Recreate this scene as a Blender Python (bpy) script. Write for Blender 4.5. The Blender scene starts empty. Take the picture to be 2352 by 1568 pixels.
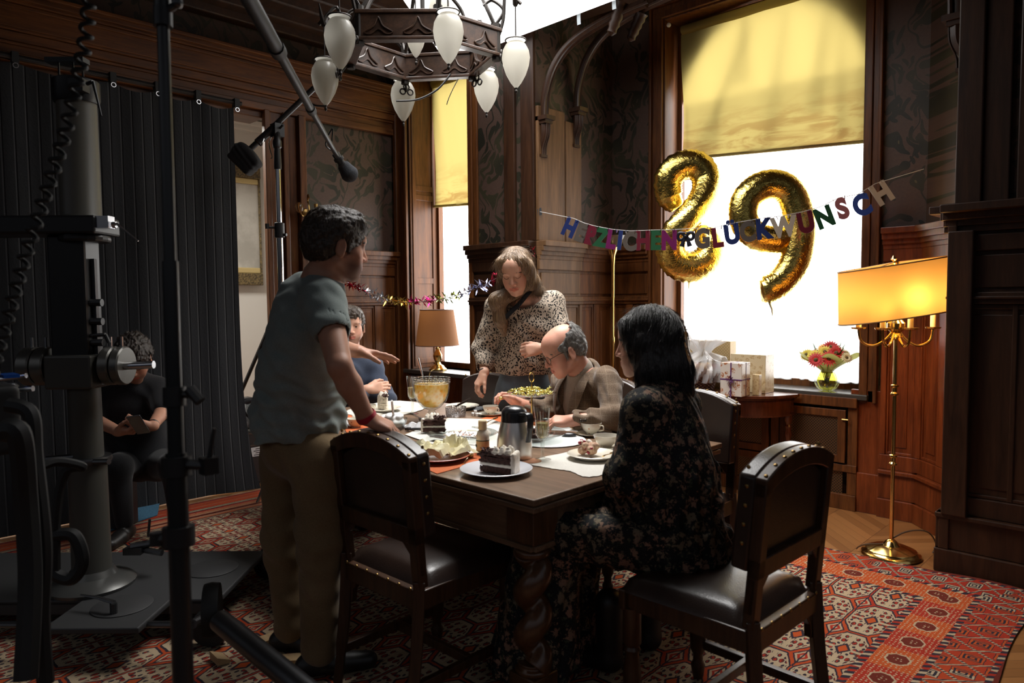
import bpy, bmesh, math, random
import numpy as np
from mathutils import Vector, Matrix, Euler, Quaternion

random.seed(7)
rng = np.random.default_rng(11)
PI = math.pi
SC = bpy.context.scene
COL = SC.collection
RAD = math.radians

# ------------------------------------------------------------------ camera
CAM_H, CAM_F = 1.40, 1642.0
CAM_YAW, CAM_PITCH, CAM_ROLL = 44.15, -3.33, -0.47


def cam_axes():
    a, b, c = RAD(CAM_YAW), RAD(CAM_PITCH), RAD(CAM_ROLL)
    f = Vector((-math.sin(a) * math.cos(b), math.cos(a) * math.cos(b), math.sin(b)))
    r = Vector((math.cos(a), math.sin(a), 0))
    u = r.cross(f)
    return r * math.cos(c) + u * math.sin(c), u * math.cos(c) - r * math.sin(c), f


CR, CU, CF = cam_axes()
CO = Vector((0, 0, CAM_H))


def ray(x, y):
    return CF + CR * ((x - 1176) / CAM_F) - CU * ((y - 784) / CAM_F)


def PD(x, y, d):            # the point of the room that lies d metres in front of the lens on this sight line
    return CO + ray(x, y) * d


def PZ(x, y, z=0.0):        # ... where the sight line meets a height
    d = ray(x, y)
    return CO + d * ((z - CAM_H) / d.z)


def PY(x, y, Y):
    d = ray(x, y)
    return CO + d * (Y / d.y)


def PX(x, y, X):
    d = ray(x, y)
    return CO + d * (X / d.x)


cam_data = bpy.data.cameras.new('camera')
cam = bpy.data.objects.new('camera', cam_data)
COL.objects.link(cam)
cam_data.sensor_width = 36
cam_data.lens = CAM_F / 2352 * 36
cam_data.clip_start = 0.05
cam.matrix_world = Matrix(((CR.x, CU.x, -CF.x, 0), (CR.y, CU.y, -CF.y, 0), (CR.z, CU.z, -CF.z, CAM_H), (0, 0, 0, 1)))
cam_data.dof.use_dof = True
cam_data.dof.focus_distance = 3.9
cam_data.dof.aperture_fstop = 3.0
SC.camera = cam

# ------------------------------------------------------------------ world, exposure
w = bpy.data.worlds.new('world')
SC.world = w
w.use_nodes = True
w.node_tree.nodes['Background'].inputs[0].default_value = (0.86, 0.90, 1.0, 1)
# added fill from behind the camera: brighter from above, shaped to keep the floor dark
_wt = w.node_tree
_g, _sx, _mr = _wt.nodes.new('ShaderNodeTexCoord'), _wt.nodes.new('ShaderNodeSeparateXYZ'), _wt.nodes.new('ShaderNodeMapRange')
_wt.links.new(_g.outputs['Generated'], _sx.inputs[0])
_wt.links.new(_sx.outputs[2], _mr.inputs[0])
for _i, _x in ((1, .05), (2, .42), (3, .012), (4, .25)): _mr.inputs[_i].default_value = _x
_wt.links.new(_mr.outputs[0], _wt.nodes['Background'].inputs[1])
SC.view_settings.view_transform = 'Standard'
SC.view_settings.look = 'None'
SC.view_settings.exposure = 0.0
SC.view_settings.gamma = 1.0
SC.view_settings.use_curve_mapping = False
SC.cycles.max_bounces = 7
SC.cycles.diffuse_bounces = 3
SC.cycles.glossy_bounces = 4
SC.cycles.transmission_bounces = 6
SC.cycles.transparent_max_bounces = 8
SC.cycles.sample_clamp_indirect = 4.0
SC.cycles.use_denoising = True
SC.cycles.caustics_reflective = False
SC.cycles.caustics_refractive = False

WINDOW_GLOW = 8.0        # daylight on the two frosted panes
PANEL_GLOW = 3.2         # white diffusion panel under the ceiling
NEXT_ROOM_W = 130.0       # lamp of the room behind the curtain


def area(name, loc, rot, sx, sy, power, color=(1, 1, 1)):
    l = bpy.data.lights.new(name, 'AREA')
    l.shape = 'RECTANGLE'
    l.size, l.size_y, l.energy, l.color = sx, sy, power, color
    o = bpy.data.objects.new(name, l)
    o.location, o.rotation_euler = loc, rot
    COL.objects.link(o)
    return o


area('next_room_lamp', (-6.3, 2.2, 3.3), (0, RAD(-25), 0), 0.9, 0.9, NEXT_ROOM_W, (1.0, 0.95, 0.86))

_pl = area('panel_fill_light', (-2.75, 2.95, 3.265), (0, 0, 0), 1.7, 1.3, 62.0, (1.0, .985, .96))      # fill added just below the diffusion panel to brighten the table
_pl.data.spread = RAD(105)

# ------------------------------------------------------------------ shader helpers


class V:
    """A shader value: arithmetic on it adds math nodes."""

    def __init__(s, nt, k):
        s.nt, s.k = nt, k

    def m(s, op, *a, clamp=False):
        n = s.nt.nodes.new('ShaderNodeMath')
        n.operation = op
        n.use_clamp = clamp
        for i, x in enumerate((s,) + a):
            if isinstance(x, V):
                s.nt.links.new(x.k, n.inputs[i])
            else:
                n.inputs[i].default_value = x
        return V(s.nt, n.outputs[0])

    def __add__(s, o): return s.m('ADD', o)
    def __radd__(s, o): return s.m('ADD', o)
    def __sub__(s, o): return s.m('SUBTRACT', o)
    def __rsub__(s, o): return (s * -1) + o
    def __mul__(s, o): return s.m('MULTIPLY', o)
    def __rmul__(s, o): return s.m('MULTIPLY', o)
    def __truediv__(s, o): return s.m('DIVIDE', o)
    def floor(s): return s.m('FLOOR')
    def fract(s): return s.m('FRACT')
    def abs(s): return s.m('ABSOLUTE')
    def sin(s): return s.m('SINE')
    def min(s, o): return s.m('MINIMUM', o)
    def max(s, o): return s.m('MAXIMUM', o)
    def lt(s, o): return s.m('LESS_THAN', o)
    def gt(s, o): return s.m('GREATER_THAN', o)
    def sqrt(s): return s.m('SQRT')
    def pow(s, o): return s.m('POWER', o)
    def clamp(s): return s.m('ADD', 0.0, clamp=True)
    def band(s, c, wd): return (s - c).abs().lt(wd)

    def step(s, a, b):      # smooth 0..1 between a and b
        n = s.nt.nodes.new('ShaderNodeMapRange')
        n.interpolation_type = 'SMOOTHSTEP'
        s.nt.links.new(s.k, n.inputs[0])
        n.inputs[1].default_value, n.inputs[2].default_value = a, b
        return V(s.nt, n.outputs[0])


class Mat:
    def __init__(s, name, color=(.5, .5, .5), rough=.5, metal=0.0, coat=0.0, spec=None, trans=0.0, emit=0.0, ior=None, sheen=0.0, sss=0.0):
        s.m = bpy.data.materials.new(name)
        s.m.use_nodes = True
        s.nt = s.m.node_tree
        s.b = s.nt.nodes['Principled BSDF']
        b = s.b.inputs
        b['Base Color'].default_value = (*color, 1)
        b['Roughness'].default_value = rough
        b['Metallic'].default_value = metal
        b['Coat Weight'].default_value = coat
        b['Coat Roughness'].default_value = .15
        b['Transmission Weight'].default_value = trans
        if spec is not None: b['Specular IOR Level'].default_value = spec
        if ior: b['IOR'].default_value = ior
        if sheen:
            b['Sheen Weight'].default_value = sheen
        if sss:
            b['Subsurface Weight'].default_value = sss
            b['Subsurface Radius'].default_value = (1, .35, .2)
            b['Subsurface Scale'].default_value = .008
        if emit:
            b['Emission Color'].default_value = (*color, 1)
            b['Emission Strength'].default_value = emit

    def node(s, t, **kw):
        n = s.nt.nodes.new(t)
        for k, v in kw.items(): setattr(n, k, v)
        return n

    def link(s, a, b):
        s.nt.links.new(a.k if isinstance(a, V) else a, b)

    def coord(s, kind='Object', scale=(1, 1, 1), rot=(0, 0, 0), loc=(0, 0, 0)):
        t = s.node('ShaderNodeTexCoord')
        mp = s.node('ShaderNodeMapping')
        s.link(t.outputs[kind], mp.inputs[0])
        mp.inputs['Scale'].default_value = scale
        mp.inputs['Rotation'].default_value = rot
        mp.inputs['Location'].default_value = loc
        return mp.outputs[0]

    def xyz(s, vec):
        n = s.node('ShaderNodeSeparateXYZ')
        s.link(vec, n.inputs[0])
        return [V(s.nt, o) for o in n.outputs]

    def comb(s, x, y, z):
        n = s.node('ShaderNodeCombineXYZ')
        for i, q in enumerate((x, y, z)):
            if isinstance(q, V): s.link(q, n.inputs[i])
            else: n.inputs[i].default_value = q
        return n.outputs[0]

    def noise(s, vec, scale, detail=4, rough=.55, dist=0.0):
        n = s.node('ShaderNodeTexNoise')
        s.link(vec, n.inputs['Vector'])
        n.inputs['Scale'].default_value = scale
        n.inputs['Detail'].default_value = detail
        n.inputs['Roughness'].default_value = rough
        n.inputs['Distortion'].default_value = dist
        return V(s.nt, n.outputs[0])

    def voro(s, vec, scale, feature='F1', rnd=1.0, out='Distance'):
        n = s.node('ShaderNodeTexVoronoi', feature=feature)
        s.link(vec, n.inputs['Vector'])
        n.inputs['Scale'].default_value = scale
        n.inputs['Randomness'].default_value = rnd
        return V(s.nt, n.outputs[out])

    def white(s, v):
        n = s.node('ShaderNodeTexWhiteNoise', noise_dimensions='1D')
        s.link(v, n.inputs['W'])
        return V(s.nt, n.outputs[0])

    def mix(s, f, a, b):
        n = s.node('ShaderNodeMix', data_type='RGBA')
        if isinstance(f, (V, )): s.link(f, n.inputs[0])
        else: n.inputs[0].default_value = f
        for q, k in ((a, 6), (b, 7)):
            if isinstance(q, tuple): n.inputs[k].default_value = (*q[:3], 1)
            else: s.link(q, n.inputs[k])
        return n.outputs[2]

    def color(s, k): s.link(k, s.b.inputs['Base Color'])
    def rough(s, k): s.link(k, s.b.inputs['Roughness'])

    def bump(s, h, strength=.3, dist=.01):
        n = s.node('ShaderNodeBump')
        n.inputs['Strength'].default_value = strength
        n.inputs['Distance'].default_value = dist
        s.link(h, n.inputs['Height'])
        s.link(n.outputs[0], s.b.inputs['Normal'])

    def attr(s, name):
        n = s.node('ShaderNodeAttribute')
        n.attribute_name = name
        return n.outputs['Color']


def plain(name, color, rough=.5, **kw):
    return Mat(name, color, rough, **kw).m


def wood(name, c1, c2, axis='z', scale=1.0, rough=.35, coat=.3):
    M = Mat(name, c1, rough, coat=coat, spec=.32)
    st = {'x': (1.2, 14, 14), 'y': (14, 1.2, 14), 'z': (14, 14, 1.2)}[axis]
    v = M.coord('Object', tuple(k * scale for k in st))
    n = M.noise(v, 1.6, 6, .62, .6)
    f = M.noise(v, 9.0, 3, .6, .2)
    M.color(M.mix((n * .75 + f * .3).step(.3, .78), c1, c2))
    M.rough((f * .18 + (rough - .06)))
    M.bump(n * .6 + f * .4, .12, .004)
    return M.m


# ------------------------------------------------------------------ mesh helpers


class MB:
    """Collects shapes and links them as one mesh object."""

    def __init__(s):
        s.v, s.f, s.mi, s.cur = [], [], [], 0

    def add(s, vs, fs):
        k = len(s.v)
        s.v += [tuple(p) for p in vs]
        s.f += [tuple(i + k for i in f) for f in fs]
        s.mi += [s.cur] * len(fs)
        return s

    def box(s, p0, p1, M=None):
        x0, y0, z0 = (min(a, b) for a, b in zip(p0, p1))
        x1, y1, z1 = (max(a, b) for a, b in zip(p0, p1))
        v = [Vector(p) for p in ((x0, y0, z0), (x1, y0, z0), (x1, y1, z0), (x0, y1, z0), (x0, y0, z1), (x1, y0, z1), (x1, y1, z1), (x0, y1, z1))]
        if M: v = [M @ p for p in v]
        return s.add(v, [(3, 2, 1, 0), (4, 5, 6, 7), (0, 1, 5, 4), (1, 2, 6, 5), (2, 3, 7, 6), (3, 0, 4, 7)])

    def cbox(s, c, size, M=None):
        c, h = Vector(c), Vector(size) / 2
        return s.box(c - h, c + h, M)

    def grid(s, fn, nu, nv, cu=False, cv=False):
        mu, mv = nu + (0 if cu else 1), nv + (0 if cv else 1)
        vs = [fn(i / nu, j / nv) for i in range(mu) for j in range(mv)]
        fs = [(i * mv + j, ((i + 1) % mu) * mv + j, ((i + 1) % mu) * mv + (j + 1) % mv, i * mv + (j + 1) % mv) for i in range(nu) for j in range(nv)]
        return s.add(vs, fs)

    def lathe(s, prof, seg=24, M=None, cap=True):
        n = len(prof)
        vs, fs = [], []
        for i in range(seg):
            a = 2 * PI * i / seg
            for r, z in prof:
                p = Vector((r * math.cos(a), r * math.sin(a), z))
                vs.append(M @ p if M else p)
        for i in range(seg):
            j = (i + 1) % seg
            for k in range(n - 1):
                fs.append((i * n + k, j * n + k, j * n + k + 1, i * n + k + 1))
        if cap:
            if prof[0][0] > 1e-5: fs.append(tuple(i * n for i in reversed(range(seg))))
            if prof[-1][0] > 1e-5: fs.append(tuple(i * n + n - 1 for i in range(seg)))
        return s.add(vs, fs)

    def tube(s, pts, r, seg=10, cap=True, closed=False, flat=1.0, up=None):
        pts = [Vector(p) for p in pts]
        n = len(pts)
        rs = [r] * n if isinstance(r, (int, float)) else list(r)
        up0 = Vector(up) if up else None
        vs, fs = [], []
        t0 = None
        for i in range(n):
            if closed: t = pts[(i + 1) % n] - pts[i - 1]
            else: t = pts[min(i + 1, n - 1)] - pts[max(i - 1, 0)]
            if t.length < 1e-9: t = Vector((0, 0, 1))
            t.normalize()
            if t0 is None:
                a = up0 or (Vector((0, 0, 1)) if abs(t.z) < .9 else Vector((1, 0, 0)))
                nx = t.cross(a).normalized()
            else:
                nx = (nx - t * nx.dot(t))
                nx = nx.normalized() if nx.length > 1e-6 else t.orthogonal().normalized()
            t0 = t
            ny = t.cross(nx)
            for k in range(seg):
                a = 2 * PI * k / seg
                vs.append(pts[i] + nx * (math.cos(a) * rs[i]) + ny * (math.sin(a) * rs[i] * flat))
        for i in range(n - (0 if closed else 1)):
            for k in range(seg):
                j = (i + 1) % n
                fs.append((i * seg + k, i * seg + (k + 1) % seg, j * seg + (k + 1) % seg, j * seg + k))
        if cap and not closed:
            fs.append(tuple(reversed(range(seg))))
            fs.append(tuple((n - 1) * seg + k for k in range(seg)))
        return s.add(vs, fs)

    def rod(s, a, b, r, seg=10, r2=None):
        return s.tube([a, b], [r, r if r2 is None else r2], seg)

    def ell(s, c, r, seg=16, rings=10, M=None):
        if isinstance(r, (int, float)): r = (r, r, r)
        c = Vector(c)
        vs = []
        for i in range(rings + 1):
            th = PI * i / rings
            for k in range(seg):
                a = 2 * PI * k / seg
                p = Vector((r[0] * math.sin(th) * math.cos(a), r[1] * math.sin(th) * math.sin(a), r[2] * math.cos(th)))
                vs.append((M @ p if M else p) + c)
        fs = []
        for i in range(rings):
            for k in range(seg):
                fs.append((i * seg + k, (i + 1) * seg + k, (i + 1) * seg + (k + 1) % seg, i * seg + (k + 1) % seg))
        return s.add(vs, fs)

    def prism(s, poly, z0, z1, M=None):
        n = len(poly)
        v = [Vector((x, y, z)) for z in (z0, z1) for x, y in poly]
        if M: v = [M @ p for p in v]
        fs = [tuple(reversed(range(n))), tuple(range(n, 2 * n))] + [(i, (i + 1) % n, n + (i + 1) % n, n + i) for i in range(n)]
        return s.add(v, fs)

    def build(s, name, mat, parent=None, smooth=35, bevel=0.0, loc=None, weld=False, sub=0):
        me = bpy.data.meshes.new(name)
        vs = s.v
        if loc is not None:
            L = Vector(loc)
            vs = [tuple(Vector(p) - L) for p in s.v]
        me.from_pydata(vs, [], s.f)
        for m in (mat if isinstance(mat, (list, tuple)) else [mat]): me.materials.append(m)
        me.polygons.foreach_set('material_index', s.mi)
        bm = bmesh.new()
        bm.from_mesh(me)
        if weld: bmesh.ops.remove_doubles(bm, verts=bm.verts, dist=1e-5)
        bmesh.ops.recalc_face_normals(bm, faces=bm.faces)
        bm.to_mesh(me)
        bm.free()
        if smooth:
            me.shade_smooth()
            me.set_sharp_from_angle(angle=RAD(smooth))
        o = bpy.data.objects.new(name, me)
        COL.objects.link(o)
        if parent: o.parent = parent
        elif loc is not None: o.location = loc
        if bevel:
            md = o.modifiers.new('bevel', 'BEVEL')
            md.width, md.segments, md.limit_method, md.angle_limit = bevel, 2, 'ANGLE', RAD(40)
        if sub:
            md = o.modifiers.new('sub', 'SUBSURF')
            md.levels = md.render_levels = sub
        return o


def tag(o, label=None, cat=None, group=None, kind=None):
    if label: o['label'] = label
    if cat: o['category'] = cat
    if group: o['group'] = group
    if kind: o['kind'] = kind
    return o


def thing(name, label, cat, loc=(0, 0, 0), rotz=0.0, group=None, rot=None):
    o = bpy.data.objects.new(name, None)
    o.empty_display_size = .05
    COL.objects.link(o)
    o.location = loc
    o.rotation_euler = rot if rot else (0, 0, rotz)
    return tag(o, label, cat, group)


def dup(root, loc=None, rotz=None, label=None, group=None, scale=None):
    r = root.copy()
    COL.objects.link(r)
    if loc is not None: r.location = loc
    if rotz is not None: r.rotation_euler = (0, 0, rotz)
    if scale: r.scale = (scale, ) * 3
    if label: r['label'] = label
    if group: r['group'] = group
    for ch in list(root.children):
        c = ch.copy()
        COL.objects.link(c)
        c.parent = r
        for g in list(ch.children):
            d = g.copy()
            COL.objects.link(d)
            d.parent = c
    return r


def struct(mb, name, mat, **kw):
    o = mb.build(name, mat, **kw)
    if not kw.get('parent'): o['kind'] = 'structure'
    return o


def frame_at(o, x, z):      # matrix from an origin, a local x axis and a local z axis
    z = Vector(z).normalized()
    x = Vector(x)
    x = (x - z * x.dot(z)).normalized()
    y = z.cross(x)
    o = Vector(o)
    return Matrix(((x.x, y.x, z.x, o.x), (x.y, y.y, z.y, o.y), (x.z, y.z, z.z, o.z), (0, 0, 0, 1)))


def catmull(pts, n=8, closed=False):
    P = [Vector(p) for p in pts]
    out = []
    m = len(P)
    for i in range(m if closed else m - 1):
        if closed: p0, p1, p2, p3 = P[i - 1], P[i], P[(i + 1) % m], P[(i + 2) % m]
        else: p0, p1, p2, p3 = P[max(i - 1, 0)], P[i], P[i + 1], P[min(i + 2, m - 1)]
        for k in range(n):
            t = k / n
            out.append(.5 * ((2 * p1) + (p2 - p0) * t + (2 * p0 - 5 * p1 + 4 * p2 - p3) * t * t + (3 * p1 - p0 - 3 * p2 + p3) * t ** 3))
    if not closed: out.append(P[-1])
    return out
# ------------------------------------------------------------------ surface materials
WOOD_Z = wood('wood_upright', (.042, .0125, .0030), (.165, .056, .0130), 'z', rough=.45, coat=.05)
WOOD_X = wood('wood_along_x', (.042, .0125, .003), (.16, .055, .013), 'x', rough=.45, coat=.05)
WOOD_Y = wood('wood_along_y', (.046, .014, .0034), (.175, .060, .014), 'y', rough=.45, coat=.05)
WOOD_RED = wood('wood_red_brown', (.070, .014, .0040), (.21, .048, .012), 'z', rough=.34, coat=.15)
WOOD_DARK = wood('wood_dark', (.016, .006, .0025), (.052, .020, .008), 'z', rough=.42, coat=.08)
WOOD_DARK_X = wood('wood_dark_along_x', (.016, .006, .0025), (.055, .023, .010), 'x', rough=.45, coat=.08)
WOOD_PALE = wood('wood_pale_pilaster', (.075, .036, .014), (.18, .092, .040), 'z', rough=.55, coat=0)
BRASS = plain('polished_brass', (.80, .56, .20), .16, metal=1.0)
BRASS_OLD = plain('old_brass', (.32, .20, .07), .35, metal=1.0)
STEEL = plain('steel', (.62, .62, .64), .22, metal=1.0)
STEEL_DARK = plain('dark_steel', (.12, .12, .125), .38, metal=1.0)
BLACK_METAL = plain('black_paint', (.014, .014, .015), .38)
BLACK_RUBBER = plain('black_rubber', (.007, .007, .007), .62)
WHITE_PAINT = plain('white_plaster', (.72, .70, .66), .7)
IRON = plain('wrought_iron', (.020, .015, .012), .5, metal=.4)


def wallpaper():
    M = Mat('leaf_wallpaper', (.1, .05, .03), .5, spec=.35)
    x, y, z = M.xyz(M.coord())
    u = x + y
    nv = M.comb(u, z, 0.0)
    wob = M.noise(nv, 3.0, 2, .5)
    wob2 = M.noise(M.comb(u + 7.3, z, 0.0), 3.0, 2, .5)
    uu, zz = u + (wob - .5) * .5, z + (wob2 - .5) * .35
    # leaves: long slanted cells, two directions, and a vine that winds upwards
    l1 = M.voro(M.comb((uu + zz * .6) * 15, (zz - uu * .6) * 5.6, 0.0), 1.0, rnd=.8)
    l2 = M.voro(M.comb((uu - zz * .7) * 14, (zz + uu * .7) * 5.4, 3.0), 1.0, rnd=.8)
    leaf = l1.lt(.40).max(l2.lt(.38))
    vein = l1.lt(.07).max(l2.lt(.06))
    vine = ((uu * 5.2 + (zz * 4.0).sin() * .55).fract() - .5).abs().lt(.035)
    n = M.noise(nv, 60, 3)
    ground = M.mix(n, (.054, .032, .024), (.085, .050, .037))
    lf = M.mix(wob.step(.35, .65), (.015, .014, .009), (.034, .030, .016))
    c = M.mix(leaf.max(vine), ground, lf)
    M.color(M.mix(vein, c, (.085, .066, .030)))
    M.bump(leaf * .7 + n * .3, .35, .004)
    return M.m


WALLPAPER = wallpaper()


def parquet():
    M = Mat('oak_parquet', (.3, .15, .06), .32, coat=.25)
    x, y, z = M.xyz(M.coord())
    col = (x / .34)
    side = (col * .5).fract().gt(.5) * 2 - 1
    q = (y + side * (col.fract() * .34)) / .085
    pid = q.floor() + col.floor() * 37
    r = M.white(pid)
    g = M.noise(M.comb(x * 30 + y * side * 30, (y - x * side) * 3, pid), 2.0, 4)
    c = M.mix((r * .6 + g * .5).clamp(), (.16, .062, .018), (.34, .15, .050))
    seam = q.fract().band(.0, .025).max(col.fract().band(0.0, .008))
    M.color(M.mix(seam, c, (.05, .02, .008)))
    M.rough(g * .15 + .24)
    M.bump((seam * -1) + g * .1, .2, .003)
    return M.m


def carpet_material():
    M = Mat('bokhara_wool', (.3, .05, .02), .95, spec=.08, sheen=.04)
    x, y, z = M.xyz(M.coord(loc=(-2.75, 1.4, 0)))
    fuzz = M.noise(M.comb(x, y, 0.0), 260, 2)
    x = x + (M.noise(M.comb(x, y, 0.0), 40, 2) - .5) * .010
    y = y + (M.noise(M.comb(x, y, 4.0), 40, 2) - .5) * .010
    cream, navy, red, orange, brown = (.40, .30, .19), (.026, .020, .029), (.31, .024, .011), (.40, .068, .014), (.12, .018, .010)
    cw, ch = .18, .34

    def cell(px, py, w_, h_, ox=0.0, oy=0.0):
        a = ((px / w_ + ox).fract() - .5).abs() * 2
        b = ((py / h_ + oy).fract() - .5).abs() * 2
        return a, b
    a, b = cell(x, y, cw, ch)
    octo = a.max(b).max((a + b) * .70)
    tex = ((a * 13).sin() * (b * 15).sin())
    petals = M.voro(M.comb(a * 4.6, b * 4.6, 0.0), 1.0, rnd=.55)
    inside = M.mix(petals.lt(.40), M.mix(petals.lt(.52), cream, navy), M.mix((tex).gt(.1), red, brown))
    quart = M.mix((a.lt(.10)).max(b.lt(.06)), inside, cream)
    core = M.mix((a + b).lt(.34), quart, M.mix((a + b).lt(.22), navy, orange))
    ground = M.mix(M.noise(M.comb(x, y * .3, 2.0), 1.7, 2).step(.35, .65), red, orange)
    c2, d2 = cell(x, y, cw, ch, .5, .5)
    dm = c2 + d2
    minor = M.mix(dm.lt(.44), ground, M.mix(dm.lt(.36), navy, M.mix(((dm * 26).sin()).gt(.2), red, cream)))
    minor = M.mix((c2.lt(.035)) * (d2.lt(.6)), minor, navy)
    field = M.mix(octo.lt(.97), minor, M.mix(octo.lt(.91), navy, M.mix(octo.lt(.85), cream, core)))
    # border coordinates
    er, et, el = x * -1 - .50, y * -1 + 4.04, x + 5.0
    e = er.min(et).min(el)
    t = M.mix(er.lt(et), M.comb(x, 0.0, 0.0), M.comb(y, 0.0, 0.0))
    tx, _, _ = M.xyz(t)
    # outer band of diamonds
    g1, g2 = cell(tx + e * .75, e + .03, .15, .15)
    g3, _ = cell(tx - e * .75, e, .15, .15)
    dia = M.mix(g1.gt(.90).max(g3.gt(.90)), ground, M.mix(((tx + e) * 320).sin().gt(0), navy, cream))
    k = (g1 + g3) * .5
    dia = M.mix(k.lt(.42), dia, M.mix((k * 40).sin().gt(0.1), navy, M.mix(M.white((tx / .15).floor()).gt(.5), orange, cream)))
    # inner band of rosettes
    h1 = ((tx / .19).fract() - .5).abs() * 2
    h2 = ((e - .305) / .085).abs()
    ro = h1.max(h2).max((h1 + h2) * .7)
    dash = M.voro(M.comb(tx * 62, e * 62, 0.0), 1.0, rnd=.25).lt(.26)
    ros = M.mix(ro.lt(.52), M.mix(dash, M.mix(M.white((tx / .19).floor()).gt(.5), red, orange), cream), M.mix(ro.lt(.44), cream, M.mix(ro.lt(.2), brown, M.mix(dash, brown, cream))))
    stripe = M.mix(((tx * 150) + (e * 90)).sin().gt(.1), navy, M.mix((tx * 61).sin().gt(.2), red, cream))
    c = M.mix(e.lt(.42), field, stripe)
    c = M.mix(e.lt(.39), c, ros)
    c = M.mix(e.lt(.222), c, stripe)
    c = M.mix(e.lt(.196), c, dia)
    c = M.mix(e.lt(.03), c, stripe)
    c = M.mix(e.lt(.008), c, brown)
    M.color(M.mix((fuzz - .5).max(0.0) * .9, c, (.02, .01, .01)))
    M.bump(fuzz, .5, .004)
    return M.m


# ------------------------------------------------------------------ shell
XL, YS, YA, XJ = -5.22, 3.90, 4.90, -3.53       # left wall, small-window wall, alcove back wall, alcove jamb
struct(MB().box((-8.2, -2.5, -.1), (1.8, 5.4, 0)), 'floor', parquet())

mb = MB()
mb.box((XL - .22, -2.5, 2.85), (XL, -.2, 3.75)).box((XL - .22, -2.5, 0), (XL, -.3, 2.85)).box((XL - .22, -.3, 2.85), (XL, 3.9, 3.75)).box((XL - .22, 2.82, 0), (XL, 4.25, 2.85))
struct(mb, 'wall_left', WALLPAPER, smooth=0)

# small-window wall, with its opening
WX0, WX1, WZ0, WZ1 = -5.02, -4.235, .80, 3.35
mb = MB()
mb.box((XL - .2, YS, 0), (WX0, YS + .32, 3.75)).box((WX1, YS, 0), (XJ, YS + .5, 3.75))
mb.box((WX0, YS, WZ1), (WX1, YS + .3, 3.75)).box((WX0, YS + .18, 0), (WX1, YS + .32, WZ0))
struct(mb, 'wall_back', WALLPAPER, smooth=0)

# alcove: side, back wall with the big opening, chamfer
BX0, BX1, BZ0, BZ1 = -3.09, -1.60, .77, 3.56
mb = MB()
mb.box((XJ - .3, YS + .5, 0), (XJ - .05, YA + .1, 3.75))
mb.box((XJ - .3, YA, 0), (BX0, YA + .28, 3.75)).box((BX1, YA, 0), (-1.2, YA + .28, 3.75))
mb.box((BX0, YA, BZ1), (BX1, YA + .28, 3.75)).box((BX0, YA + .02, 0), (BX1, YA + .28, BZ0 - .02))
mb.prism([(-1.24, YA), (-.90, 4.55), (-.70, 4.7), (-1.0, YA + .25)], 0, 3.75)
mb.box((-.90, 4.14, 0), (-.6, 4.7, 3.75))
struct(mb, 'wall_alcove', WALLPAPER, smooth=0)

struct(MB().box((-.90, 4.13, 0), (1.6, 4.4, 3.75)), 'wall_right', WALLPAPER, smooth=0)

mb = MB()
mb.box((-5.4, -2.5, 3.68), (1.6, 5.2, 3.75))
for i, (dx, z0) in enumerate(((.10, 3.44), (.20, 3.50), (.34, 3.555), (.46, 3.60), (.60, 3.645))):
    mb.box((XL, -2.5, z0), (XL + dx, YS, z0 + .10))
for k in range(7):
    mb.box((XL + .6, -1.9 + k * .95, 3.58), (1.6, -1.78 + k * .95, 3.70))
struct(mb, 'ceiling', WOOD_DARK_X, smooth=0, bevel=.012)


# ------------------------------------------------------------------ mouldings along a wall line
def along(A, B):
    A, B = Vector((A[0], A[1], 0)), Vector((B[0], B[1], 0))
    d = (B - A)
    L = d.length
    d.normalize()
    n = Vector((d.y, -d.x, 0))       # to the right of A->B = into the room
    return Matrix(((d.x, n.x, 0, A.x), (d.y, n.y, 0, A.y), (0, 0, 1, 0), (0, 0, 0, 1))), L


def wainscot(name, A, B, mat, npan, z1=1.83, cap=.09, ends=(0, 0)):
    M, L = along(A, B)
    mb = MB()
    e0, e1 = ends

    def bx(u0, u1, z0, za, dep): mb.box((u0, -.005, z0), (u1, dep, za), M)
    bx(0, L, .30, z1 - .1, .010)
    bx(-e0, L + e1, 0, .12, .060)
    bx(-e0, L + e1, .12, .30, .042)
    bx(-e0, L + e1, .28, .305, .060)
    bx(0, L, .305, .40, .028)
    bx(0, L, 1.36, 1.42, .036)
    bx(0, L, 1.385, 1.40, .050)
    bx(0, L, 1.62, 1.70, .030)
    bx(.03, L - .03, 1.44, 1.60, .020)
    for z0, za, dp in ((z1 - .135, z1 - .10, .035), (z1 - .105, z1 - .07, .05), (z1 - .075, z1 - .035, .07), (z1 - .04, z1, cap)):
        bx(-e0, L + e1, z0, za, dp)
    for k in range(npan + 1):
        u = L * k / npan
        bx(max(0, u - .035), min(L, u + .035), .40, 1.36, .028)
    for k in range(npan):
        u0, u1 = L * k / npan + .035, L * (k + 1) / npan - .035
        if u1 - u0 > .07:
            um = (u0 + u1) / 2
            bx(u0, u0 + .014, .40, 1.36, .020)
            bx(u1 - .014, u1, .40, 1.36, .020)
            bx(u0, u1, .40, .42, .0185)
            bx(u0, u1, 1.335, 1.36, .0185)
            if u1 - u0 > .18: bx(um - .012, um + .012, .40, 1.36, .022)
            mb.box((u0 + .04, 0, .45), (u1 - .04, .015, 1.31), M)
    return struct(mb, name, mat, smooth=0, bevel=.005)


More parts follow.
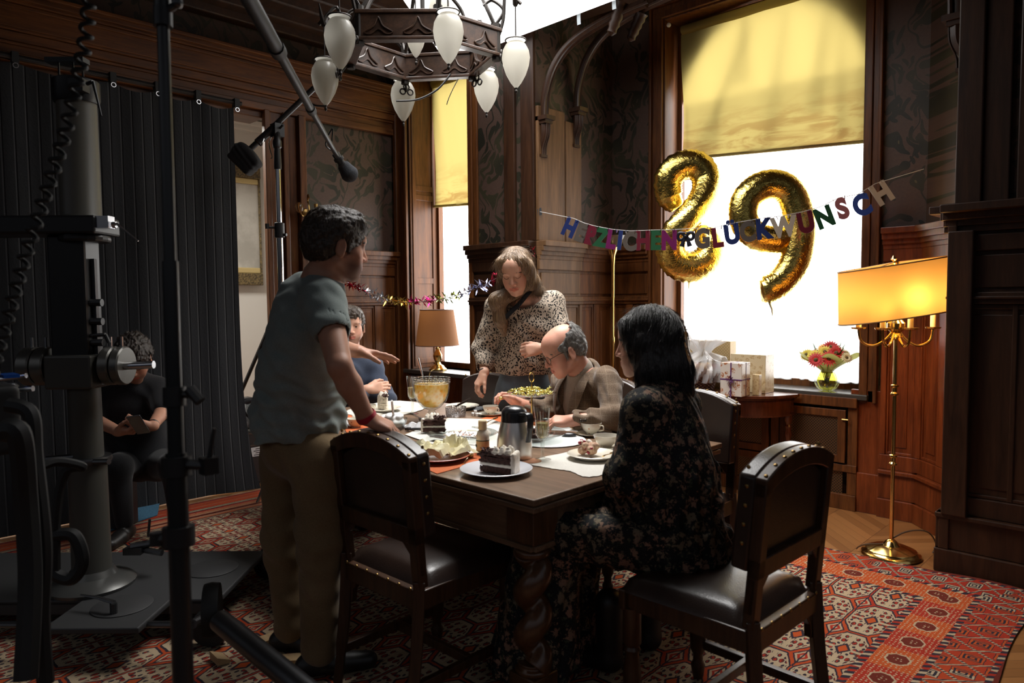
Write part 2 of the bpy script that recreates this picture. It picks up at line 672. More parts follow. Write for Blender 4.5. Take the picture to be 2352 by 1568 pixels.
wainscot('trim_1', (XL, 2.99), (XL, YS), WOOD_Z, 4)
wainscot('trim_2', (WX1, YS), (XJ, YS), WOOD_DARK, 3)
wainscot('trim_3', (XJ, YS), (XJ, YS + .5), WOOD_PALE, 2)
wainscot('trim_4', (XJ - .05, YS + .5), (XJ - .05, YA), WOOD_Z, 2)
wainscot('trim_5', (XJ - .05, YA), (BX0 - .11, YA), WOOD_Z, 2)
wainscot('trim_6', (BX1 + .13, YA), (-1.24, YA), WOOD_RED, 1)
wainscot('trim_7', (-1.24, YA), (-.90, 4.55), WOOD_RED, 2)
wainscot('trim_8', (-.90, 4.13), (1.6, 4.13), WOOD_DARK, 5, z1=1.85, cap=.12, ends=(.057, 0))
wainscot('trim_9', (-.90, 4.55), (-.90, 4.13), WOOD_DARK, 1, z1=1.85, cap=.12, ends=(0, .054))

# pilasters
mb = MB()
mb.box((XJ - .30, YS - .03, 1.83), (XJ - .19, YS, 3.6)).box((XJ - .13, YS - .025, 1.83), (XJ + .0, YS, 3.6))
struct(mb, 'trim_10', WOOD_DARK, smooth=0, bevel=.006)
mb = MB()
mb.box((XJ - .01, YS + .0, 1.83), (XJ + .025, YS + .30, 2.80)).box((XJ - .01, YS + .31, 1.83), (XJ + .025, YS + .5, 2.74))
struct(mb, 'trim_11', WOOD_PALE, smooth=0, bevel=.006)
mb = MB()
mb.box((-.91, 4.08, 1.85), (-.80, 4.13, 3.68)).box((-.80, 4.10, 1.85), (-.69, 4.13, 3.68)).box((-.66, 4.09, 1.85), (-.60, 4.13, 3.68)).box((-.93, 4.06, .3), (-.82, 4.13, 1.72))
struct(mb, 'trim_12', WOOD_DARK, smooth=0, bevel=.006)


# curved brackets that carry the alcove arch
def arch_bracket(name, Y, mirror=False):
    pts = [PY(1268, 330, Y), PY(1262, 268, Y), PY(1265, 215, Y), PY(1285, 150, Y), PY(1325, 95, Y), PY(1400, 45, Y), PY(1500, 0, Y)]
    pts = [Vector((p.x - (XJ - PY(1268, 330, 3.95).x) * 0, Y, p.z)) for p in pts]
    dx = XJ + .04 - pts[1].x
    pts = [Vector((p.x + dx, Y, p.z)) for p in pts]
    if mirror: pts = [Vector((-.90 + (XJ - p.x), Y, p.z)) for p in pts]
    mb = MB()
    c = catmull(pts[1:], 8)
    mb.tube(c, [.027] * len(c), 8, flat=1.3)
    mb.tube([p + Vector((.03 if not mirror else -.03, -.03, -.012)) for p in c], .012, 6)
    b = pts[1]
    s = -1 if mirror else 1
    mb.cbox((b.x + s * .01, Y, b.z - .005), (.11, .10, .03)).cbox((b.x + s * .005, Y, b.z - .03), (.08, .08, .03))
    cs = catmull([(b.x + s * .005, Y, b.z - .04), (b.x + s * .0, Y, b.z - .12), (b.x - s * .03, Y, b.z - .2), (b.x - s * .035, Y, b.z - .26)], 6)
    mb.tube(cs, [.036, .037, .037, .036, .036, .035, .034, .033, .032, .032, .03, .03, .028, .026, .025, .024, .022, .02, .02][:len(cs)], 8)
    for q in (-.018, .0, .018): mb.tube([p + Vector((s * .032, q, 0)) for p in cs], .006, 5)
    mb.cbox((b.x - s * .035, Y, b.z - .27), (.07, .07, .02))
    struct(mb, name, WOOD_DARK, smooth=40)


arch_bracket('trim_13', YS + .05)
arch_bracket('trim_14', YS + .43)
arch_bracket('trim_15', 4.2, True)

# carved pendants under the arch beam
mb = MB()
for Y, (px, py), (qx, qy) in ((YS + .02, (1428, 5), (1402, 82)), (YS + .40, (1474, 30), (1446, 95))):
    a, b = PY(px, py, Y), PY(qx, qy, Y)
    cs = [a.lerp(b, k / 9) for k in range(10)]
    mb.tube(cs, [.05, .04, .046, .036, .042, .034, .04, .03, .034, .012], 10)
struct(mb, 'trim_16', WOOD_DARK, smooth=40)
mb = MB()
mb.box((XJ, YS - .06, 3.42), (-.85, YS + .06, 3.75)).box((XJ, YS - .09, 3.50), (-.85, YS - .05, 3.56)).box((XJ, YS + .36, 3.52), (-.85, YS + .5, 3.75))
struct(mb, 'trim_17', WOOD_DARK_X, smooth=0, bevel=.008)

# door opening to the next room: casing and the deep wooden head above it
mb = MB()
for y0, y1, d in ((2.655, 2.70, .05), (2.70, 2.80, .03), (2.80, 2.84, .06), (2.84, 2.93, .02), (2.93, 2.99, .07)):
    mb.box((XL - .0, y0, 0), (XL + d, y1, 2.86))
struct(mb, 'trim_18', WOOD_Z, smooth=0, bevel=.006)
mb = MB()
for z0, z1, d in ((2.85, 2.90, .045), (2.90, 2.955, .03), (2.95, 2.965, .045), (2.97, 3.02, .06), (3.025, 3.04, .075), (3.04, 3.155, .085), (3.15, 3.17, .10), (3.175, 3.19, .115), (3.19, 3.22, .14), (3.22, 3.24, .16)):
    mb.box((XL - .01, -2.5, z0), (XL + d, YS, z1 + .004))
mb.box((XL - .24, -.3, 2.80), (XL, 2.68, 2.86))
struct(mb, 'trim_19', WOOD_Y, smooth=0, bevel=.005)

# the room behind the curtain
mb = MB()
mb.box((-7.75, -1.0, 0), (-7.55, 5.4, 3.7)).box((-7.6, 4.4, 0), (XL - .2, 4.6, 3.7)).box((-7.6, -1.0, 0), (XL - .2, -.8, 3.7))
mb.box((-7.75, -1, 3.70), (XL - .2, 5.4, 3.8))
struct(mb, 'wall_next_room', WHITE_PAINT, smooth=0)
mb = MB()
for z0, d in ((3.25, .05), (3.30, .09), (3.38, .06), (3.50, .16), (3.58, .22)): mb.box((-7.56, -1, z0), (-7.55 + d, 5.0, z0 + .06))
struct(mb, 'trim_20', WHITE_PAINT, smooth=0, bevel=.01)


# ------------------------------------------------------------------ windows
def glow(name, strength, color=(1.0, .985, .96)):
    m = bpy.data.materials.new(name)
    m.use_nodes = True
    nt = m.node_tree
    nt.nodes.remove(nt.nodes['Principled BSDF'])
    e = nt.nodes.new('ShaderNodeEmission')
    e.inputs[0].default_value = (*color, 1)
    e.inputs[1].default_value = strength
    nt.links.new(e.outputs[0], nt.nodes['Material Output'].inputs[0])
    return m


PANE = glow('daylight_pane', WINDOW_GLOW)
STONE = plain('dark_stone_sill', (.05, .045, .04), .25)


def window(name, x0, x1, z0, z1, Y, depth, casing, mat, arch=True):
    root = thing(name, None, None)
    root['kind'] = 'structure'
    yp = Y + depth
    MB().box((x0, yp, z0), (x1, yp + .01, z1)).build('window_pane', PANE, root, smooth=0)
    mb = MB()
    for a, b, c, d in ((x0, x0 + .05, z0, z1), (x1 - .05, x1, z0, z1), (x0, x1, z0, z0 + .05), (x0, x1, z1 - .06, z1)):
        mb.box((a, yp - (.05 if b - a < .1 else .046), c), (b, yp + .02, d))
    if arch:      # arched head light: timber spandrels in the two upper corners
        W, xm, zs = (x1 - x0) / 2, (x0 + x1) / 2, z1 - .80
        for s in (-1, 1):
            arc = [(xm + s * (W - .03) * math.cos(t), zs + .76 * math.sin(t)) for t in [PI / 2 * k / 10 for k in range(11)]]
            poly = [(xm, z1), (xm + s * W, z1), (xm + s * W, zs)] + arc
            Mx = Matrix(((1, 0, 0, 0), (0, 0, 1, 0), (0, 1, 0, 0), (0, 0, 0, 1)))
            mb.prism(poly, yp - .042, yp - .032, Mx)
    mb.build('window_frame', mat, root, smooth=0)
    mb = MB()
    mb.box((x0 - .004, Y, z0), (x0 + .012, yp - .05, z1)).box((x1 - .012, Y, z0), (x1 + .004, yp - .05, z1)).box((x0, Y, z1 - .012), (x1, yp - .05, z1 + .02))
    if casing:
        c = casing
        for a, b, d in ((0, c * .45, .03), (c * .45, c * .8, .02), (c * .8, c, .045)):
            mb.box((x0 - b, Y - d, z0 - .05), (x0 - a, Y, z1 + a)).box((x1 + a, Y - d, z0 - .05), (x1 + b, Y, z1 + a)).box((x0 - b, Y - d, z1 + a), (x1 + b, Y, z1 + b))
    mb.build('window_casing', mat, root, smooth=0, bevel=.005)
    MB().box((x0 - .06, Y - .056, z0 - .035), (x1 + .06, yp - .02, z0)).build('window_sill', STONE, root, smooth=0, bevel=.006)
    return root


window('window_1', WX0, WX1, WZ0, WZ1, YS, .34, .0, WOOD_Z, arch=False)
window('window_2', BX0, BX1, BZ0, BZ1, YA, .24, .11, WOOD_Z)
mb = MB()        # wooden boards around the small window
mb.box((XL, YS - .02, 0), (WX0, YS, 3.6)).box((XL + .03, YS - .045, .4), (XL + .07, YS - .02, 3.6)).box((WX0 - .03, YS - .04, 0), (WX0, YS - .0, 3.6)).box((WX1, YS - .03, 0), (WX1 + .05, YS, 3.6)).box((WX1 + .05, YS - .02, 1.83), (WX1 + .10, YS, 3.6))
mb.box((WX0, YS + .1, 0), (WX1, YS + .18, .76))
struct(mb, 'trim_21', WOOD_Z, smooth=0, bevel=.005)
mb = MB()        # plain boards beside the radiator niche
mb.box((BX1 - .05, YA - .02, 0), (-1.44, YA, .80)).box((BX0 - .14, YA - .02, 0), (BX0 + .05, YA, .80)).box((BX1 - .05, YA - .035, 0), (-1.44, YA - .02, .26))
struct(mb, 'trim_23', WOOD_RED, smooth=0, bevel=.005)
mb = MB()        # panelled reveal of the small window
mb.box((WX0 + .012, YS + .02, .82), (WX0 + .022, YS + .06, 3.3)).box((WX0 + .012, YS + .24, .82), (WX0 + .022, YS + .29, 3.3))
for z in (.84, 1.55, 2.28, 2.36, 3.2): mb.box((WX0 + .012, YS + .02, z), (WX0 + .021, YS + .28, z + .05))
struct(mb, 'trim_22', WOOD_Z, smooth=0, bevel=.004)


# roller blinds, lit through from behind
def blind_cloth():
    M = Mat('yellow_blind_cloth', (.62, .52, .17), .8)
    x, y, z = M.xyz(M.coord())
    st = M.noise(M.comb(x * 1.0, 0.0, z * 5.0), 2.4, 5, .6, 1.0)
    hem = (z * -1).step(-.42, -.02) * st.step(.42, .62)
    weave = (x * 900).sin() * (z * 900).sin()
    c = M.mix(hem * .75, (.36, .285, .095), (.21, .11, .03))
    c = M.mix(weave * .08 + .08, c, (.2, .14, .04))
    M.color(c)
    t = M.node('ShaderNodeBsdfTranslucent')
    M.link(c, t.inputs[0])
    mx = M.node('ShaderNodeMixShader')
    mx.inputs[0].default_value = .42
    M.link(M.b.outputs[0], mx.inputs[1])
    M.link(t.outputs[0], mx.inputs[2])
    M.link(mx.outputs[0], M.nt.nodes['Material Output'].inputs[0])
    return M.m


BLIND = blind_cloth()


def blind(label, x0, x1, zt, zb0, zb1, Y):
    root = thing('roller_blind', label, 'blind', (0, Y, zb0))

    def f(u, v):
        zb = zb0 + (zb1 - zb0) * u
        x = x0 + (x1 - x0) * u
        z = zb + (zt - zb) * v
        y = .012 * math.sin(u * 9 + v * 2) * (1 - v) + .006 * math.sin(u * 23 + 1 + v * 5)
        return (x + .012 * math.sin(v * 5), y, z - zb0)
    MB().grid(f, 40, 40).build('blind_cloth', BLIND, root)
    MB().rod((x0, 0, zt + .03 - zb0), (x1, 0, zt + .03 - zb0), .035, 14).build('blind_roller', BLIND, root)
    MB().rod((x0, 0, 0), (x1, 0, zb1 - zb0), .012, 8).build('bottom_rail', BLIND, root)
    return root


blind('yellow roller blind half lowered over the tall right window, behind the balloons', BX0 + .075, BX1 - .03, 3.46, 2.50, 2.42, YA + .15)
blind('narrow yellow roller blind in the small window behind the chandelier', WX0 + .03, WX1 - .01, 3.28, 2.24, 2.20, YS + .26)


def sheer_cloth():
    M = Mat('white_sheer', (.9, .9, .9), .9)
    nt = M.nt
    t, d, a, b = M.node('ShaderNodeBsdfTranslucent'), M.node('ShaderNodeBsdfTransparent'), M.node('ShaderNodeMixShader'), M.b
    t.inputs[0].default_value = (.60, .60, .60, 1)
    a.inputs[0].default_value = .22
    M.link(t.outputs[0], a.inputs[1])
    M.link(d.outputs[0], a.inputs[2])
    M.link(a.outputs[0], nt.nodes['Material Output'].inputs[0])
    return M.m


SHEER = sheer_cloth()
# a gathered sheer drawn up behind the blind of the big window and hanging at its sides
root = thing('sheer_curtain', 'white sheer curtain hanging in the big window behind the flowers', 'curtain', (0, YA + .19, BZ0))


def sh(u, v):
    x = BX0 + .1 + (BX1 - BX0 - .13) * u
    z = .04 + 2.10 * v
    return (x, .012 * math.sin(u * 40 + 2 * math.sin(v * 4)) + .01 * math.sin(u * 90), z)


MB().grid(sh, 160, 20).build('sheer_drop', SHEER, root)
mb = MB()
for (xa, za, xb, zb, wd) in ((-2.9, 1.7, -2.45, 2.62, .10), (-2.55, 2.2, -2.5, 2.7, .16), (-2.3, 1.75, -2.2, 2.66, .10), (-2.0, 1.9, -1.9, 2.6, .12), (-1.8, 1.7, -1.82, 2.5, .08), (-2.75, 1.75, -2.7, 2.2, .06)):
    a, b = Vector((xa, .012, za)), Vector((xb, .012, zb))
    mb.grid(lambda u, v: a.lerp(b, v) + Vector((wd * (u - .5) * (1.2 - v), .012 * math.sin(u * 7), 0)), 6, 8)
mb.build('gathered_folds', SHEER, root)

# white diffusion panel under the ceiling, held with tape
zt = 3.28
poly = [(-4.40, 3.82), (-2.70, 3.78), (-1.6, 3.75), (-1.7, 2.05), (-3.10, 2.05)]
pan = thing('ceiling_light', 'glowing white diffusion panel under the ceiling above the chandelier', 'light', (-3, 3, zt))
MB().prism(poly, zt, zt + .01).build('diffusion_sheet', glow('diffusion_sheet', PANEL_GLOW, (1, .985, .97)), pan, smooth=0, loc=(-3, 3, zt))
mb = MB()
for i in range(len(poly)):
    a, b = poly[i], poly[(i + 1) % len(poly)]
    mb.rod((*a, zt + .03), (*b, zt + .03), .012, 8)
mb.build('panel_frame', BLACK_METAL, pan, loc=(-3, 3, zt))
TAPE = plain('pale_tape', (.55, .62, .66), .5)
for px, py in ((1331, 42), (1412, 6)):
    p = PY(px, py, 3.82)
    o = MB().grid(lambda u, v: (p.x + (u - .5) * .03, 3.815 - .004 * math.sin(v * 3), p.z + (v - .5) * .085), 2, 6).build('tape_strip', TAPE, smooth=0)
    tag(o, 'pale tape strip on the glowing panel, ' + ('above the curved bracket' if px < 1400 else 'nearest the yellow blind'), 'tape', 'tape strips on the panel edge')

# carpet
CARPET = carpet_material()
bm_ = MB()


def cf(u, v):
    x = -5.0 + 4.5 * u
    y = -1.2 + 5.24 * v
    z = .008 + .004 * math.sin(x * 9 + y * 3) * max(0, (v - .9)) * 10
    if v > .97 and u > .9: z += .012 * math.sin((u - .9) * 31)
    return (x + (.015 * math.sin(y * 5) if u > .99 else 0), y + (.02 * math.sin(x * 6) * (1 if v > .985 else 0)), z)


car = thing('carpet', 'large red patterned carpet under the dining table', 'carpet', (-2.75, 1.4, 0))
bm_.grid(cf, 70, 70).build('pile', CARPET, car, loc=(-2.75, 1.4, 0))
mb = MB()
for k in range(420):
    y = -1.2 + 5.2 * k / 420
    mb.add([(-5.0, y, .009), (-5.0, y + .007, .009), (-5.05 + random.uniform(-.02, .02), y + random.uniform(-.01, .01), .004)], [(0, 1, 2)])
fr = mb.build('fringe', plain('pale_fringe', (.45, .36, .25), .9), car, smooth=0, loc=(-2.75, 1.4, 0))
fr['kind'] = 'stuff'
fr['label'] = 'pale fringe along the far edge'
# ------------------------------------------------------------------ furniture materials
LEATHER = Mat('dark_leather', (.030, .017, .012), .34, coat=.12)
_v = LEATHER.coord()
_n = LEATHER.noise(_v, 9, 4)
LEATHER.color(LEATHER.mix(_n, (.011, .006, .005), (.042, .022, .015)))
LEATHER.bump(LEATHER.voro(_v, 220), .15, .002)
LEATHER = LEATHER.m
TABLE_WOOD = wood('table_oak', (.105, .060, .034), (.25, .15, .088), 'x', rough=.42, coat=.2)
CHAIR_WOOD = wood('chair_walnut', (.024, .010, .0045), (.080, .034, .014), 'z', rough=.36, coat=.2)
TABLE_LEG_WOOD = wood('table_leg_walnut', (.045, .020, .009), (.13, .055, .022), 'z', rough=.28, coat=.4)
MAHOG = wood('mahogany', (.060, .016, .008), (.15, .045, .020), 'z', rough=.2, coat=.6)

# ------------------------------------------------------------------ dining table
TX0, TX1, TY0, TY1, TZ = -3.72, -1.52, 1.66, 2.90, .76
tc = ((TX0 + TX1) / 2, (TY0 + TY1) / 2)
table = thing('dining_table', 'long dark oak dining table with twisted legs, laid for coffee and cake', 'table', (*tc, .012))
hx, hy = (TX1 - TX0) / 2, (TY1 - TY0) / 2
TZ -= .012


def top_outline(g, R=.35):     # rounded at the far end, square at the near end
    x0, x1, y = -hx + g, hx - g, hy - g
    R -= g
    arc = lambda cx, cy, a0: [(cx + R * math.cos(RAD(a0 + 9 * k)), cy + R * math.sin(RAD(a0 + 9 * k))) for k in range(11)]
    return [(x1, -y), (x1, y)] + arc(x0 + R, y - R, 90) + arc(x0 + R, -y + R, 180)


mb = MB()
mb.prism(top_outline(0), TZ - .022, TZ).prism(top_outline(.012), TZ - .030, TZ - .02).prism(top_outline(.004), TZ - .048, TZ - .028).prism(top_outline(.035), TZ - .06, TZ - .045)
mb.build('tabletop', TABLE_WOOD, table, smooth=30, bevel=.004)
mb = MB()
for s in (-1, 1):
    mb.box((-hx + .30, s * (hy - .06) - .014, TZ - .19), (hx - .06, s * (hy - .06) + .014, TZ - .055))
    mb.box((-hx + .30, s * (hy - .06) - .022, TZ - .195), (hx - .05, s * (hy - .06) + .022, TZ - .175))
    xe = hx - .06 if s > 0 else -hx + .16
    mb.box((xe - .014, -hy + .06 + (.2 if s < 0 else 0), TZ - .19), (xe + .014, hy - .06 - (.2 if s < 0 else 0), TZ - .055))
    mb.box((xe - .022, -hy + .05 + (.2 if s < 0 else 0), TZ - .195), (xe + .022, hy - .05 - (.2 if s < 0 else 0), TZ - .175))
mb.build('apron', TABLE_WOOD, table, smooth=0, bevel=.004)
for sx in (-1, 1):
    for sy in (-1, 1):
        mb = MB()
        cx, cy = (hx - .095 if sx > 0 else -hx + .24), sy * (hy - (.095 if sx > 0 else .20))
        mb.cbox((cx, cy, .645), (.125, .125, .13)).cbox((cx, cy, .06), (.12, .12, .12))
        M = Matrix.Translation((cx, cy, 0))
        mb.lathe([(.05, .52), (.062, .53), (.062, .545), (.045, .555), (.05, .57), (.064, .58)], 20, M)
        mb.lathe([(.062, .12), (.064, .135), (.05, .145), (.055, .155)], 20, M)
        hel = [(cx + .021 * math.cos(2 * PI * z / .15), cy + .021 * math.sin(2 * PI * z / .15), z) for z in np.linspace(.14, .54, 60)]
        mb.tube(hel, .047, 16)
        mb.build('leg', TABLE_LEG_WOOD, table, smooth=50, bevel=.004)


TZ += .012

# ------------------------------------------------------------------ chairs: local front is +Y, back at -Y
def chair_nails(root, pts):
    first = None
    for p, n in pts:
        if first is None:
            first = MB().ell((0, 0, 0), (.0065, .0065, .0035), 8, 5).build('nail', BRASS_OLD, root)
            o = first
        else:
            o = first.copy()
            COL.objects.link(o)
            o.parent = root
        o.location = p
        o.rotation_euler = Vector(n).to_track_quat('Z', 'Y').to_euler()


def make_chair(label, group='leather dining chairs'):
    t = thing('dining_chair', label, 'chair', group=group)
    W, H = .225, .895

    def top(x): return H + .055 * (1 - (abs(x) / W) ** 2.2)

    def arch(inset=0.0, z0=.60, n=14):
        w_ = W - inset
        return [(-w_, z0), (w_, z0)] + [(w_ - 2 * w_ * k / n, top((w_ - 2 * w_ * k / n) * W / w_) - inset) for k in range(n + 1)]
    # back leans a little: shear through a matrix
    B = Matrix(((1, 0, 0, 0), (0, 0, -1, -.20), (0, 1, 0, 0), (0, 0, 0, 1)))
    L = Matrix.Translation((0, -.21, .5)) @ Matrix.Rotation(RAD(5), 4, 'X') @ Matrix.Translation((0, .21, -.5))
    BL = L @ B
    mb = MB()
    # frame seen from behind: posts, arched top rail, lower rail
    mb.box((-W, -.235, .46), (-W + .042, -.20, .885), L).box((W - .042, -.235, .46), (W, -.20, .885), L)
    n = 14
    xs = [-W + 2 * W * k / n for k in range(n + 1)]
    mb.prism([(x, top(x) - .055) for x in xs] + [(x, top(x)) for x in reversed(xs)], .0, .035, BL)
    mb.box((-W, -.235, .605), (W, -.20, .665), L)
    for s in (-1, 1): mb.prism([(s * W, .61), (s * (W - .09), .61), (s * (W - .07), .59), (s * (W - .045), .565), (s * (W - .04), .50), (s * W, .50)], .0, .03, BL)
    mb.build('back_frame', CHAIR_WOOD, t, smooth=40, bevel=.004)
    mb = MB()
    mb.prism(arch(.0, .62), -.052, .002, BL)
    mb.prism(arch(.045, .65), .0, .018, BL)
    mb.build('backrest', LEATHER, t, smooth=30, bevel=.012)
    # seat
    mb = MB()

    def seat(u, v):
        a, b = 2 * u - 1, 2 * v - 1
        x = a * (.215 + .02 * (v))
        y = -.20 + .43 * v
        e = max(abs(a), abs(b))
        z = .445 + .055 * (1 - e ** 6) ** .5 + .012 * (1 - a * a) * (1 - b * b)
        return (x, y, z)
    mb.grid(seat, 18, 18)
    mb.build('seat', LEATHER, t, smooth=60)
    mb = MB()
    mb.box((-.235, .205, .385), (.235, .23, .45)).box((-.22, -.22, .385), (-.20, .22, .45)).box((.20, -.22, .385), (.22, .22, .45)).box((-.21, -.235, .385), (.21, -.205, .45))
    mb.prism([(-.2, -.2), (.2, -.2), (.215, .21), (-.215, .21)], .43, .448)
    for s in (-1, 1):
        mb.prism([(s * .20, .39), (s * .13, .39), (s * .15, .37), (s * .17, .345), (s * .175, .30), (s * .20, .30)], .0, .025, B)
    mb.build('seat_frame', CHAIR_WOOD, t, smooth=0, bevel=.004)
    for s in (-1, 1):
        mb = MB()
        c = catmull([(s * .205, -.27, 0), (s * .205, -.235, .25), (s * .205, -.218, .48)], 6)
        mb.tube(c, [.022] * 4 + [.027] * (len(c) - 4), 4)
        mb.build('leg', CHAIR_WOOD, t, smooth=0, bevel=.003)
        M = Matrix.Translation((s * .20, .20, 0))
        MB().lathe([(.016, 0), (.022, .02), (.026, .05), (.018, .065), (.018, .09), (.028, .11), (.030, .17), (.022, .24), (.028, .25), (.022, .26), (.030, .27), (.030, .39)], 14, M).build('leg', CHAIR_WOOD, t, smooth=40)
    for a, b in (((-.205, -.25, .13), (-.20, .20, .13)), ((.205, -.25, .13), (.20, .20, .13)), ((-.20, .0, .135), (.20, .0, .135))):
        d = (Vector(b) - Vector(a))
        mb = MB()
        if abs(d.x) > abs(d.y): mb.box((a[0], a[1] - .012, a[2] - .016), (b[0], a[1] + .012, a[2] + .016))
        else: mb.box((a[0] - .012, a[1], a[2] - .016), (a[0] + .012, b[1], a[2] + .016))
        mb.build('stretcher', CHAIR_WOOD, t, smooth=0, bevel=.003)
    nails = []
    for k in range(9):       # along the top edge and down both sides
        x = -W * .93 + 2 * W * .93 * k / 8
        nails.append((L @ Vector((x, -.222, top(x) + .001)), (x * .9, 0, 1)))
    for s in (-1, 1):
        for k in range(5):
            nails.append((L @ Vector((s * (W + .001), -.178, .70 + .055 * k)), (s, 0, 0)))
    for k in range(7): nails.append(((-.18 + .06 * k, -.2365, .452), (0, -1, 0)))
    chair_nails(t, nails)
    return t


ch = make_chair('high-backed dark leather chair in front, under the hand of the man in the green shirt')
ch.location, ch.rotation_euler = (-2.01, 1.63, .012), (0, 0, RAD(1))
ch2 = dup(ch, (-1.10, 2.09, .012), RAD(88), 'leather dining chair at right, empty back showing, under the woman in the floral dress')
ch3 = dup(ch, (-3.08, 2.78, .012), RAD(181), 'brown leather chair pushed to the far side of the table beside the standing woman')
ch4 = dup(ch, (-2.42, 3.05, .012), RAD(180), 'leather chair under the bald man in the tweed jacket')
ch5 = dup(ch, (-4.02, 2.35, .012), RAD(-90), 'leather chair at the far table end under the man in the blue shirt')
ch6 = dup(ch, (-1.77, 2.86, .012), RAD(180), 'leather chair between the woman in the floral dress and the half-round gift table')

# ------------------------------------------------------------------ radiator cover below the big window
rc = thing('radiator_cover', 'brown wooden radiator cover with diagonal brass lattice below the big window', 'radiator cover', (-2.34, 4.86, 0))


def lattice_mat():
    M = Mat('brass_lattice', (.05, .03, .015), .45)
    x, y, z = M.xyz(M.coord())
    a = (((x + z) / .019).fract() - .5).abs()
    b = (((x - z) / .019).fract() - .5).abs()
    w_ = a.lt(.11).max(b.lt(.11))
    M.color(M.mix(w_, (.012, .007, .004), (.20, .115, .05)))
    M.link(w_ * .7, M.b.inputs['Metallic'])
    M.bump(w_, .8, .004)
    return M.m


mb = MB()
mb.box((-.76, -.01, 0), (.74, .03, .101)).box((-.76, -.02, .68), (.74, .03, .745)).box((-.76, .0, .1), (-.70, .03, .7)).box((.68, .0, .1), (.74, .03, .7)).box((-.30, 0, .1), (-.24, .03, .7)).box((.16, 0, .1), (.22, .03, .7)).box((-.76, -.005, .25), (.74, .03, .30))
mb.build('frame', WOOD_Z, rc, smooth=0, bevel=.004)
LAT = lattice_mat()
for x0, x1 in ((-.70, -.30), (-.24, .16), (.22, .68)):
    d = MB()
    d.box((x0 + .01, -.013, .31), (x0 + .06, .011, .661)).box((x1 - .06, -.013, .31), (x1 - .01, .011, .661)).box((x0 + .01, -.012, .61), (x1 - .01, .01, .66)).box((x0 + .01, -.012, .31), (x1 - .01, .01, .36))
    d = d.build('door', WOOD_Z, rc, smooth=0, bevel=.003)
    MB().box((x0 + .05, .0, .35), (x1 - .05, .006, .62)).build('lattice', LAT, d, smooth=0)
    MB().rod((x1 - .03, -.02, .60), (x1 + .01, -.02, .60), .005, 6).build('latch', BRASS_OLD, d)
    MB().box((x0 + .03, .012, .10), (x1 - .03, .02, .25)).build('lower_lattice', LAT, rc, smooth=0)

# ------------------------------------------------------------------ half-round side table with a drawer
ht = thing('side_table', 'half-round mahogany side table holding wrapped presents under the big window', 'table', (-2.40, 4.82, 0))


def half(r, n=24, sy=.95): return [(r * math.cos(PI + PI * k / n), r * sy * math.sin(PI + PI * k / n)) for k in range(n + 1)]


MB().prism(half(.44), .728, .75).prism(half(.425), .718, .73).build('tabletop', MAHOG, ht, smooth=30, bevel=.004)
mb = MB()
mb.prism(half(.40), .60, .72).prism(half(.408), .600, .612)
mb.build('drawer_box', MAHOG, ht, smooth=30)
for a in (180, 238, 290, 360):
    c = (.375 * math.cos(RAD(a)), .375 * .95 * math.sin(RAD(a)) - (.025 if a in (180, 360) else 0))
    MB().lathe([(.012, 0), (.016, .03), (.022, .16), (.017, .17), (.020, .19), (.014, .20), (.016, .35), (.019, .44), (.027, .47), (.018, .50), (.024, .52), (.016, .535), (.026, .56), (.026, .62)], 14, Matrix.Translation((*c, 0))).build('leg', MAHOG, ht, smooth=40)

# ------------------------------------------------------------------ brass floor lamp with candle arms and oval shade
fl = thing('floor_lamp', 'lit brass floor lamp with oval yellow shade and candle arms at right', 'lamp', (-1.18, 4.15, 0))
fl.scale = (1, 1, 1.05)
MB().lathe([(0, 0), (.145, 0), (.15, .008), (.145, .018), (.13, .026), (.125, .034), (.085, .05), (.045, .056), (.03, .075), (.018, .085), (0, .09)], 40).build('base', BRASS, fl)
mb = MB()
mb.rod((0, 0, .08), (0, 0, 1.16), .0105, 14)
for z in (.50, .86): mb.lathe([(.011, z - .03), (.02, z - .025), (.02, z - .018), (.013, z - .01), (.013, z + .01), (.02, z + .018), (.02, z + .025), (.011, z + .03)], 16)
mb.build('pole', BRASS, fl)
SH_ROT = Matrix.Rotation(RAD(CAM_YAW), 4, 'Z')          # long axis of the oval
TILT = Matrix.Rotation(RAD(-8.0), 4, Vector((-math.sin(RAD(CAM_YAW)), math.cos(RAD(CAM_YAW)), 0)))
mb = MB()
mb.lathe([(.02, 1.12), (.03, 1.13), (.02, 1.15), (.045, 1.17), (.045, 1.20), (.025, 1.22), (.012, 1.24), (.009, 1.51), (0, 1.51)], 18)
mb.build('arm_hub', BRASS, fl)
bulb_m = glow('warm_bulb', 40, (1, .62, .22))
SLEEVE = plain('ivory_sleeve', (.85, .75, .45), .5)
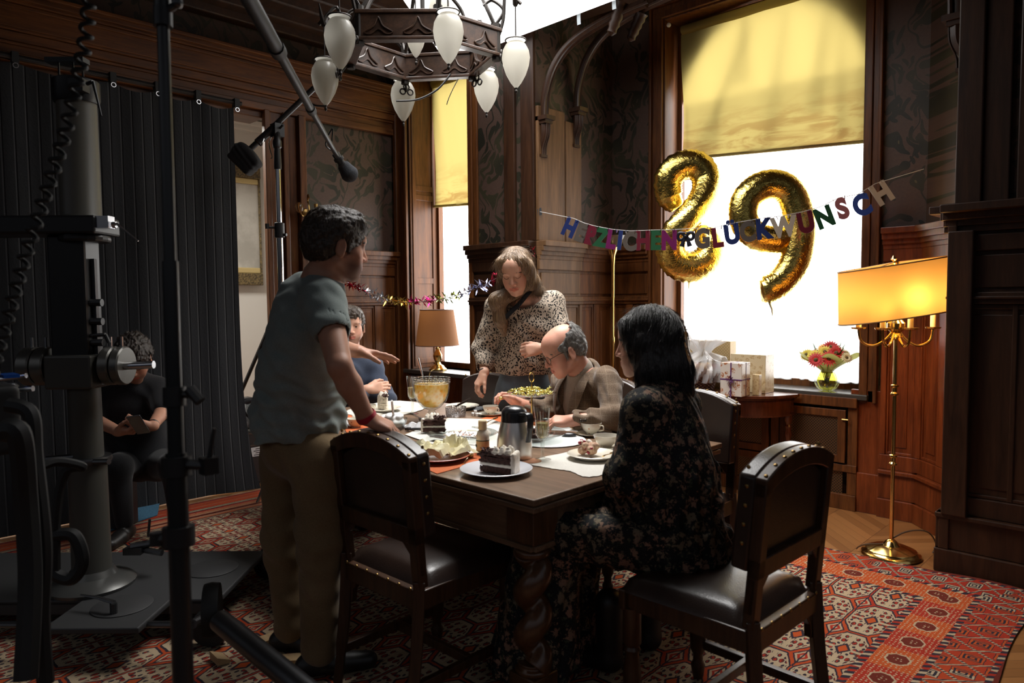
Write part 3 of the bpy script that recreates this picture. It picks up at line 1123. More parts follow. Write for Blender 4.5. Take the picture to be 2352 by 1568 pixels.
for k, (dx, dy) in enumerate(((-.19, .02), (-.115, -.085), (.02, -.10), (.19, -.01), (.06, .10))):
    d = SH_ROT @ Vector((dx, dy, 0))
    arm = MB()
    arm.tube(catmull([(0, 0, 1.185), d * .25 + Vector((0, 0, 1.12)), d * .6 + Vector((0, 0, 1.085)), d * .92 + Vector((0, 0, 1.11)), d + Vector((0, 0, 1.17))], 6), .007, 8)
    arm.lathe([(.006, 1.165), (.036, 1.172), (.04, 1.18), (.014, 1.182)], 18, Matrix.Translation(d))
    arm = arm.build('candle_arm', BRASS, fl)
    MB().lathe([(.014, 1.18), (.014, 1.245)], 12, Matrix.Translation(d)).build('candle_sleeve', SLEEVE, arm)
    MB().ell(d + Vector((0, 0, 1.275)), (.016, .016, .032), 12, 8).build('bulb', bulb_m, arm)
    if k in (0, 2, 3):
        l = bpy.data.lights.new('lamp_bulb_light', 'POINT')
        l.energy, l.color, l.shadow_soft_size = 3.8, (1, .63, .26), .03
        lo = bpy.data.objects.new('lamp_bulb_light', l)
        COL.objects.link(lo)
        lo.location = Vector((-1.18, 4.15, 1.40)) + d * .9


def shade_mat(name, c, t=.6, tc=None):
    M = Mat(name, c, .8)
    x, y, z = M.xyz(M.coord())
    tr = M.node('ShaderNodeBsdfTranslucent')
    tr.inputs[0].default_value = (*(tc or c), 1)
    mx = M.node('ShaderNodeMixShader')
    mx.inputs[0].default_value = t
    M.link(M.b.outputs[0], mx.inputs[1])
    M.link(tr.outputs[0], mx.inputs[2])
    M.link(mx.outputs[0], M.nt.nodes['Material Output'].inputs[0])
    return M.m


def oval_shade(rx0, ry0, rx1, ry1, z0, z1, rot):
    def f(u, v):
        a = 2 * PI * u
        rx, ry = rx0 + (rx1 - rx0) * v, ry0 + (ry1 - ry0) * v
        return rot @ Vector((rx * math.cos(a), ry * math.sin(a), z0 + (z1 - z0) * v))
    return f


SHC = Matrix.Translation((0, 0, 1.38)) @ TILT @ SH_ROT @ Matrix.Translation((0, 0, -1.38))
mb = MB()
mb.grid(oval_shade(.322, .175, .295, .155, 1.235, 1.498, SHC), 48, 6, cu=True)
o = mb.build('lamp_shade', shade_mat('yellow_shade', (.80, .50, .14), .5, (.36, .225, .078)), fl)
mb = MB()
for z, rx, ry in ((1.235, .323, .176), (1.498, .296, .156)):
    mb.tube([SHC @ Vector((rx * math.cos(2 * PI * k / 48), ry * math.sin(2 * PI * k / 48), z)) for k in range(48)], .0035, 6, closed=True)
for k in range(3): mb.rod(SHC @ Vector((0, 0, 1.508)), SHC @ Vector((.292 * math.cos(k * 2.1), .15 * math.sin(k * 2.1), 1.498)), .003, 6)
mb.build('shade_rim', plain('shade_trim', (.30, .17, .06), .5), o)
MB().lathe([(.006, 1.495), (.012, 1.505), (.006, 1.512), (.015, 1.524), (.006, 1.538), (0, 1.545)], 12, SHC).build('finial', BRASS, fl)
mb = MB()
mb.tube(catmull([(-.03, -.02, .06), (.06, .03, .13), (.15, .08, .14), (.19, .10, .08), (.18, .08, .035)], 6), .004, 6)
mb.tube(catmull([(-.03, -.02, .06), (-.10, -.07, .055), (-.145, -.06, .03), (-.16, -.05, .012)], 6), .004, 6)
mb.build('cord', plain('brown_cord', (.09, .045, .02), .5), fl)

# ------------------------------------------------------------------ table lamp on the sill of the small window
p = (-4.745, 3.965, .80)
tl = thing('table_lamp', 'unlit brass table lamp with brown shade on the sill of the small window', 'lamp', p)
MB().lathe([(0, 0), (.075, 0), (.078, .012), (.06, .025), (.05, .04), (.03, .05), (.022, .07), (.036, .10), (.04, .13), (.024, .16), (.015, .18), (.022, .19), (.012, .2), (.008, .34), (0, .34)], 24).build('base', BRASS, tl)
MB().grid(oval_shade(.188, .188, .145, .145, .215, .52, Matrix.Identity(4)), 40, 4, cu=True).build('lamp_shade', shade_mat('brown_shade', (.27, .115, .040), .45, (.21, .085, .026)), tl)
mb = MB()
for z, r in ((.215, .189), (.52, .146)): mb.tube([(r * math.cos(2 * PI * k / 40), r * math.sin(2 * PI * k / 40), z) for k in range(40)], .004, 6, closed=True)
mb.build('shade_rim', plain('dark_rim', (.10, .04, .02), .5), tl)
MB().tube(catmull([(.03, -.06, .015), (.04, -.11, .0), (.04, -.13, -.05), (.03, -.13, -.2)], 6), .003, 6).build('cord', plain('gold_cord', (.5, .33, .1), .5), tl)

# ------------------------------------------------------------------ torchiere in the alcove corner
p = PD(1408, 800, 5.60)
to = thing('torchiere', 'tall slim brass uplighter floor lamp in the alcove corner behind the banner', 'lamp', (p.x, p.y, 0))
MB().lathe([(0, 0), (.13, 0), (.13, .015), (.03, .03), (.014, .05), (0, .05)], 28).build('base', BRASS, to)
mb = MB()
mb.lathe([(.010, .04), (.010, 1.05), (.014, 1.06), (.014, 1.10), (.009, 1.11), (.009, 1.4), (.011, 1.42), (.012, 1.66), (.02, 1.74), (.045, 1.795), (.047, 1.80), (0, 1.80)], 18)
mb.build('pole', BRASS, to)
MB().lathe([(.02, 1.80), (.06, 1.825), (.11, 1.865), (.125, 1.885), (.128, 1.886), (.112, 1.862), (.06, 1.82)], 28, cap=False).build('dish', plain('smoky_glass_dish', (.12, .09, .05), .12, coat=.5), to)

# ------------------------------------------------------------------ wall sconce beside the door
p = Vector((XL + .08, 2.965, 2.10))
sc = thing('wall_sconce', 'small curled brass wall sconce on the door casing left of the wallpaper', 'lamp', p)
mb = MB()
mb.lathe([(0, -.01), (.035, 0), (.03, .012), (.01, .02), (0, .02)], 14, Matrix.Rotation(RAD(90), 4, 'Y'))
mb.tube(catmull([(0, 0, -.02), (.05, -.01, -.07), (.09, -.02, -.03), (.08, -.02, .05), (.05, -.01, .09), (.09, -.03, .13), (.12, -.04, .10)], 6), .007, 6)
mb.tube(catmull([(0, 0, .0), (.04, -.05, -.03), (.05, -.09, .02), (.04, -.08, .06)], 6), .006, 6)
mb.lathe([(.012, -.02), (.02, .0), (.012, .02), (.014, .07)], 10, Matrix.Translation((.05, .06, .0)))
mb.build('bracket', BRASS_OLD, sc)
MB().ell((.05, -.085, .03), (.034, .034, .042), 14, 10).build('glass_globe', Mat('amber_glass', (.35, .18, .08), .08, trans=.7).m, sc)

# ------------------------------------------------------------------ chandelier
CC = PD(972, 118, 4.05)
cz = 2.73
chd = thing('chandelier', 'dark carved wooden ring chandelier with eight frosted glass drops', 'chandelier', (CC.x, CC.y, cz))
VP = [((826, 62), 3.72), ((1006, 52), 3.72), ((1140, 108), 3.98), ((1085, 158), 4.34), ((930, 168), 4.40), ((806, 128), 4.10)]
ring = []
for (px, py), d in VP:
    q = PD(px, py, d)
    ring.append(Vector((q.x - CC.x, q.y - CC.y, 0)))
IRON_WOOD = wood('chandelier_oak', (.020, .010, .006), (.075, .036, .020), 'x', rough=.4)
for i in range(6):
    a, b = ring[i], ring[(i + 1) % 6]
    d = (b - a)
    L_ = d.length
    d.normalize()
    n = Vector((d.y, -d.x, 0))
    if n.dot((a + b) / 2) < 0: n = -n
    M = Matrix(((d.x, n.x, 0, a.x), (d.y, n.y, 0, a.y), (0, 0, 1, .0), (0, 0, 0, 1)))
    mb = MB()
    mb.box((-.01, -.02, .035), (L_ + .01, .02, .155), M)
    mb.box((-.02, -.028, .155), (L_ + .02, .03, .175), M)
    mb.box((-.02, -.028, .02), (L_ + .02, .03, .038), M)
    beam = mb.build('beam', IRON_WOOD, chd, smooth=0, bevel=.004)
    orn = MB()
    for s in (-1, 1):
        for u0 in (.25, .75):
            orn.tube(catmull([M @ Vector((L_ * (u0 + k), s * .024, z)) for k, z in ((-.18, .06), (-.06, .09), (0, .135), (.06, .09), (.18, .06), (.1, .05), (0, .075), (-.1, .05))], 4, closed=True), .005, 5, closed=True)
    orn.build('carved_tracery', IRON_WOOD, beam)
mb = MB()
for k in range(6):
    p = ring[k]
    mb.rod(p, p + Vector((0, 0, .20)), .024, 8)
    mb.tube(catmull([p + Vector((0, 0, .17)), p * .85 + Vector((.02, 0, .28)), p * .7 + Vector((0, .02, .40)), p * .35 + Vector((0, 0, .48)), Vector((0, 0, .52))], 5), .011, 6)
    mb.tube(catmull([p + Vector((0, 0, .2)), p * 1.1 + Vector((0, 0, .27)), p * .95 + Vector((0, 0, .33)), p * .8 + Vector((.02, 0, .30))], 5), .009, 6)
mb.rod((0, 0, .3), (0, 0, .53), .013, 8)
mb.build('iron_stays', IRON, chd)
FROST = Mat('frosted_drop_glass', (.40, .38, .33), .3, coat=.3)
x, y, z = FROST.xyz(FROST.coord())
FROST.bump((FROST.noise(FROST.coord(), 60, 2)), .25, .003)
tr = FROST.node('ShaderNodeBsdfTranslucent')
tr.inputs[0].default_value = (.62, .60, .54, 1)
mx = FROST.node('ShaderNodeMixShader')
mx.inputs[0].default_value = .6
FROST.link(FROST.b.outputs[0], mx.inputs[1])
FROST.link(tr.outputs[0], mx.inputs[2])
FROST.link(mx.outputs[0], FROST.nt.nodes['Material Output'].inputs[0])
FROST = FROST.m
drops = [((781, 98), 3.58, 0), ((1030, 86), 3.62, 1), ((1185, 146), 3.95, 2), ((1117, 208), 4.38, 3), ((926, 230), 4.52, 4), ((747, 188), 4.08, 5), ((955, 85), 4.25, -1), ((1010, 30), 4.2, -1)]
gl0 = None
for (px, py), d, k in drops:
    q = PD(px, py, d) - Vector((CC.x, CC.y, cz))
    prof = [(.0, -.135), (.010, -.13), (.03, -.105), (.055, -.06), (.072, -.01), (.078, .03), (.072, .07), (.056, .10), (.045, .112), (.05, .122), (.056, .127)]
    if k < 0: prof = [(r * .8, z * .9) for r, z in prof]
    g = MB().lathe(prof, 28, Matrix.Translation(q), cap=False).build('glass_drop', FROST, chd)
    MB().lathe([(0, -.165), (.006, -.16), (.009, -.15), (.005, -.14), (.009, -.133), (0, -.125)], 10, Matrix.Translation(q)).build('drop_finial', IRON, g)
    mb = MB()
    if k >= 0:
        v = ring[k]
        out = Vector((v.x, v.y, 0)).normalized()
        side = Vector((-out.y, out.x, 0))
        tip = Vector((q.x, q.y, q.z + .32))
        # dragon-headed arm that rises from the ring corner over the drop, and the hanger rod
        mb.tube(catmull([v + Vector((0, 0, .10)), v + out * .04 + Vector((0, 0, .22)), (v + tip) / 2 + Vector((0, 0, .16 + tip.z * .25)), tip + Vector((0, 0, .03)), tip + out * .03], 5), .010, 6)
        mb.tube([tip + side * .07 + Vector((0, 0, .09)), tip + side * .03 + Vector((0, 0, .03)), tip, tip - side * .03 + Vector((0, 0, .03)), tip - side * .07 + Vector((0, 0, .09))], [.004, .012, .016, .012, .004], 6)
        mb.rod(tip, Vector((q.x, q.y, q.z + .12)), .004, 6)
        # trefoil bracket against the glass
        c = q - out * .08 + Vector((0, 0, .03))
        for dx, dz in ((-.024, .0), (.024, 0), (0, .03)):
            mb.tube([c + side * (dx + .017 * math.cos(t)) + Vector((0, 0, dz + .017 * math.sin(t))) for t in np.linspace(0, 2 * PI, 13)[:-1]], .005, 5, closed=True)
        mb.rod(c, v + Vector((0, 0, .05)), .007, 6)
    else:
        mb.rod(Vector((q.x, q.y, q.z + .11)), (q.x, q.y, .5), .004, 6)
    mb.tube([q + Vector((.058 * math.cos(t), .058 * math.sin(t), .125)) for t in np.linspace(0, 2 * PI, 20)[:-1]], .004, 5, closed=True)
    mb.build('drop_fitting', IRON, g)
# cable and a strip of black tape hanging from the ring
q = [PD(px, py, 4.2) - Vector((CC.x, CC.y, cz)) for px, py in ((1035, 170), (1005, 205), (960, 228), (910, 232))]
MB().tube(catmull(q, 6), .006, 6).build('cable', BLACK_RUBBER, chd)
q = [PD(px, py, 4.15) - Vector((CC.x, CC.y, cz)) for px, py in ((1052, 182), (1040, 205), (1031, 225), (1026, 240))]
MB().tube(catmull(q, 4), .012, 4, flat=.2).build('tape_tail', BLACK_RUBBER, chd)
q = [PD(px, py, 4.08) - Vector((CC.x, CC.y, cz)) for px, py in ((745, 243), (725, 242), (705, 232), (690, 225))]
MB().tube(catmull(q, 4), .005, 5).build('cable', BLACK_RUBBER, chd)
# ------------------------------------------------------------------ smooth solids: blended shapes -> one continuous mesh
def rot3(x=0, y=0, z=0):
    return np.array(Euler((RAD(x), RAD(y), RAD(z)), 'XYZ').to_matrix())


class Body:
    """Round cones and ellipsoids blended into one field, meshed with surface nets on the active blocks only."""

    def __init__(s):
        s.p = []            # (kind, params, k, op, centre, radius)

    def cone(s, a, b, ra, rb, k=.02, op='+'):
        a, b = np.array(a, float), np.array(b, float)
        s.p.append(('c', (a, b, ra, rb), k, op, (a + b) / 2, np.linalg.norm(b - a) / 2 + max(ra, rb)))
        return s

    def chain(s, pts, rs, k=.02, op='+'):
        for i in range(len(pts) - 1): s.cone(pts[i], pts[i + 1], rs[i], rs[i + 1], k, op)
        return s

    def ell(s, c, r, R=None, k=.02, op='+'):
        c, r = np.array(c, float), np.array(r, float)
        R = np.eye(3) if R is None else np.array(R, float)
        s.p.append(('e', (c, r, R), k, op, c, r.max()))
        return s

    def box(s, c, h, R=None, rd=.01, k=.01, op='+'):
        c, h = np.array(c, float), np.array(h, float)
        R = np.eye(3) if R is None else np.array(R, float)
        s.p.append(('b', (c, h, R, rd), k, op, c, np.linalg.norm(h) + rd))
        return s

    def half(s, c, n, k=.006):     # keep only what lies behind the plane
        n = np.array(n, float)
        n /= np.linalg.norm(n)
        s.p.append(('h', (np.array(c, float), n), k, 'x', np.array(c, float), 1e9))
        return s

    @staticmethod
    def dist(kind, q, P):
        if kind == 'c':
            a, b, ra, rb = q
            ba = b - a
            l2 = ba @ ba
            if l2 < 1e-12: return np.linalg.norm(P - a, axis=-1) - ra
            t = np.clip(((P - a) @ ba) / l2, 0, 1)
            return np.linalg.norm(P - a - t[..., None] * ba, axis=-1) - (ra + (rb - ra) * t)
        if kind == 'e':
            c, r, R = q
            L = (P - c) @ R
            k0 = np.linalg.norm(L / r, axis=-1)
            k1 = np.linalg.norm(L / (r * r), axis=-1)
            return k0 * (k0 - 1) / np.maximum(k1, 1e-9)
        if kind == 'b':
            c, h, R, rd = q
            L = np.abs((P - c) @ R) - h
            return np.linalg.norm(np.maximum(L, 0), axis=-1) + np.minimum(L.max(-1), 0) - rd
        c, n = q
        return (P - c) @ n

    def mesh(s, h=.004, B=12, warp=None, amp=0.0, smooth=0):
        pr = [p for p in s.p if p[3] == '+']
        lo = np.min([p[4] - p[5] for p in pr], 0) - 3 * h - amp
        hi = np.max([p[4] + p[5] for p in pr], 0) + 3 * h + amp
        nb = np.ceil((hi - lo) / (h * B)).astype(int)
        bi = np.stack(np.meshgrid(*[np.arange(n) for n in nb], indexing='ij'), -1).reshape(-1, 3)
        cen = lo + (bi + .5) * B * h
        hd = B * h * .87
        D = None
        per = []
        for kind, q, k, op, c, r in s.p:
            d = s.dist(kind, q, cen)
            per.append(d)
            D = s.blend(D, d, k, op)
        act = np.abs(D) < hd * 1.35 + amp + .01
        bi, per = bi[act], [d[act] for d in per]
        g = np.stack(np.meshgrid(*[np.arange(B + 1)] * 3, indexing='ij'), -1)
        nblk = len(bi)
        base = bi * B
        F = np.empty((nblk, B + 1, B + 1, B + 1), np.float32)
        CH = 400
        for i0 in range(0, nblk, CH):
            sl = slice(i0, min(i0 + CH, nblk))
            P = lo + (base[sl][:, None, None, None, :] + g[None]) * h
            Dv = None
            for (kind, q, k, op, c, r), pd in zip(s.p, per):
                near = np.abs(pd[sl]) < 2.6 * hd + k + .015 if op != '+' else pd[sl] < 2.6 * hd + k + .015
                if op == 'x': near[:] = True
                if Dv is None: Dv = np.full(P.shape[:-1], 1.0)
                if not near.any(): continue
                if near.all(): Dv = s.blend(Dv, s.dist(kind, q, P), k, op)
                else: Dv[near] = s.blend(Dv[near], s.dist(kind, q, P[near]), k, op)
            if warp is not None: Dv = Dv + warp(P)
            F[sl] = Dv
        # surface nets
        S = F < 0
        key = lambda ijk: (ijk[..., 0].astype(np.int64) << 42) | (ijk[..., 1].astype(np.int64) << 21) | ijk[..., 2].astype(np.int64)
        cnt = np.zeros((nblk, B, B, B), np.int8)
        cs = [(a, b, c) for a in (0, 1) for b in (0, 1) for c in (0, 1)]
        for a, b, c in cs: cnt += S[:, a:a + B, b:b + B, c:c + B]
        idx = np.argwhere((cnt > 0) & (cnt < 8))
        blk, ijk = idx[:, 0], idx[:, 1:]
        gi = base[blk] + ijk
        val = {c: F[blk, ijk[:, 0] + c[0], ijk[:, 1] + c[1], ijk[:, 2] + c[2]] for c in cs}
        acc, n = np.zeros((len(idx), 3)), np.zeros(len(idx))
        for ax in range(3):
            for c in cs:
                if c[ax]: continue
                d = list(c)
                d[ax] = 1
                va, vb = val[c], val[tuple(d)]
                cr = (va < 0) != (vb < 0)
                t = np.where(cr, va / np.where(cr, va - vb, 1), 0)
                p = np.array(c, float)[None].repeat(len(idx), 0)
                p[:, ax] = t
                acc += p * cr[:, None]
                n += cr
        verts = lo + (gi + acc / n[:, None]) * h
        keys = key(gi)
        order = np.argsort(keys)
        sk = keys[order]
        faces = []
        for ax in range(3):
            o1, o2 = [(1, 2), (2, 0), (0, 1)][ax]
            A = S[:, :B, :B, :B]
            sh = [slice(0, B)] * 3
            sh[ax] = slice(1, B + 1)
            Bq = S[(slice(None), *sh)]
            e = np.argwhere(A != Bq)
            if not len(e): continue
            fl = A[tuple(e.T)]
            p = base[e[:, 0]] + e[:, 1:]
            e1, e2 = np.eye(3, dtype=int)[o1], np.eye(3, dtype=int)[o2]
            quad = [p - e1 - e2, p - e2, p, p - e1]
            ids, ok = [], np.ones(len(p), bool)
            for qd in quad:
                kk = key(qd)
                j = np.minimum(np.searchsorted(sk, kk), len(sk) - 1)
                ok &= sk[j] == kk
                ids.append(order[j])
            f = np.stack(ids, -1)
            f[~fl] = f[~fl][:, ::-1]
            faces.append(f[ok])
        faces = np.concatenate(faces)
        for _ in range(smooth):
            a = np.zeros_like(verts)
            m = np.zeros(len(verts))
            for i in range(4):
                np.add.at(a, faces[:, i], verts[faces[:, (i + 1) % 4]] + verts[faces[:, i - 1]])
                np.add.at(m, faces[:, i], 2)
            verts = verts * .4 + .6 * a / np.maximum(m, 1)[:, None]
        return verts, faces

    @staticmethod
    def blend(D, d, k, op):
        if D is None: return d
        if op == '+':
            hh = np.maximum(k - np.abs(D - d), 0) / k if k > 0 else 0
            return np.minimum(D, d) - hh * hh * k * .25
        e = -d if op == '-' else d
        hh = np.maximum(k - np.abs(D - e), 0) / k if k > 0 else 0
        return np.maximum(D, e) + hh * hh * k * .25

    def build(s, name, mat, parent=None, h=.004, warp=None, amp=0.0, color=None, smooth=1, loc=None):
        v, f = s.mesh(h, warp=warp, amp=amp, smooth=smooth)
        L = np.array(loc if loc is not None else (parent.location if parent else (0, 0, 0)), float)
        me = bpy.data.meshes.new(name)
        me.vertices.add(len(v))
        me.vertices.foreach_set('co', (v - L).astype(np.float32).ravel())
        me.loops.add(len(f) * 4)
        me.loops.foreach_set('vertex_index', f.astype(np.int32).ravel())
        me.polygons.add(len(f))
        me.polygons.foreach_set('loop_start', np.arange(0, len(f) * 4, 4, dtype=np.int32))
        me.update(calc_edges=True)
        me.validate()
        me.shade_smooth()
        me.materials.append(mat)
        if color is not None and len(me.vertices) == len(v):
            at = me.color_attributes.new('Tone', 'FLOAT_COLOR', 'POINT')
            c = np.ones((len(v), 4), np.float32)
            c[:, :3] = color(v)
            at.data.foreach_set('color', c.ravel())
        o = bpy.data.objects.new(name, me)
        COL.objects.link(o)
        if parent: o.parent = parent
        elif loc is not None: o.location = loc
        return o


def folds(amp, dirs, seed=0, mask=None):
    """Cloth folds: a few warped waves across the given directions (direction, wavelength, weight)."""
    r = np.random.default_rng(seed)
    ph = r.uniform(0, 6, (len(dirs), 3))

    def f(P):
        d = 0
        for (n, wl, wt), q in zip(dirs, ph):
            n = np.array(n, float)
            n /= np.linalg.norm(n)
            w = 2 * PI / wl
            x = P @ n
            lump = np.sin(P @ np.roll(n, 1) * w * .31 + q[0]) + np.sin(P @ np.roll(n, 2) * w * .23 + q[1])
            d = d + wt * np.sin(x * w + lump * 1.3 + q[2]) * (.55 + .45 * np.sin(P[..., 2] * 11 + q[0] + lump))
        d = d * amp
        return d if mask is None else d * mask(P)
    return f


def vnoise(P, seed=0):
    """Value noise in -1..1 on any array of points."""
    i = np.floor(P).astype(np.int64)
    f = P - i
    f = f * f * (3 - 2 * f)
    out = 0
    for a in (0, 1):
        for b in (0, 1):
            for c in (0, 1):
                h = (i[..., 0] + a) * 374761393 + (i[..., 1] + b) * 668265263 + (i[..., 2] + c) * 2147483647 + seed * 974711
                h = (h ^ (h >> 13)) * 1274126177
                h = (h ^ (h >> 16)) & 0xffff
                w = (f[..., 0] if a else 1 - f[..., 0]) * (f[..., 1] if b else 1 - f[..., 1]) * (f[..., 2] if c else 1 - f[..., 2])
                out = out + w * (h / 32767.5 - 1)
    return out


def grow_hair(hair, parent, mat, n, length, flow, lift=.25, width=.0011, jitter=.35, seed=1, keep=None, bend=.095, below=None):
    """Fine tapered strands rooted on a hair mesh, lying along the flow direction."""
    me = hair.data
    m = len(me.vertices)
    co, no = np.empty(m * 3, np.float32), np.empty(m * 3, np.float32)
    me.vertices.foreach_get('co', co)
    me.vertices.foreach_get('normal', no)
    co, no = co.reshape(-1, 3) + np.array(parent.location), no.reshape(-1, 3)
    r = np.random.default_rng(seed)
    ok = np.arange(m)
    if keep is not None: ok = ok[keep(co)]
    idx = r.choice(ok, min(n, len(ok)), replace=False)
    P, N = co[idx].astype(float), no[idx].astype(float)
    D = flow(P) + r.normal(0, jitter, P.shape)
    D -= N * (D * N).sum(1)[:, None]
    D /= np.linalg.norm(D, axis=1)[:, None] + 1e-9
    S = np.cross(D, N)
    L = length * r.uniform(.6, 1.25, len(P))[:, None]
    rad = np.full((len(P), 1), bend) if below is None else np.where(P[:, 2:3] < below, .9, bend)
    vs, k = [], 4
    for j in range(k + 1):
        t = j / k
        c = P - N * (.0015 + (L * t) ** 2 / (2 * rad)) + D * L * t + N * L * lift * (t * (1 - .55 * t)) + S * L * .06 * np.sin(t * 3 + r.uniform(0, 6, len(P)))[:, None]
        w = width * (1 - .85 * t)
        vs += [c - S * w, c + N * w * .9, c + S * w]
    V_ = np.stack(vs, 1).reshape(-1, 3) - np.array(parent.location)
    per = 3 * (k + 1)
    f = []
    for j in range(k):
        for a in range(3):
            b = (a + 1) % 3
            f.append((j * 3 + a, j * 3 + b, j * 3 + 3 + b, j * 3 + 3 + a))
    F_ = (np.arange(len(P))[:, None, None] * per + np.array(f)[None]).reshape(-1, 4)
    me2 = bpy.data.meshes.new('hair_strands')
    me2.vertices.add(len(V_))
    me2.vertices.foreach_set('co', V_.astype(np.float32).ravel())
    me2.loops.add(len(F_) * 4)
    me2.loops.foreach_set('vertex_index', F_.astype(np.int32).ravel())
    me2.polygons.add(len(F_))
    me2.polygons.foreach_set('loop_start', np.arange(0, len(F_) * 4, 4, dtype=np.int32))
    me2.update(calc_edges=True)
    me2.shade_smooth()
    me2.materials.append(mat)
    o = bpy.data.objects.new('hair_strands', me2)
    COL.objects.link(o)
    o.parent = hair
    o['kind'] = 'stuff'
    return o


# ------------------------------------------------------------------ people
def skin_material(name, base, stubble=False):
    M = Mat(name, base, .48, spec=.4, sss=.12)
    n = M.noise(M.coord(), 34, 4)
    a = M.attr('Tone')
    c = M.mix(n, base, tuple(x * k for x, k in zip(base, (.80, .70, .66))))
    mx = M.node('ShaderNodeMix', data_type='RGBA', blend_type='MULTIPLY')
    mx.inputs[0].default_value = 1
    M.link(c, mx.inputs[6])
    M.link(a, mx.inputs[7])
    M.color(mx.outputs[2])
    M.bump(M.noise(M.coord(), 220, 2), .06, .002)
    return M.m


class Head:
    """A head in its own frame: x to the person's left is -x, y forward, z up; origin between the eyes' level and the ears."""

    def __init__(s, c, yaw, pitch, roll=0.0, sc=1.0):
        # yaw: compass angle of the face direction in the room (0 = +X, 90 = +Y); pitch < 0 looks down
        R = Matrix.Rotation(RAD(yaw - 90), 3, 'Z') @ Matrix.Rotation(RAD(pitch), 3, 'X') @ Matrix.Rotation(RAD(roll), 3, 'Y')
        s.R, s.c, s.s = np.array(R), np.array(c, float), sc

    def w(s, *p): return s.c + s.R @ (np.array(p, float) * s.s)
    def l(s, P): return ((P - s.c) @ s.R) / s.s

    def cone(s, B, a, b, ra, rb, k=.012, op='+'): B.cone(s.w(*a), s.w(*b), ra * s.s, rb * s.s, k * s.s, op)
    def ell(s, B, c, r, k=.012, op='+', R=None): B.ell(s.w(*c), np.array(r) * s.s, s.R if R is None else s.R @ R, k * s.s, op)

    def shape(s, B, female=False, closed=True, nose=1.0, jowl=0.0):
        f = -.004 if female else 0
        s.ell(B, (0, -.014, .036), (.074 + f * .5, .096, .080), .02)
        s.ell(B, (0, .028, -.022), (.060 + f, .062, .088 + f), .03)
        s.ell(B, (0, .045, .045), (.055, .042, .045), .03)
        for q in (-1, 1):
            s.cone(B, (q * (.054 + f), -.004, -.055), (q * (.022), .060, -.098), .020, .016, .022)
            s.ell(B, (q * .042, .050, -.030), (.022, .022, .022), .025)
            s.ell(B, (q * .034, .058, -.062), (.020 + jowl, .020, .024 + jowl), .025)
        s.ell(B, (0, .074, -.099), (.021 + f, .016, .017), .02)
        s.cone(B, (-.034, .077, .019), (.034, .077, .019), .0085 if not female else .006, .0085 if not female else .006, .02)
        for q in (-1, 1):
            s.ell(B, (q * .031, .093, .001), (.019, .014, .0115), .014, '-')
        for q in (-1, 1):
            s.ell(B, (q * .031, .0715, -.001), (.0148, .0140, .0135), .006)
            s.cone(B, (q * .018, .083, .0105), (q * .046, .076, .0095), .0035, .003, .008)
        if not closed:
            for q in (-1, 1):
                s.ell(B, (q * .031, .0885, -.0015), (.0115, .008, .0052), .003, '-')
        s.cone(B, (0, .083, .010), (0, .083 + .021 * nose, -.033), .0075, .0098, .012)
        for q in (-1, 1):
            s.ell(B, (q * .0125, .092, -.037), (.0085, .010, .0075), .008)
            s.ell(B, (q * .0065, .099, -.044), (.0035, .005, .003), .003, '-')
        s.ell(B, (0, .072, -.068), (.030, .022, .020), .02)
        for q in (-1, 1):
            s.cone(B, (0, .0945, -.0605), (q * .022, .081, -.0655), .0042, .0022, .005)
            s.cone(B, (0, .0925, -.0715), (q * .020, .081, -.0675), .0052, .0026, .005)
        s.cone(B, (-.024, .0905, -.0658), (.024, .0905, -.0658), .0016, .0016, .003, '-')
        for q in (-1, 1):
            E = rot3(0, 0, q * -22)
            s.ell(B, (q * .077, -.012, -.014), (.0085, .019, .032), .008, R=E)
            s.ell(B, (q * .0865, -.008, -.012), (.006, .010, .019), .004, '-', R=E)
            s.ell(B, (q * .080, -.006, -.040), (.006, .008, .009), .006)

    def tone(s, lip=(.78, .42, .42), stubble=0.0, flush=.12, scalp=None):
        def f(v):
            p = s.l(v)
            out = np.ones((len(v), 3))
            near = np.linalg.norm(p, axis=1) < .17
            x, y, z = p[:, 0], p[:, 1], p[:, 2]
            m = near & (y > .076) & (np.abs(x) < .025) & (z > -.079 + .2 * np.abs(x)) & (z < -.0565 - .15 * np.abs(x))
            out[m] = lip
            ck = np.exp(-(((np.abs(x) - .045) / .02) ** 2 + ((z + .035) / .022) ** 2)) * near * (y > .03)
            out *= 1 - np.outer(ck, (0, flush, flush))
            nz = np.exp(-((x / .014) ** 2 + ((z + .036) / .02) ** 2)) * near * (y > .085)
            out *= 1 - np.outer(nz, (0, flush, flush))
            if stubble:
                st = near & (y > -.02) & (p[:, 2] > -.125) & (z < -.040 - .12 * (y - .03)) & ~m
                wgt = st * np.clip((-.040 - z) / .025, 0, 1) * np.clip((y + .015) / .05, 0, 1) * stubble
                out *= 1 - np.outer(wgt, (1, 1, .95))
            return out
        return f

    def brow(s, parent, mat, dz=0.0):
        for q in (-1, 1):
            pts = [s.w(q * .014, .0865, .018 + dz), s.w(q * .030, .0865, .023 + dz), s.w(q * .046, .078, .019 + dz), s.w(q * .052, .070, .014 + dz)]
            mb = MB().tube(catmull(pts, 5), [.0022 * s.s, .0032 * s.s] + [.0034 * s.s] * 11 + [.003, .002, .001], 6)
            mb.build('eyebrow', mat, parent, loc=parent.location)

    def lashes(s, parent, mat, low=True):
        for q in (-1, 1):
            z = -.0085 if low else -.003
            pts = [s.w(q * .018, .0815, z + .004), s.w(q * .025, .0855, z), s.w(q * .033, .0865, z - .001), s.w(q * .041, .0825, z + .002), s.w(q * .046, .077, z + .005)]
            MB().tube(catmull(pts, 4), .0011 * s.s, 5).build('eyelash', mat, parent, loc=parent.location)

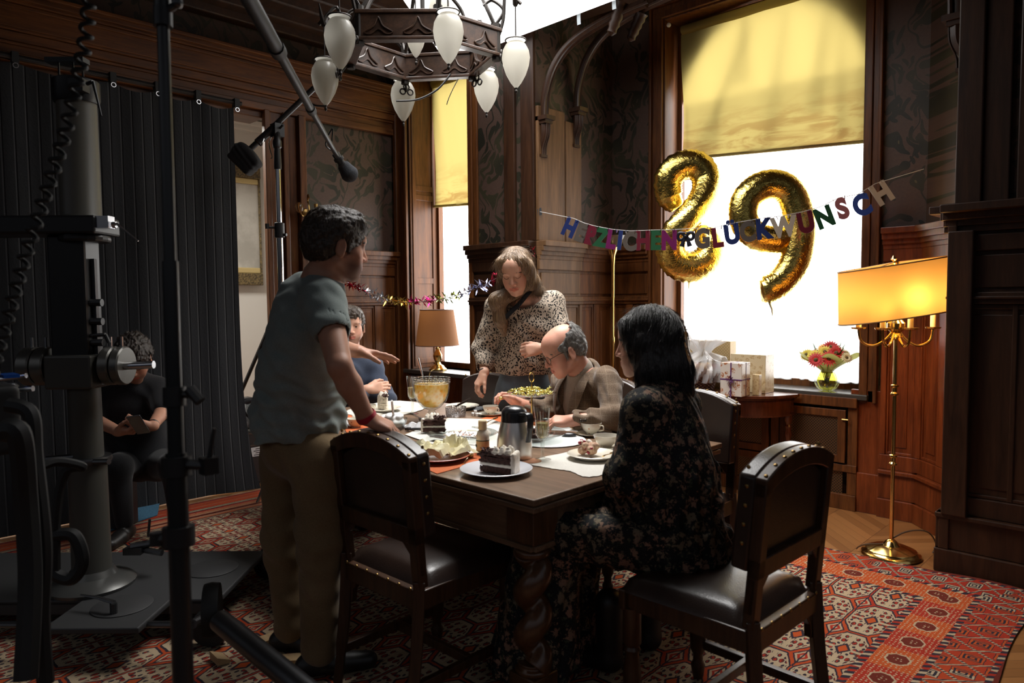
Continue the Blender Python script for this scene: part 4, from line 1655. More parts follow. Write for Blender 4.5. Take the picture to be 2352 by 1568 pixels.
    def eyes(s, parent, look=(0, 0)):
        for q in (-1, 1):
            c = s.w(q * .031, .0705, -.001)
            mb = MB().ell(c, .0128 * s.s, 14, 10)
            e = mb.build('eye', EYE_WHITE, parent, loc=parent.location)
            d = s.R @ np.array((look[0], 1, look[1]))
            d = d / np.linalg.norm(d)
            M = Vector(d).to_track_quat('Z', 'Y').to_matrix().to_4x4()
            M.translation = Vector(c + d * .0118 * s.s)
            MB().lathe([(0, .0016), (.0028, .0015)], 12, M, cap=False).lathe([(.0028, .0014), (.0058, .0004)], 14, M, cap=False).build('iris', EYE_IRIS, e, loc=parent.location)


def limb(B, pts, rs, k=.02): B.chain(pts, rs, k)


def hand(B, wrist, d, palm_n, side, curl=(30, 35, 25), spread=6, sc=1.0, thumb=(35, 25), fingers=None):
    """A hand with five separate fingers. d: direction wrist->knuckles; palm_n: out of the palm; side: +1 when the thumb lies at d x palm_n."""
    d = np.array(d, float)
    d /= np.linalg.norm(d)
    n = np.array(palm_n, float)
    n = n - d * (n @ d)
    n /= np.linalg.norm(n)
    t = np.cross(d, n) * side           # towards the thumb
    w = np.array(wrist, float)

    def P(a, b, c): return w + (d * a + t * b + n * c) * sc
    B.cone(P(-.01, 0, 0), P(.02, 0, 0), .025 * sc, .024 * sc, .015)
    for b, e in ((-.026, .078), (-.009, .084), (.009, .086), (.026, .082)):
        B.cone(P(.02, b * .6, 0), P(e, b, -.002), .0150 * sc, .0118 * sc, .012)
    B.ell(P(.045, .024, .010), np.array((.030, .015, .014)) * sc, np.stack([d, t, n], 1), .012)
    B.ell(P(.045, -.024, .008), np.array((.032, .012, .012)) * sc, np.stack([d, t, n], 1), .012)
    L = ((.038, .024, .020), (.044, .028, .022), (.041, .026, .021), (.032, .020, .018))     # index .. little
    bb = (.026, .009, -.009, -.026)
    ee = (.082, .086, .084, .078)
    tips = []
    for i in range(4):
        cu = curl if fingers is None or fingers[i] is None else fingers[i]
        ang = 0.0
        p = P(ee[i], bb[i], -.002)
        sp = RAD((1.5 - i) * spread)
        r = (.0092, .0094, .0090, .0080)[i] * sc
        for j in range(3):
            ang += RAD(cu[j])
            f0 = d * math.cos(sp) + t * math.sin(sp)
            v = f0 * math.cos(ang) + n * math.sin(ang)
            q = p + v * L[i][j] * sc
            B.cone(p, q, r * (1.06 - .06 * j), r * (1.0 - .08 * j - (.1 if j == 2 else 0)), .0035)
            B.ell(p, (r * 1.1, ) * 3, None, .003)
            p = q
        tips.append(p)
    p = P(.022, .024, .006)
    a0, a1 = RAD(thumb[0]), RAD(thumb[1])
    v = d * math.cos(a0) + t * math.sin(a0) + n * .35
    v /= np.linalg.norm(v)
    q = p + v * .042 * sc
    B.cone(p, q, .0150 * sc, .0112 * sc, .012)
    v2 = d * math.cos(a0 - a1) + t * math.sin(a0 - a1) + n * .45
    v2 /= np.linalg.norm(v2)
    q2 = q + v2 * .031 * sc
    B.cone(q, q2, .0112 * sc, .0102 * sc, .006)
    v3 = d * math.cos(a0 - a1 * 1.6) + t * math.sin(a0 - a1 * 1.6) + n * .5
    v3 /= np.linalg.norm(v3)
    B.cone(q2, q2 + v3 * .024 * sc, .0102 * sc, .0080 * sc, .005)
    return tips, q2 + v3 * .024 * sc


EYE_WHITE = plain('eye_white', (.75, .72, .68), .15, coat=.5)
EYE_IRIS = plain('eye_iris', (.03, .022, .015), .1, coat=1.0)


def hair_material(name, c1, c2, rough=.36, scale=1.0, axis=(40, 40, 4)):
    M = Mat(name, c1, rough, spec=.6)
    v = M.coord('Object', axis)
    n = M.noise(v, 4.0 * scale, 4, .6, .4)
    M.color(M.mix(n.step(.3, .75), c1, c2))
    M.bump(n, .6, .006)
    return M.m


def strands(seed, c, axis_freq=60, amp=.004):
    """Fine grooves that run down long hair around a head centre."""
    r = np.random.default_rng(seed).uniform(0, 6, 4)

    def f(P):
        x, y, z = P[..., 0] - c[0], P[..., 1] - c[1], P[..., 2] - c[2]
        a = np.arctan2(y, x)
        q = a * axis_freq / 6 + np.sin(z * 14 + r[0]) * .5
        return amp * (np.sin(q * 2.3 + r[1]) * .5 + np.sin(q * 5.1 + r[2]) * .35 + np.sin(q * 11 + z * 9 + r[3]) * .3)
    return f
# ------------------------------------------------------------------ people
SKIN = skin_material('skin', (.64, .34, .23))
SKIN_PALE = skin_material('skin_pale', (.74, .44, .32))
SKIN_RUDDY = skin_material('skin_ruddy', (.70, .36, .26))
BROW_DARK = plain('brow_hair', (.035, .022, .015), .6)
BROW_GREY = plain('brow_grey', (.16, .14, .12), .6)
HAIR_BROWN = hair_material('hair_brown', (.022, .013, .008), (.085, .052, .030), axis=(60, 60, 14))
HAIR_LONG = hair_material('hair_light_brown', (.085, .046, .022), (.30, .185, .095), axis=(70, 70, 3))
HAIR_BLACK = hair_material('hair_black_brown', (.008, .006, .005), (.040, .028, .022), rough=.30, axis=(80, 80, 3))
HAIR_GREY = hair_material('hair_grey', (.06, .055, .05), (.30, .28, .26), axis=(90, 90, 20))
HAIR_CURL = hair_material('hair_dark_curls', (.012, .008, .006), (.060, .040, .028), axis=(50, 50, 50))


def cloth(name, c1, c2, scale=180, bump=.25, rough=.85, sheen=.15):
    M = Mat(name, c1, rough, spec=.2, sheen=sheen)
    v = M.coord()
    n = M.noise(v, scale, 2)
    l = M.noise(v, 7, 3)
    M.color(M.mix((n * .6 + l * .4).step(.3, .7), c1, c2))
    M.bump(n, bump, .002)
    return M.m


TEE = cloth('grey_green_jersey', (.205, .245, .232), (.275, .315, .300), 260)
KHAKI = cloth('khaki_twill', (.16, .105, .050), (.23, .155, .080), 300)
JEANS = cloth('blue_grey_denim', (.055, .075, .095), (.095, .120, .145), 320)
NAVY = cloth('navy_shirt_cotton', (.040, .052, .085), (.065, .080, .120), 240)
BLACK_CLOTH = cloth('black_cotton', (.010, .010, .012), (.020, .020, .023), 240)
SHIRT_BEIGE = cloth('beige_shirt_cotton', (.30, .25, .20), (.38, .32, .26), 260)
BOOT = plain('dark_leather_shoe', (.012, .010, .009), .45)
RED_BAND = plain('red_wristband', (.55, .02, .05), .5)


def leopard():
    M = Mat('leopard_print_blouse', (.4, .33, .27), .75, spec=.25)
    v = M.coord()
    x, y, z = M.xyz(v)
    w_ = M.noise(v, 14, 2)
    q = M.comb((x + y) * .0 + x * 1.0 + (w_ - .5) * .05, y + (w_ - .5) * .05, z * .62)
    d = M.voro(q, 118, rnd=.95)
    sz = M.noise(v, 85, 2)
    spot = (d - (sz - .5) * .7).lt(.43)
    M.color(M.mix(spot, (.40, .325, .255), (.012, .010, .010)))
    M.bump(M.noise(v, 240, 2), .2, .002)
    return M.m


def floral():
    M = Mat('dark_floral_dress', (.02, .02, .02), .8, spec=.25)
    v = M.coord()
    big, fine = M.noise(v, 34, 4, .65, .6), M.noise(v, 90, 3, .6, .8)
    f = M.voro(v, 28, rnd=1.0)
    fl = ((big * .6 + fine * .5) - f * .25).step(.435, .50)
    c = M.mix(M.noise(v, 9, 2).step(.4, .6), (.31, .165, .11), (.20, .155, .10))
    leaf = (fine * .6 + M.noise(v, 40, 2) * .4).step(.55, .60)
    base = M.mix(leaf, (.010, .010, .011), (.055, .062, .036))
    M.color(M.mix(fl * .85, base, c))
    M.bump(fine, .2, .002)
    return M.m


def tweed():
    M = Mat('brown_tweed', (.16, .115, .08), .9, spec=.15, sheen=.2)
    v = M.coord()
    x, y, z = M.xyz(v)
    n = M.noise(v, 420, 2)
    hb = ((x + y + z * 1.0) * 620).sin() * ((z - x) * 620).sin()
    chk = (((z * 22).fract() - .5).abs().lt(.035)).max((((x + y) * 15).fract() - .5).abs().lt(.03))
    c = M.mix((n * .8 + hb * .15).step(.25, .75), (.095, .062, .040), (.30, .21, .14))
    M.color(M.mix(chk * .25, c, (.34, .27, .20)))
    M.bump(n, .35, .002)
    return M.m


LEOPARD, FLORAL, TWEED = leopard(), floral(), tweed()


def axes(face):             # unit facing vector and the person's right-hand vector for a compass angle
    f = np.array((math.cos(RAD(face)), math.sin(RAD(face)), 0))
    return f, np.array((f[1], -f[0], 0))


def A(p): return np.array(p, float)


IMG_R, IMG_F = A(CR), A(CF)
UP = A((0, 0, 1))


def dirv(x, y, z):          # a direction by right / away / up as seen from the camera side
    v = IMG_R * x + A((-math.sin(RAD(CAM_YAW)), math.cos(RAD(CAM_YAW)), 0)) * y + UP * z
    return v / np.linalg.norm(v)


def torso(B, face, neck, chest, waist, pelvis, w=(.17, .155, .17), dp=(.115, .115, .125), grow=0.0, k=.06):
    f, r = axes(face)
    ch, wa, pe = A(chest), A(waist), A(pelvis)
    u = A(neck) - ch
    u /= np.linalg.norm(u)
    ff = f - u * (f @ u)
    ff /= np.linalg.norm(ff)
    R = np.stack([np.cross(ff, u), ff, u], 1)
    B.ell(ch, (w[0] + grow, dp[0] + grow, .19 + grow), R, k)
    u2 = ch - wa
    u2 /= np.linalg.norm(u2)
    f2 = f - u2 * (f @ u2)
    f2 /= np.linalg.norm(f2)
    B.ell((wa + ch) / 2 - u2 * .02, ((w[0] + w[1]) / 2 + grow, (dp[0] + dp[1]) / 2 + grow, .17 + grow), np.stack([np.cross(f2, u2), f2, u2], 1), k)
    B.ell(wa, (w[1] + grow, dp[1] + grow, .15 + grow), np.stack([r, f, UP], 1), k)
    B.ell(pe, (w[2] + grow, dp[2] + grow, .13 + grow), np.stack([r, f, UP], 1), k)


def short_hair(hd, parent, mat, lift=.010, nape=-.055, seed=3, bald=None, strands_n=3600, s_len=.020, rough=.005):
    B = Body()
    hd.ell(B, (0, -.017, .038), (.0755 + lift, .098 + lift, .082 + lift), .01)
    hd.ell(B, (0, -.052, -.012), (.062 + lift, .055 + lift, .060 + lift), .03)
    hd.ell(B, (0, .045, .078), (.050 + lift, .040, .032 + lift), .03)
    for q in (-1, 1): hd.cone(B, (q * .071, .012, .02), (q * .069, .018, -.025), .010, .006, .012)
    hd.ell(B, (0, .118, -.028), (.080, .060, .082), .012, '-')
    hd.ell(B, (0, .05, -.10), (.13, .072, .074), .012, '-')
    for q in (-1, 1): hd.ell(B, (q * .09, -.008, -.018), (.022, .022, .032), .008, '-')
    if bald: hd.ell(B, *bald, .01, '-')
    B.half(hd.w(0, 0, nape), -hd.R[:, 2], .02)

    def warp(P):
        p = hd.l(P)
        return rough * (.8 * vnoise(p * (70, 38, 50), seed) + .6 * vnoise(p * (150, 80, 105), seed + 1))
    o = B.build('hair', mat, parent, h=.003, warp=warp, amp=.006)
    up, fw = hd.R[:, 2], hd.R[:, 1]
    crown = hd.w(0, -.05, .11)
    grow_hair(o, parent, mat, strands_n, s_len, lambda P: (P - crown) / (np.linalg.norm(P - crown, axis=1)[:, None] + 1e-6) - up * .25, lift=.16, seed=seed, jitter=.22)


def ring_band(name, a, b, r, width, mat, parent, flat=.12):
    a, b = Vector(a), Vector(b)
    d = (b - a).normalized()
    n1 = d.orthogonal().normalized()
    n2 = d.cross(n1)
    mb = MB()
    mb.grid(lambda u, v: a + d * (width * (v - .5)) + (n1 * math.cos(2 * PI * u) + n2 * math.sin(2 * PI * u)) * (r + .0015 * math.sin(PI * v)), 28, 4, cu=True)
    return mb.build(name, mat, parent, loc=parent.location)


def shoe(parent, ankle, direction, L=.27, mat=None, name='shoe', z0=.012):
    a = A(ankle)
    d = A(direction)
    d[2] = 0
    d /= np.linalg.norm(d)
    B = Body()
    heel = np.array((a[0], a[1], z0)) - d * .05
    B.cone(heel + UP * .04, heel + d * L * .45 + UP * .036, .040, .040, .02).cone(heel + d * L * .45 + UP * .034, heel + d * (L - .04) + UP * .030, .042, .034, .02)
    B.cone(heel + d * .04 + UP * .06, A((a[0], a[1], z0 + .12)), .042, .042, .03)
    B.half((0, 0, z0), (0, 0, -1), .004)
    B.build(name, mat or BOOT, parent, h=.006)


# ---- man in the grey-green T-shirt, leaning on a chair
root = thing('person', 'bearded man standing in a grey-green T-shirt and khaki trousers, hand on a chair back', 'person', (*PD(715, 1500, 2.72).xy, .012))
F1 = 52
f1, r1 = axes(F1)
nk, chst, wst, plv = PD(738, 640, 2.63), PD(710, 768, 2.66), PD(690, 880, 2.70), PD(688, 985, 2.73)
rs, ls = PD(745, 690, 2.50), PD(733, 690, 2.82)
re_, rw_ = PD(781, 842, 2.33), PD(842, 958, 2.42)
le_, lw_ = PD(752, 790, 2.86), PD(818, 806, 3.00)
hd = Head(PD(775, 562, 2.60), 76, -9, 0, 1.06)
B = Body()
hd.shape(B)
torso(B, F1, nk, chst, wst, plv, (.16, .15, .15), (.11, .115, .11))
B.cone(nk, hd.w(0, -.025, -.05), .060, .056, .03)
B.cone(A(nk) - UP * .02, A(rs), .055, .055, .05).cone(A(nk) - UP * .02, A(ls), .055, .055, .05)
B.chain([rs, re_], [.056, .040], .02).cone(re_, A(re_) * .65 + A(rw_) * .35, .040, .041, .012).cone(A(re_) * .65 + A(rw_) * .35, rw_, .041, .027, .012)
B.chain([ls, le_, lw_], [.054, .042, .027], .03)
hand(B, rw_, A(PD(900, 984, 2.44)) - A(rw_), dirv(.1, .25, -1), 1, curl=(28, 40, 25), spread=5, sc=1.02, thumb=(25, 20))
hand(B, lw_, dirv(1, .25, -.20), dirv(0, -.25, -1), -1, curl=(4, 6, 4), spread=4, sc=1.0, thumb=(38, 10), fingers=(None, None, (8, 8, 6), (12, 12, 8)))
B.build('body', SKIN, root, h=.0036, color=hd.tone(stubble=.62))
hd.brow(root, BROW_DARK)
hd.eyes(root, (0, -.35))
short_hair(hd, root, HAIR_BROWN, lift=.012, nape=-.070, rough=.005, s_len=.022)
# T-shirt
B = Body()
torso(B, F1, nk, chst, wst, plv, (.165, .16, .17), (.118, .128, .125), .016, .08)
B.cone(A(nk) - UP * .035, A(rs), .062, .064, .06).cone(A(nk) - UP * .035, A(ls), .062, .064, .06)
B.ell(A(PD(690, 712, 2.70)), (.085, .09, .13), None, .08)
mid = A(rs) * .60 + A(re_) * .40
B.cone(rs, mid, .066, .070, .05)
midl = A(ls) * .45 + A(le_) * .55
B.cone(ls, midl, .070, .064, .04)
B.cone(A(plv) + UP * .05, A(plv) - UP * .03, .165, .160, .08)
d = (A(re_) - A(rs)) / np.linalg.norm(A(re_) - A(rs))
B.cone(mid - d * .05, A(re_), .056, .052, .006, '-')
dl = (A(le_) - A(ls)) / np.linalg.norm(A(le_) - A(ls))
B.cone(midl - dl * .03, A(le_), .054, .052, .006, '-')
B.cone(A(nk) + UP * .005 - f1 * .005, hd.w(0, -.02, -.03), .064, .070, .012, '-')
B.half(PD(690, 990, 2.73), (-.05, .05, -1), .006)
n_up = (d[0], d[1], d[2])
B.build('t_shirt', TEE, root, h=.005, warp=folds(.0085, [((.7, .2, .75), .11, 1.0), ((-.6, .3, .9), .085, .8), ((.2, .9, .5), .065, .6), ((.1, .2, 1), .05, .5)], 4, lambda P: np.clip((1.40 - P[..., 2]) / .3, .28, 1)), amp=.014)
ring_band('collar', A(nk) + UP * .010, A(hd.w(0, -.02, -.05)), .0655, .020, TEE, root)
ring_band('wristband', A(rw_) * 1.0 + (A(re_) - A(rw_)) * .02, re_, .034, .022, RED_BAND, root)
# trousers
B = Body()
B.ell(A(plv) - UP * .05, (.165, .145, .14), np.stack([r1, f1, UP], 1), .05)
hr, kr, ar = PD(733, 1055, 2.63), PD(738, 1235, 2.62), PD(733, 1490, 2.66)
hl, kl, al = PD(660, 1055, 2.84), PD(655, 1235, 2.84), PD(668, 1440, 2.84)
B.chain([hr, kr, ar], [.112, .080, .066], .06).chain([hl, kl, al], [.108, .080, .064], .06)
B.half(PD(690, 962, 2.73), (0, 0, 1), .006)
B.build('trousers', KHAKI, root, h=.006, warp=folds(.004, [((.3, .2, 1), .085, 1.0), ((.9, .3, .4), .10, .8), ((-.5, .6, .8), .13, .7)], 8), amp=.006)
pk = [PD(716, 1050, 2.50), PD(738, 1020, 2.49), PD(746, 985, 2.49)]
shoe(root, ar, axes(60)[0], z0=.013)
shoe(root, al, axes(40)[0], z0=.013)

# ---- woman in the leopard print blouse
root = thing('person', 'long-haired woman standing in a leopard print blouse, looking down at the table', 'person', (*PD(1200, 900, 4.16).xy, .012))
F2 = 300
f2, r2 = axes(F2)
nk, chst, wst, plv = PD(1206, 680, 4.03), PD(1214, 745, 4.10), PD(1206, 835, 4.15), PD(1202, 898, 4.17)
ls, rs = PD(1270, 694, 4.06), PD(1142, 702, 4.11)
le_, lw_ = PD(1296, 800, 3.98), PD(1243, 799, 3.90)
re_, rw_ = PD(1112, 800, 4.16), PD(1112, 856, 4.04)
hd = Head(PD(1185, 622, 3.94), 298, -24, 4, 1.04)
B = Body()
hd.shape(B, female=True, nose=.95)
torso(B, F2, nk, chst, wst, plv, (.145, .125, .16), (.095, .10, .12))
B.cone(A(nk) - UP * .01, hd.w(0, -.028, -.06), .050, .046, .03)
B.cone(A(nk) - UP * .02, A(rs), .040, .042, .05).cone(A(nk) - UP * .02, A(ls), .040, .042, .05)
B.chain([rs, re_, rw_], [.044, .037, .024], .03).chain([ls, le_, lw_], [.044, .037, .024], .03)
hand(B, rw_, dirv(-.50, -.15, -.85), dirv(.80, .35, -.45), 1, curl=(30, 38, 22), spread=4, sc=.92, thumb=(30, 8))
hand(B, lw_, dirv(-.95, -.05, -.18), dirv(-.15, 1, -.25), -1, curl=(42, 50, 30), spread=4, sc=.92, thumb=(30, 20))
B.build('body', SKIN_PALE, root, h=.0034, color=hd.tone(lip=(.86, .52, .50)))
hd.brow(root, plain('brow_brown', (.10, .06, .035), .6))
hd.lashes(root, BROW_DARK)
B = Body()
torso(B, F2, nk, chst, wst, plv, (.155, .150, .165), (.110, .120, .12), .020, .07)
B.ell(A(chst) + f2 * .055 - UP * .02, (.125, .07, .075), np.stack([r2, f2, UP], 1), .05)
B.cone(A(nk) - UP * .055, A(rs) - UP * .01, .050, .060, .05).cone(A(nk) - UP * .055, A(ls) - UP * .01, .050, .060, .05)
cr_, cl_ = A(re_) * .35 + A(rw_) * .65, A(le_) * .45 + A(lw_) * .55
B.chain([rs, re_], [.064, .066], .04).cone(re_, cr_, .066, .050, .04)
B.chain([ls, le_], [.064, .066], .04).cone(le_, cl_, .066, .052, .04)
B.cone(cr_, rw_, .033, .035, .006, '-').cone(cl_, lw_, .033, .035, .006, '-')
B.ell(A(nk) + f2 * .050 + UP * .018, (.105, .105, .088), np.stack([r2, f2, UP], 1), .012, '-')
B.half(PD(1202, 856, 4.17), (0, 0, -1), .01)
B.build('blouse', LEOPARD, root, h=.005, warp=folds(.0045, [((.5, .3, .8), .10, 1.0), ((-.6, .4, .7), .085, .8)], 12), amp=.006)
B = Body()
B.ell(A(plv) - UP * .03, (.165, .125, .15), np.stack([r2, f2, UP], 1), .05)
for s in (-1, 1):
    h_ = A(plv) + r2 * s * .085 - UP * .10
    B.chain([h_, h_ - UP * .36 + r2 * s * .01, A((h_[0], h_[1], .13))], [.098, .065, .048], .05)
B.cone(A(plv) + UP * .03, A(wst) - UP * .0, .145, .130, .05)
B.half(PD(1202, 842, 4.17), (0, 0, 1), .006)
B.build('jeans', JEANS, root, h=.007)
for s in (-1, 1): shoe(root, A(plv) + r2 * s * .09, f2, .24)
# hair: cap and long falls
B = Body()
hd.ell(B, (0, -.016, .040), (.084, .104, .086), .01)
hd.ell(B, (0, -.050, -.04), (.078, .060, .09), .03)
for q in (-1, 1): hd.cone(B, (q * .060, .040, .070), (q * .074, .030, -.01), .026, .020, .03)
B.chain([hd.w(-.076, .0, .02), hd.w(-.082, .005, -.06), PD(1137, 690, 4.0), PD(1150, 740, 3.98), PD(1158, 772, 3.97)] if False else [hd.w(-.074, .01, .02), hd.w(-.080, .01, -.07), A(PD(1142, 690, 3.96)), A(PD(1150, 735, 3.97)), A(PD(1158, 768, 3.98))], [.034, .040, .044, .036, .014], .03)
B.chain([hd.w(.072, -.01, .02), hd.w(.078, -.01, -.06), A(PD(1232, 668, 4.02)), A(PD(1238, 700, 4.10))], [.032, .036, .034, .02], .03)
B.chain([hd.w(0, -.09, 0), A(nk) - f2 * .075, A(nk) - f2 * .10 - UP * .16], [.06, .08, .05], .04)
hd.ell(B, (0, .118, -.040), (.056, .078, .100), .010, '-')
hd.ell(B, (0, .112, .040), (.050, .052, .046), .010, '-')
hd.cone(B, (0, .02, .132), (0, .10, .098), .006, .006, .012, '-')
o = B.build('hair', HAIR_LONG, root, h=.0034, warp=strands(5, hd.c, 70, .003), amp=.006)
grow_hair(o, root, HAIR_LONG, 5200, .07, lambda P: np.array((0, 0, -1.)) + np.sign((P - hd.c) @ hd.R[:, 0])[:, None] * hd.R[:, 0] * np.clip((P[:, 2] - hd.c[2]) / .08, 0, 1)[:, None] * .9, lift=.01, jitter=.05, seed=4, below=hd.c[2] - .03, width=.0010, keep=lambda P: (hd.l(P)[:, 1] < .045) | ((hd.l(P)[:, 2] > .085) & (hd.l(P)[:, 1] < .07)))
MB().tube(catmull([PD(1232, 652, 3.97), PD(1217, 668, 3.92), PD(1195, 695, 3.93), PD(1172, 718, 3.93), PD(1156, 735, 3.95)], 8), .013, 8, flat=.18, up=tuple(f2)).build('shoulder_strap', BLACK_CLOTH, root, loc=root.location)
ring_band('bracelet', A(rw_) + (A(re_) - A(rw_)) * .05, re_, .028, .010, BOOT, root)
ring_band('bracelet', A(lw_) + (A(le_) - A(lw_)) * .08, le_, .029, .012, BOOT, root)

# ---- bald man in the tweed jacket
root = thing('person', 'seated bald man with glasses in a brown tweed jacket, bent over a cake stand', 'person', (*PD(1345, 1000, 3.78).xy, .012))
F3 = 258
f3, r3 = axes(F3)
nk, chst, wst, plv = PD(1343, 868, 3.70), PD(1347, 920, 3.78), PD(1362, 990, 3.86), PD(1375, 1045, 3.95)
ls, rs = PD(1394, 872, 3.56), PD(1292, 882, 3.85)
le_, lw_ = PD(1413, 958, 3.42), PD(1314, 966, 3.38)
re_, rw_ = PD(1262, 950, 3.86), PD(1196, 928, 3.72)
hd = Head(PD(1294, 803, 3.63), 238, -26, 0, 1.07)
B = Body()
hd.shape(B, nose=1.15, jowl=.006)
torso(B, F3, nk, chst, wst, plv, (.16, .15, .16), (.115, .13, .13))
B.cone(nk, hd.w(0, -.03, -.06), .060, .058, .03)
B.cone(A(nk) - UP * .02, A(rs), .05, .05, .05).cone(A(nk) - UP * .02, A(ls), .05, .05, .05)
B.chain([rs, re_, rw_], [.05, .042, .029], .03).chain([ls, le_, lw_], [.05, .042, .029], .03)
hand(B, lw_, A(PD(1272, 966, 3.40)) - A(lw_), dirv(-.1, .5, -1), -1, curl=(35, 45, 28), spread=3, sc=1.0, thumb=(22, 15))
tp, th = hand(B, rw_, dirv(-.80, .05, .50), dirv(-.50, -.55, -.65), 1, curl=(38, 42, 25), spread=4, sc=1.0, thumb=(45, 30))
B.build('body', SKIN_RUDDY, root, h=.0034, color=hd.tone(lip=(.80, .52, .50), flush=.2))
hd.brow(root, BROW_GREY)
hd.lashes(root, BROW_GREY)
short_hair(hd, root, HAIR_GREY, lift=.006, nape=-.075, bald=((0, .040, .085), (.088, .118, .072)), rough=.0045, seed=9, s_len=.024)
gm = plain('spectacle_frame', (.04, .022, .012), .25, coat=.4)
mb = MB()
for q in (-1, 1):
    mb.tube([hd.w(q * .033 + .023 * math.cos(t), .1005 - .008 * abs(math.cos(t)) * (1 if q * math.cos(t) > 0 else 0), -.004 + .019 * math.sin(t)) for t in np.linspace(0, 2 * PI, 21)[:-1]], .0017, 6, closed=True)
    mb.tube([hd.w(q * .056, .093, .002), hd.w(q * .074, .05, .006), hd.w(q * .079, -.012, .004), hd.w(q * .079, -.028, -.012)], .0020, 6)
mb.tube([hd.w(-.011, .1005, -.001), hd.w(0, .106, .003), hd.w(.011, .1005, -.001)], .0017, 6)
mb.build('glasses', gm, root, loc=root.location)
MB().ell(A(tp[0]) * .5 + A(th) * .5, (.012, .010, .009), 10, 8).build('held_sweet', plain('gold_wrapper', (.75, .5, .15), .3, metal=.6), root, loc=root.location)
# shirt and jacket
B = Body()
torso(B, F3, nk, chst, wst, plv, (.155, .15, .16), (.118, .135, .13), .008, .06)
B.cone(A(nk) - UP * .03, A(nk) + (hd.w(0, -.03, -.06) - A(nk)) * .45, .072, .068, .03)
B.cone(A(nk), hd.w(0, -.02, -.05), .061, .062, .006, '-')
B.half(PD(1370, 1020, 3.9), (0, 0, -1), .01)
B.build('shirt', SHIRT_BEIGE, root, h=.005)
B = Body()
torso(B, F3, nk, chst, wst, plv, (.165, .165, .18), (.122, .145, .145), .022, .07)
B.cone(A(nk) - UP * .03, A(rs), .060, .060, .05).cone(A(nk) - UP * .03, A(ls), .060, .060, .05)
B.chain([ls, le_], [.061, .056], .03).cone(le_, A(lw_) * .85 + A(le_) * .15, .056, .044, .03)
B.chain([rs, re_], [.060, .055], .03).cone(re_, A(rw_) * .88 + A(re_) * .12, .060, .042, .04)
B.cone(A(nk) - f3 * .015 - UP * .02, A(nk) - f3 * .020 + UP * .035, .074, .066, .03)
v0, v1, v2 = A(nk) + f3 * .12 + UP * .07, A(chst) + f3 * .17 - UP * .03, A(wst) + f3 * .17 + UP * .0
B.cone(v0, v1, .085, .055, .012, '-').cone(v1, v2, .055, .020, .012, '-')
B.cone(A(nk) + UP * .0, hd.w(0, -.02, -.05), .070, .072, .008, '-')
B.cone(A(lw_) * .85 + A(le_) * .15, A(lw_) * 1.1 - A(le_) * .1, .033, .036, .004, '-').cone(A(rw_) * .88 + A(re_) * .12, A(rw_) * 1.1 - A(re_) * .1, .033, .036, .004, '-')
B.half(PD(1370, 1050, 3.9), (0, 0, -1), .01)
jk = B.build('jacket', TWEED, root, h=.005, warp=folds(.0068, [((.6, .2, .7), .085, 1.0), ((-.5, .5, .7), .07, .9), ((.9, .1, .3), .06, .6)], 21), amp=.007)
for s in (-1, 1):      # lapels
    pts = [A(nk) + r3 * s * .074 + f3 * .045 + UP * .035, A(nk) + r3 * s * .088 + f3 * .110 - UP * .045, A(chst) + r3 * s * .070 + f3 * .158 - UP * .02, A(chst) + r3 * s * .040 + f3 * .168 - UP * .09]
    MB().tube(catmull(pts, 6), [.010, .016, .021, .025, .028, .030, .031, .032, .033, .033, .032, .03, .028, .025, .021, .016, .012, .008, .004][:19], 8, flat=.22, up=tuple(f3 + r3 * s * .3)).build('lapel', TWEED, root, loc=root.location)
btn = plain('horn_button', (.03, .018, .010), .3)
for k in range(3):
    p = A(lw_) * (.80 - .05 * k) + A(le_) * (.20 + .05 * k)
    MB().ell(p + dirv(-.1, -1, .1) * .0465, .0085, 10, 6).build('cuff_button', btn, root, loc=root.location)
B = Body()
for s in (-1, 1):
    h_ = A(plv) + r3 * s * .09 - UP * .08
    kn = h_ + f3 * .40 + UP * .03
    B.chain([A(plv) - UP * .04, h_, kn, A((kn[0], kn[1], .12))], [.13, .10, .068, .05], .05)
B.build('trousers', BLACK_CLOTH, root, h=.009)
for s in (-1, 1): shoe(root, A(plv) + r3 * s * .09 + f3 * .40, f3, .26)

# ---- woman in the dark floral dress
root = thing('person', 'dark-haired woman seated with her back turned, in a dark floral dress', 'person', (*PD(1560, 1250, 2.46).xy, .012))
F4 = 200
f4, r4 = axes(F4)
nk, chst, wst, plv = PD(1515, 898, 2.60), PD(1528, 985, 2.58), PD(1535, 1110, 2.54), PD(1546, 1235, 2.50)
ls, rs = PD(1480, 945, 2.44), PD(1560, 930, 2.73)
le_, lw_ = PD(1446, 1090, 2.42), PD(1418, 1165, 2.60)
re_, rw_ = PD(1560, 1080, 2.86), PD(1470, 1120, 2.90)
hd = Head(PD(1484, 786, 2.63), 200, -6, 0, 1.06)
B = Body()
hd.shape(B, female=True, nose=1.05)
torso(B, F4, nk, chst, wst, plv, (.14, .125, .16), (.095, .10, .13))
B.cone(nk, hd.w(0, -.03, -.06), .05, .047, .03)
B.cone(A(nk) - UP * .02, A(rs), .04, .042, .05).cone(A(nk) - UP * .02, A(ls), .04, .042, .05)
B.chain([rs, re_, rw_], [.044, .037, .025], .03).chain([ls, le_, lw_], [.044, .037, .025], .03)
hand(B, lw_, dirv(-.75, .5, -.35), dirv(0, .2, -1), -1, curl=(20, 25, 15), sc=.9)
hand(B, rw_, dirv(-.95, .2, -.2), dirv(0, .2, -1), 1, curl=(20, 25, 15), sc=.9)
B.build('body', SKIN_PALE, root, h=.004, color=hd.tone())
hd.eyes(root, (0, -.1))
hd.brow(root, BROW_DARK)
B = Body()        # dress: bodice, sleeves, gathered peplum and long skirt over the knees
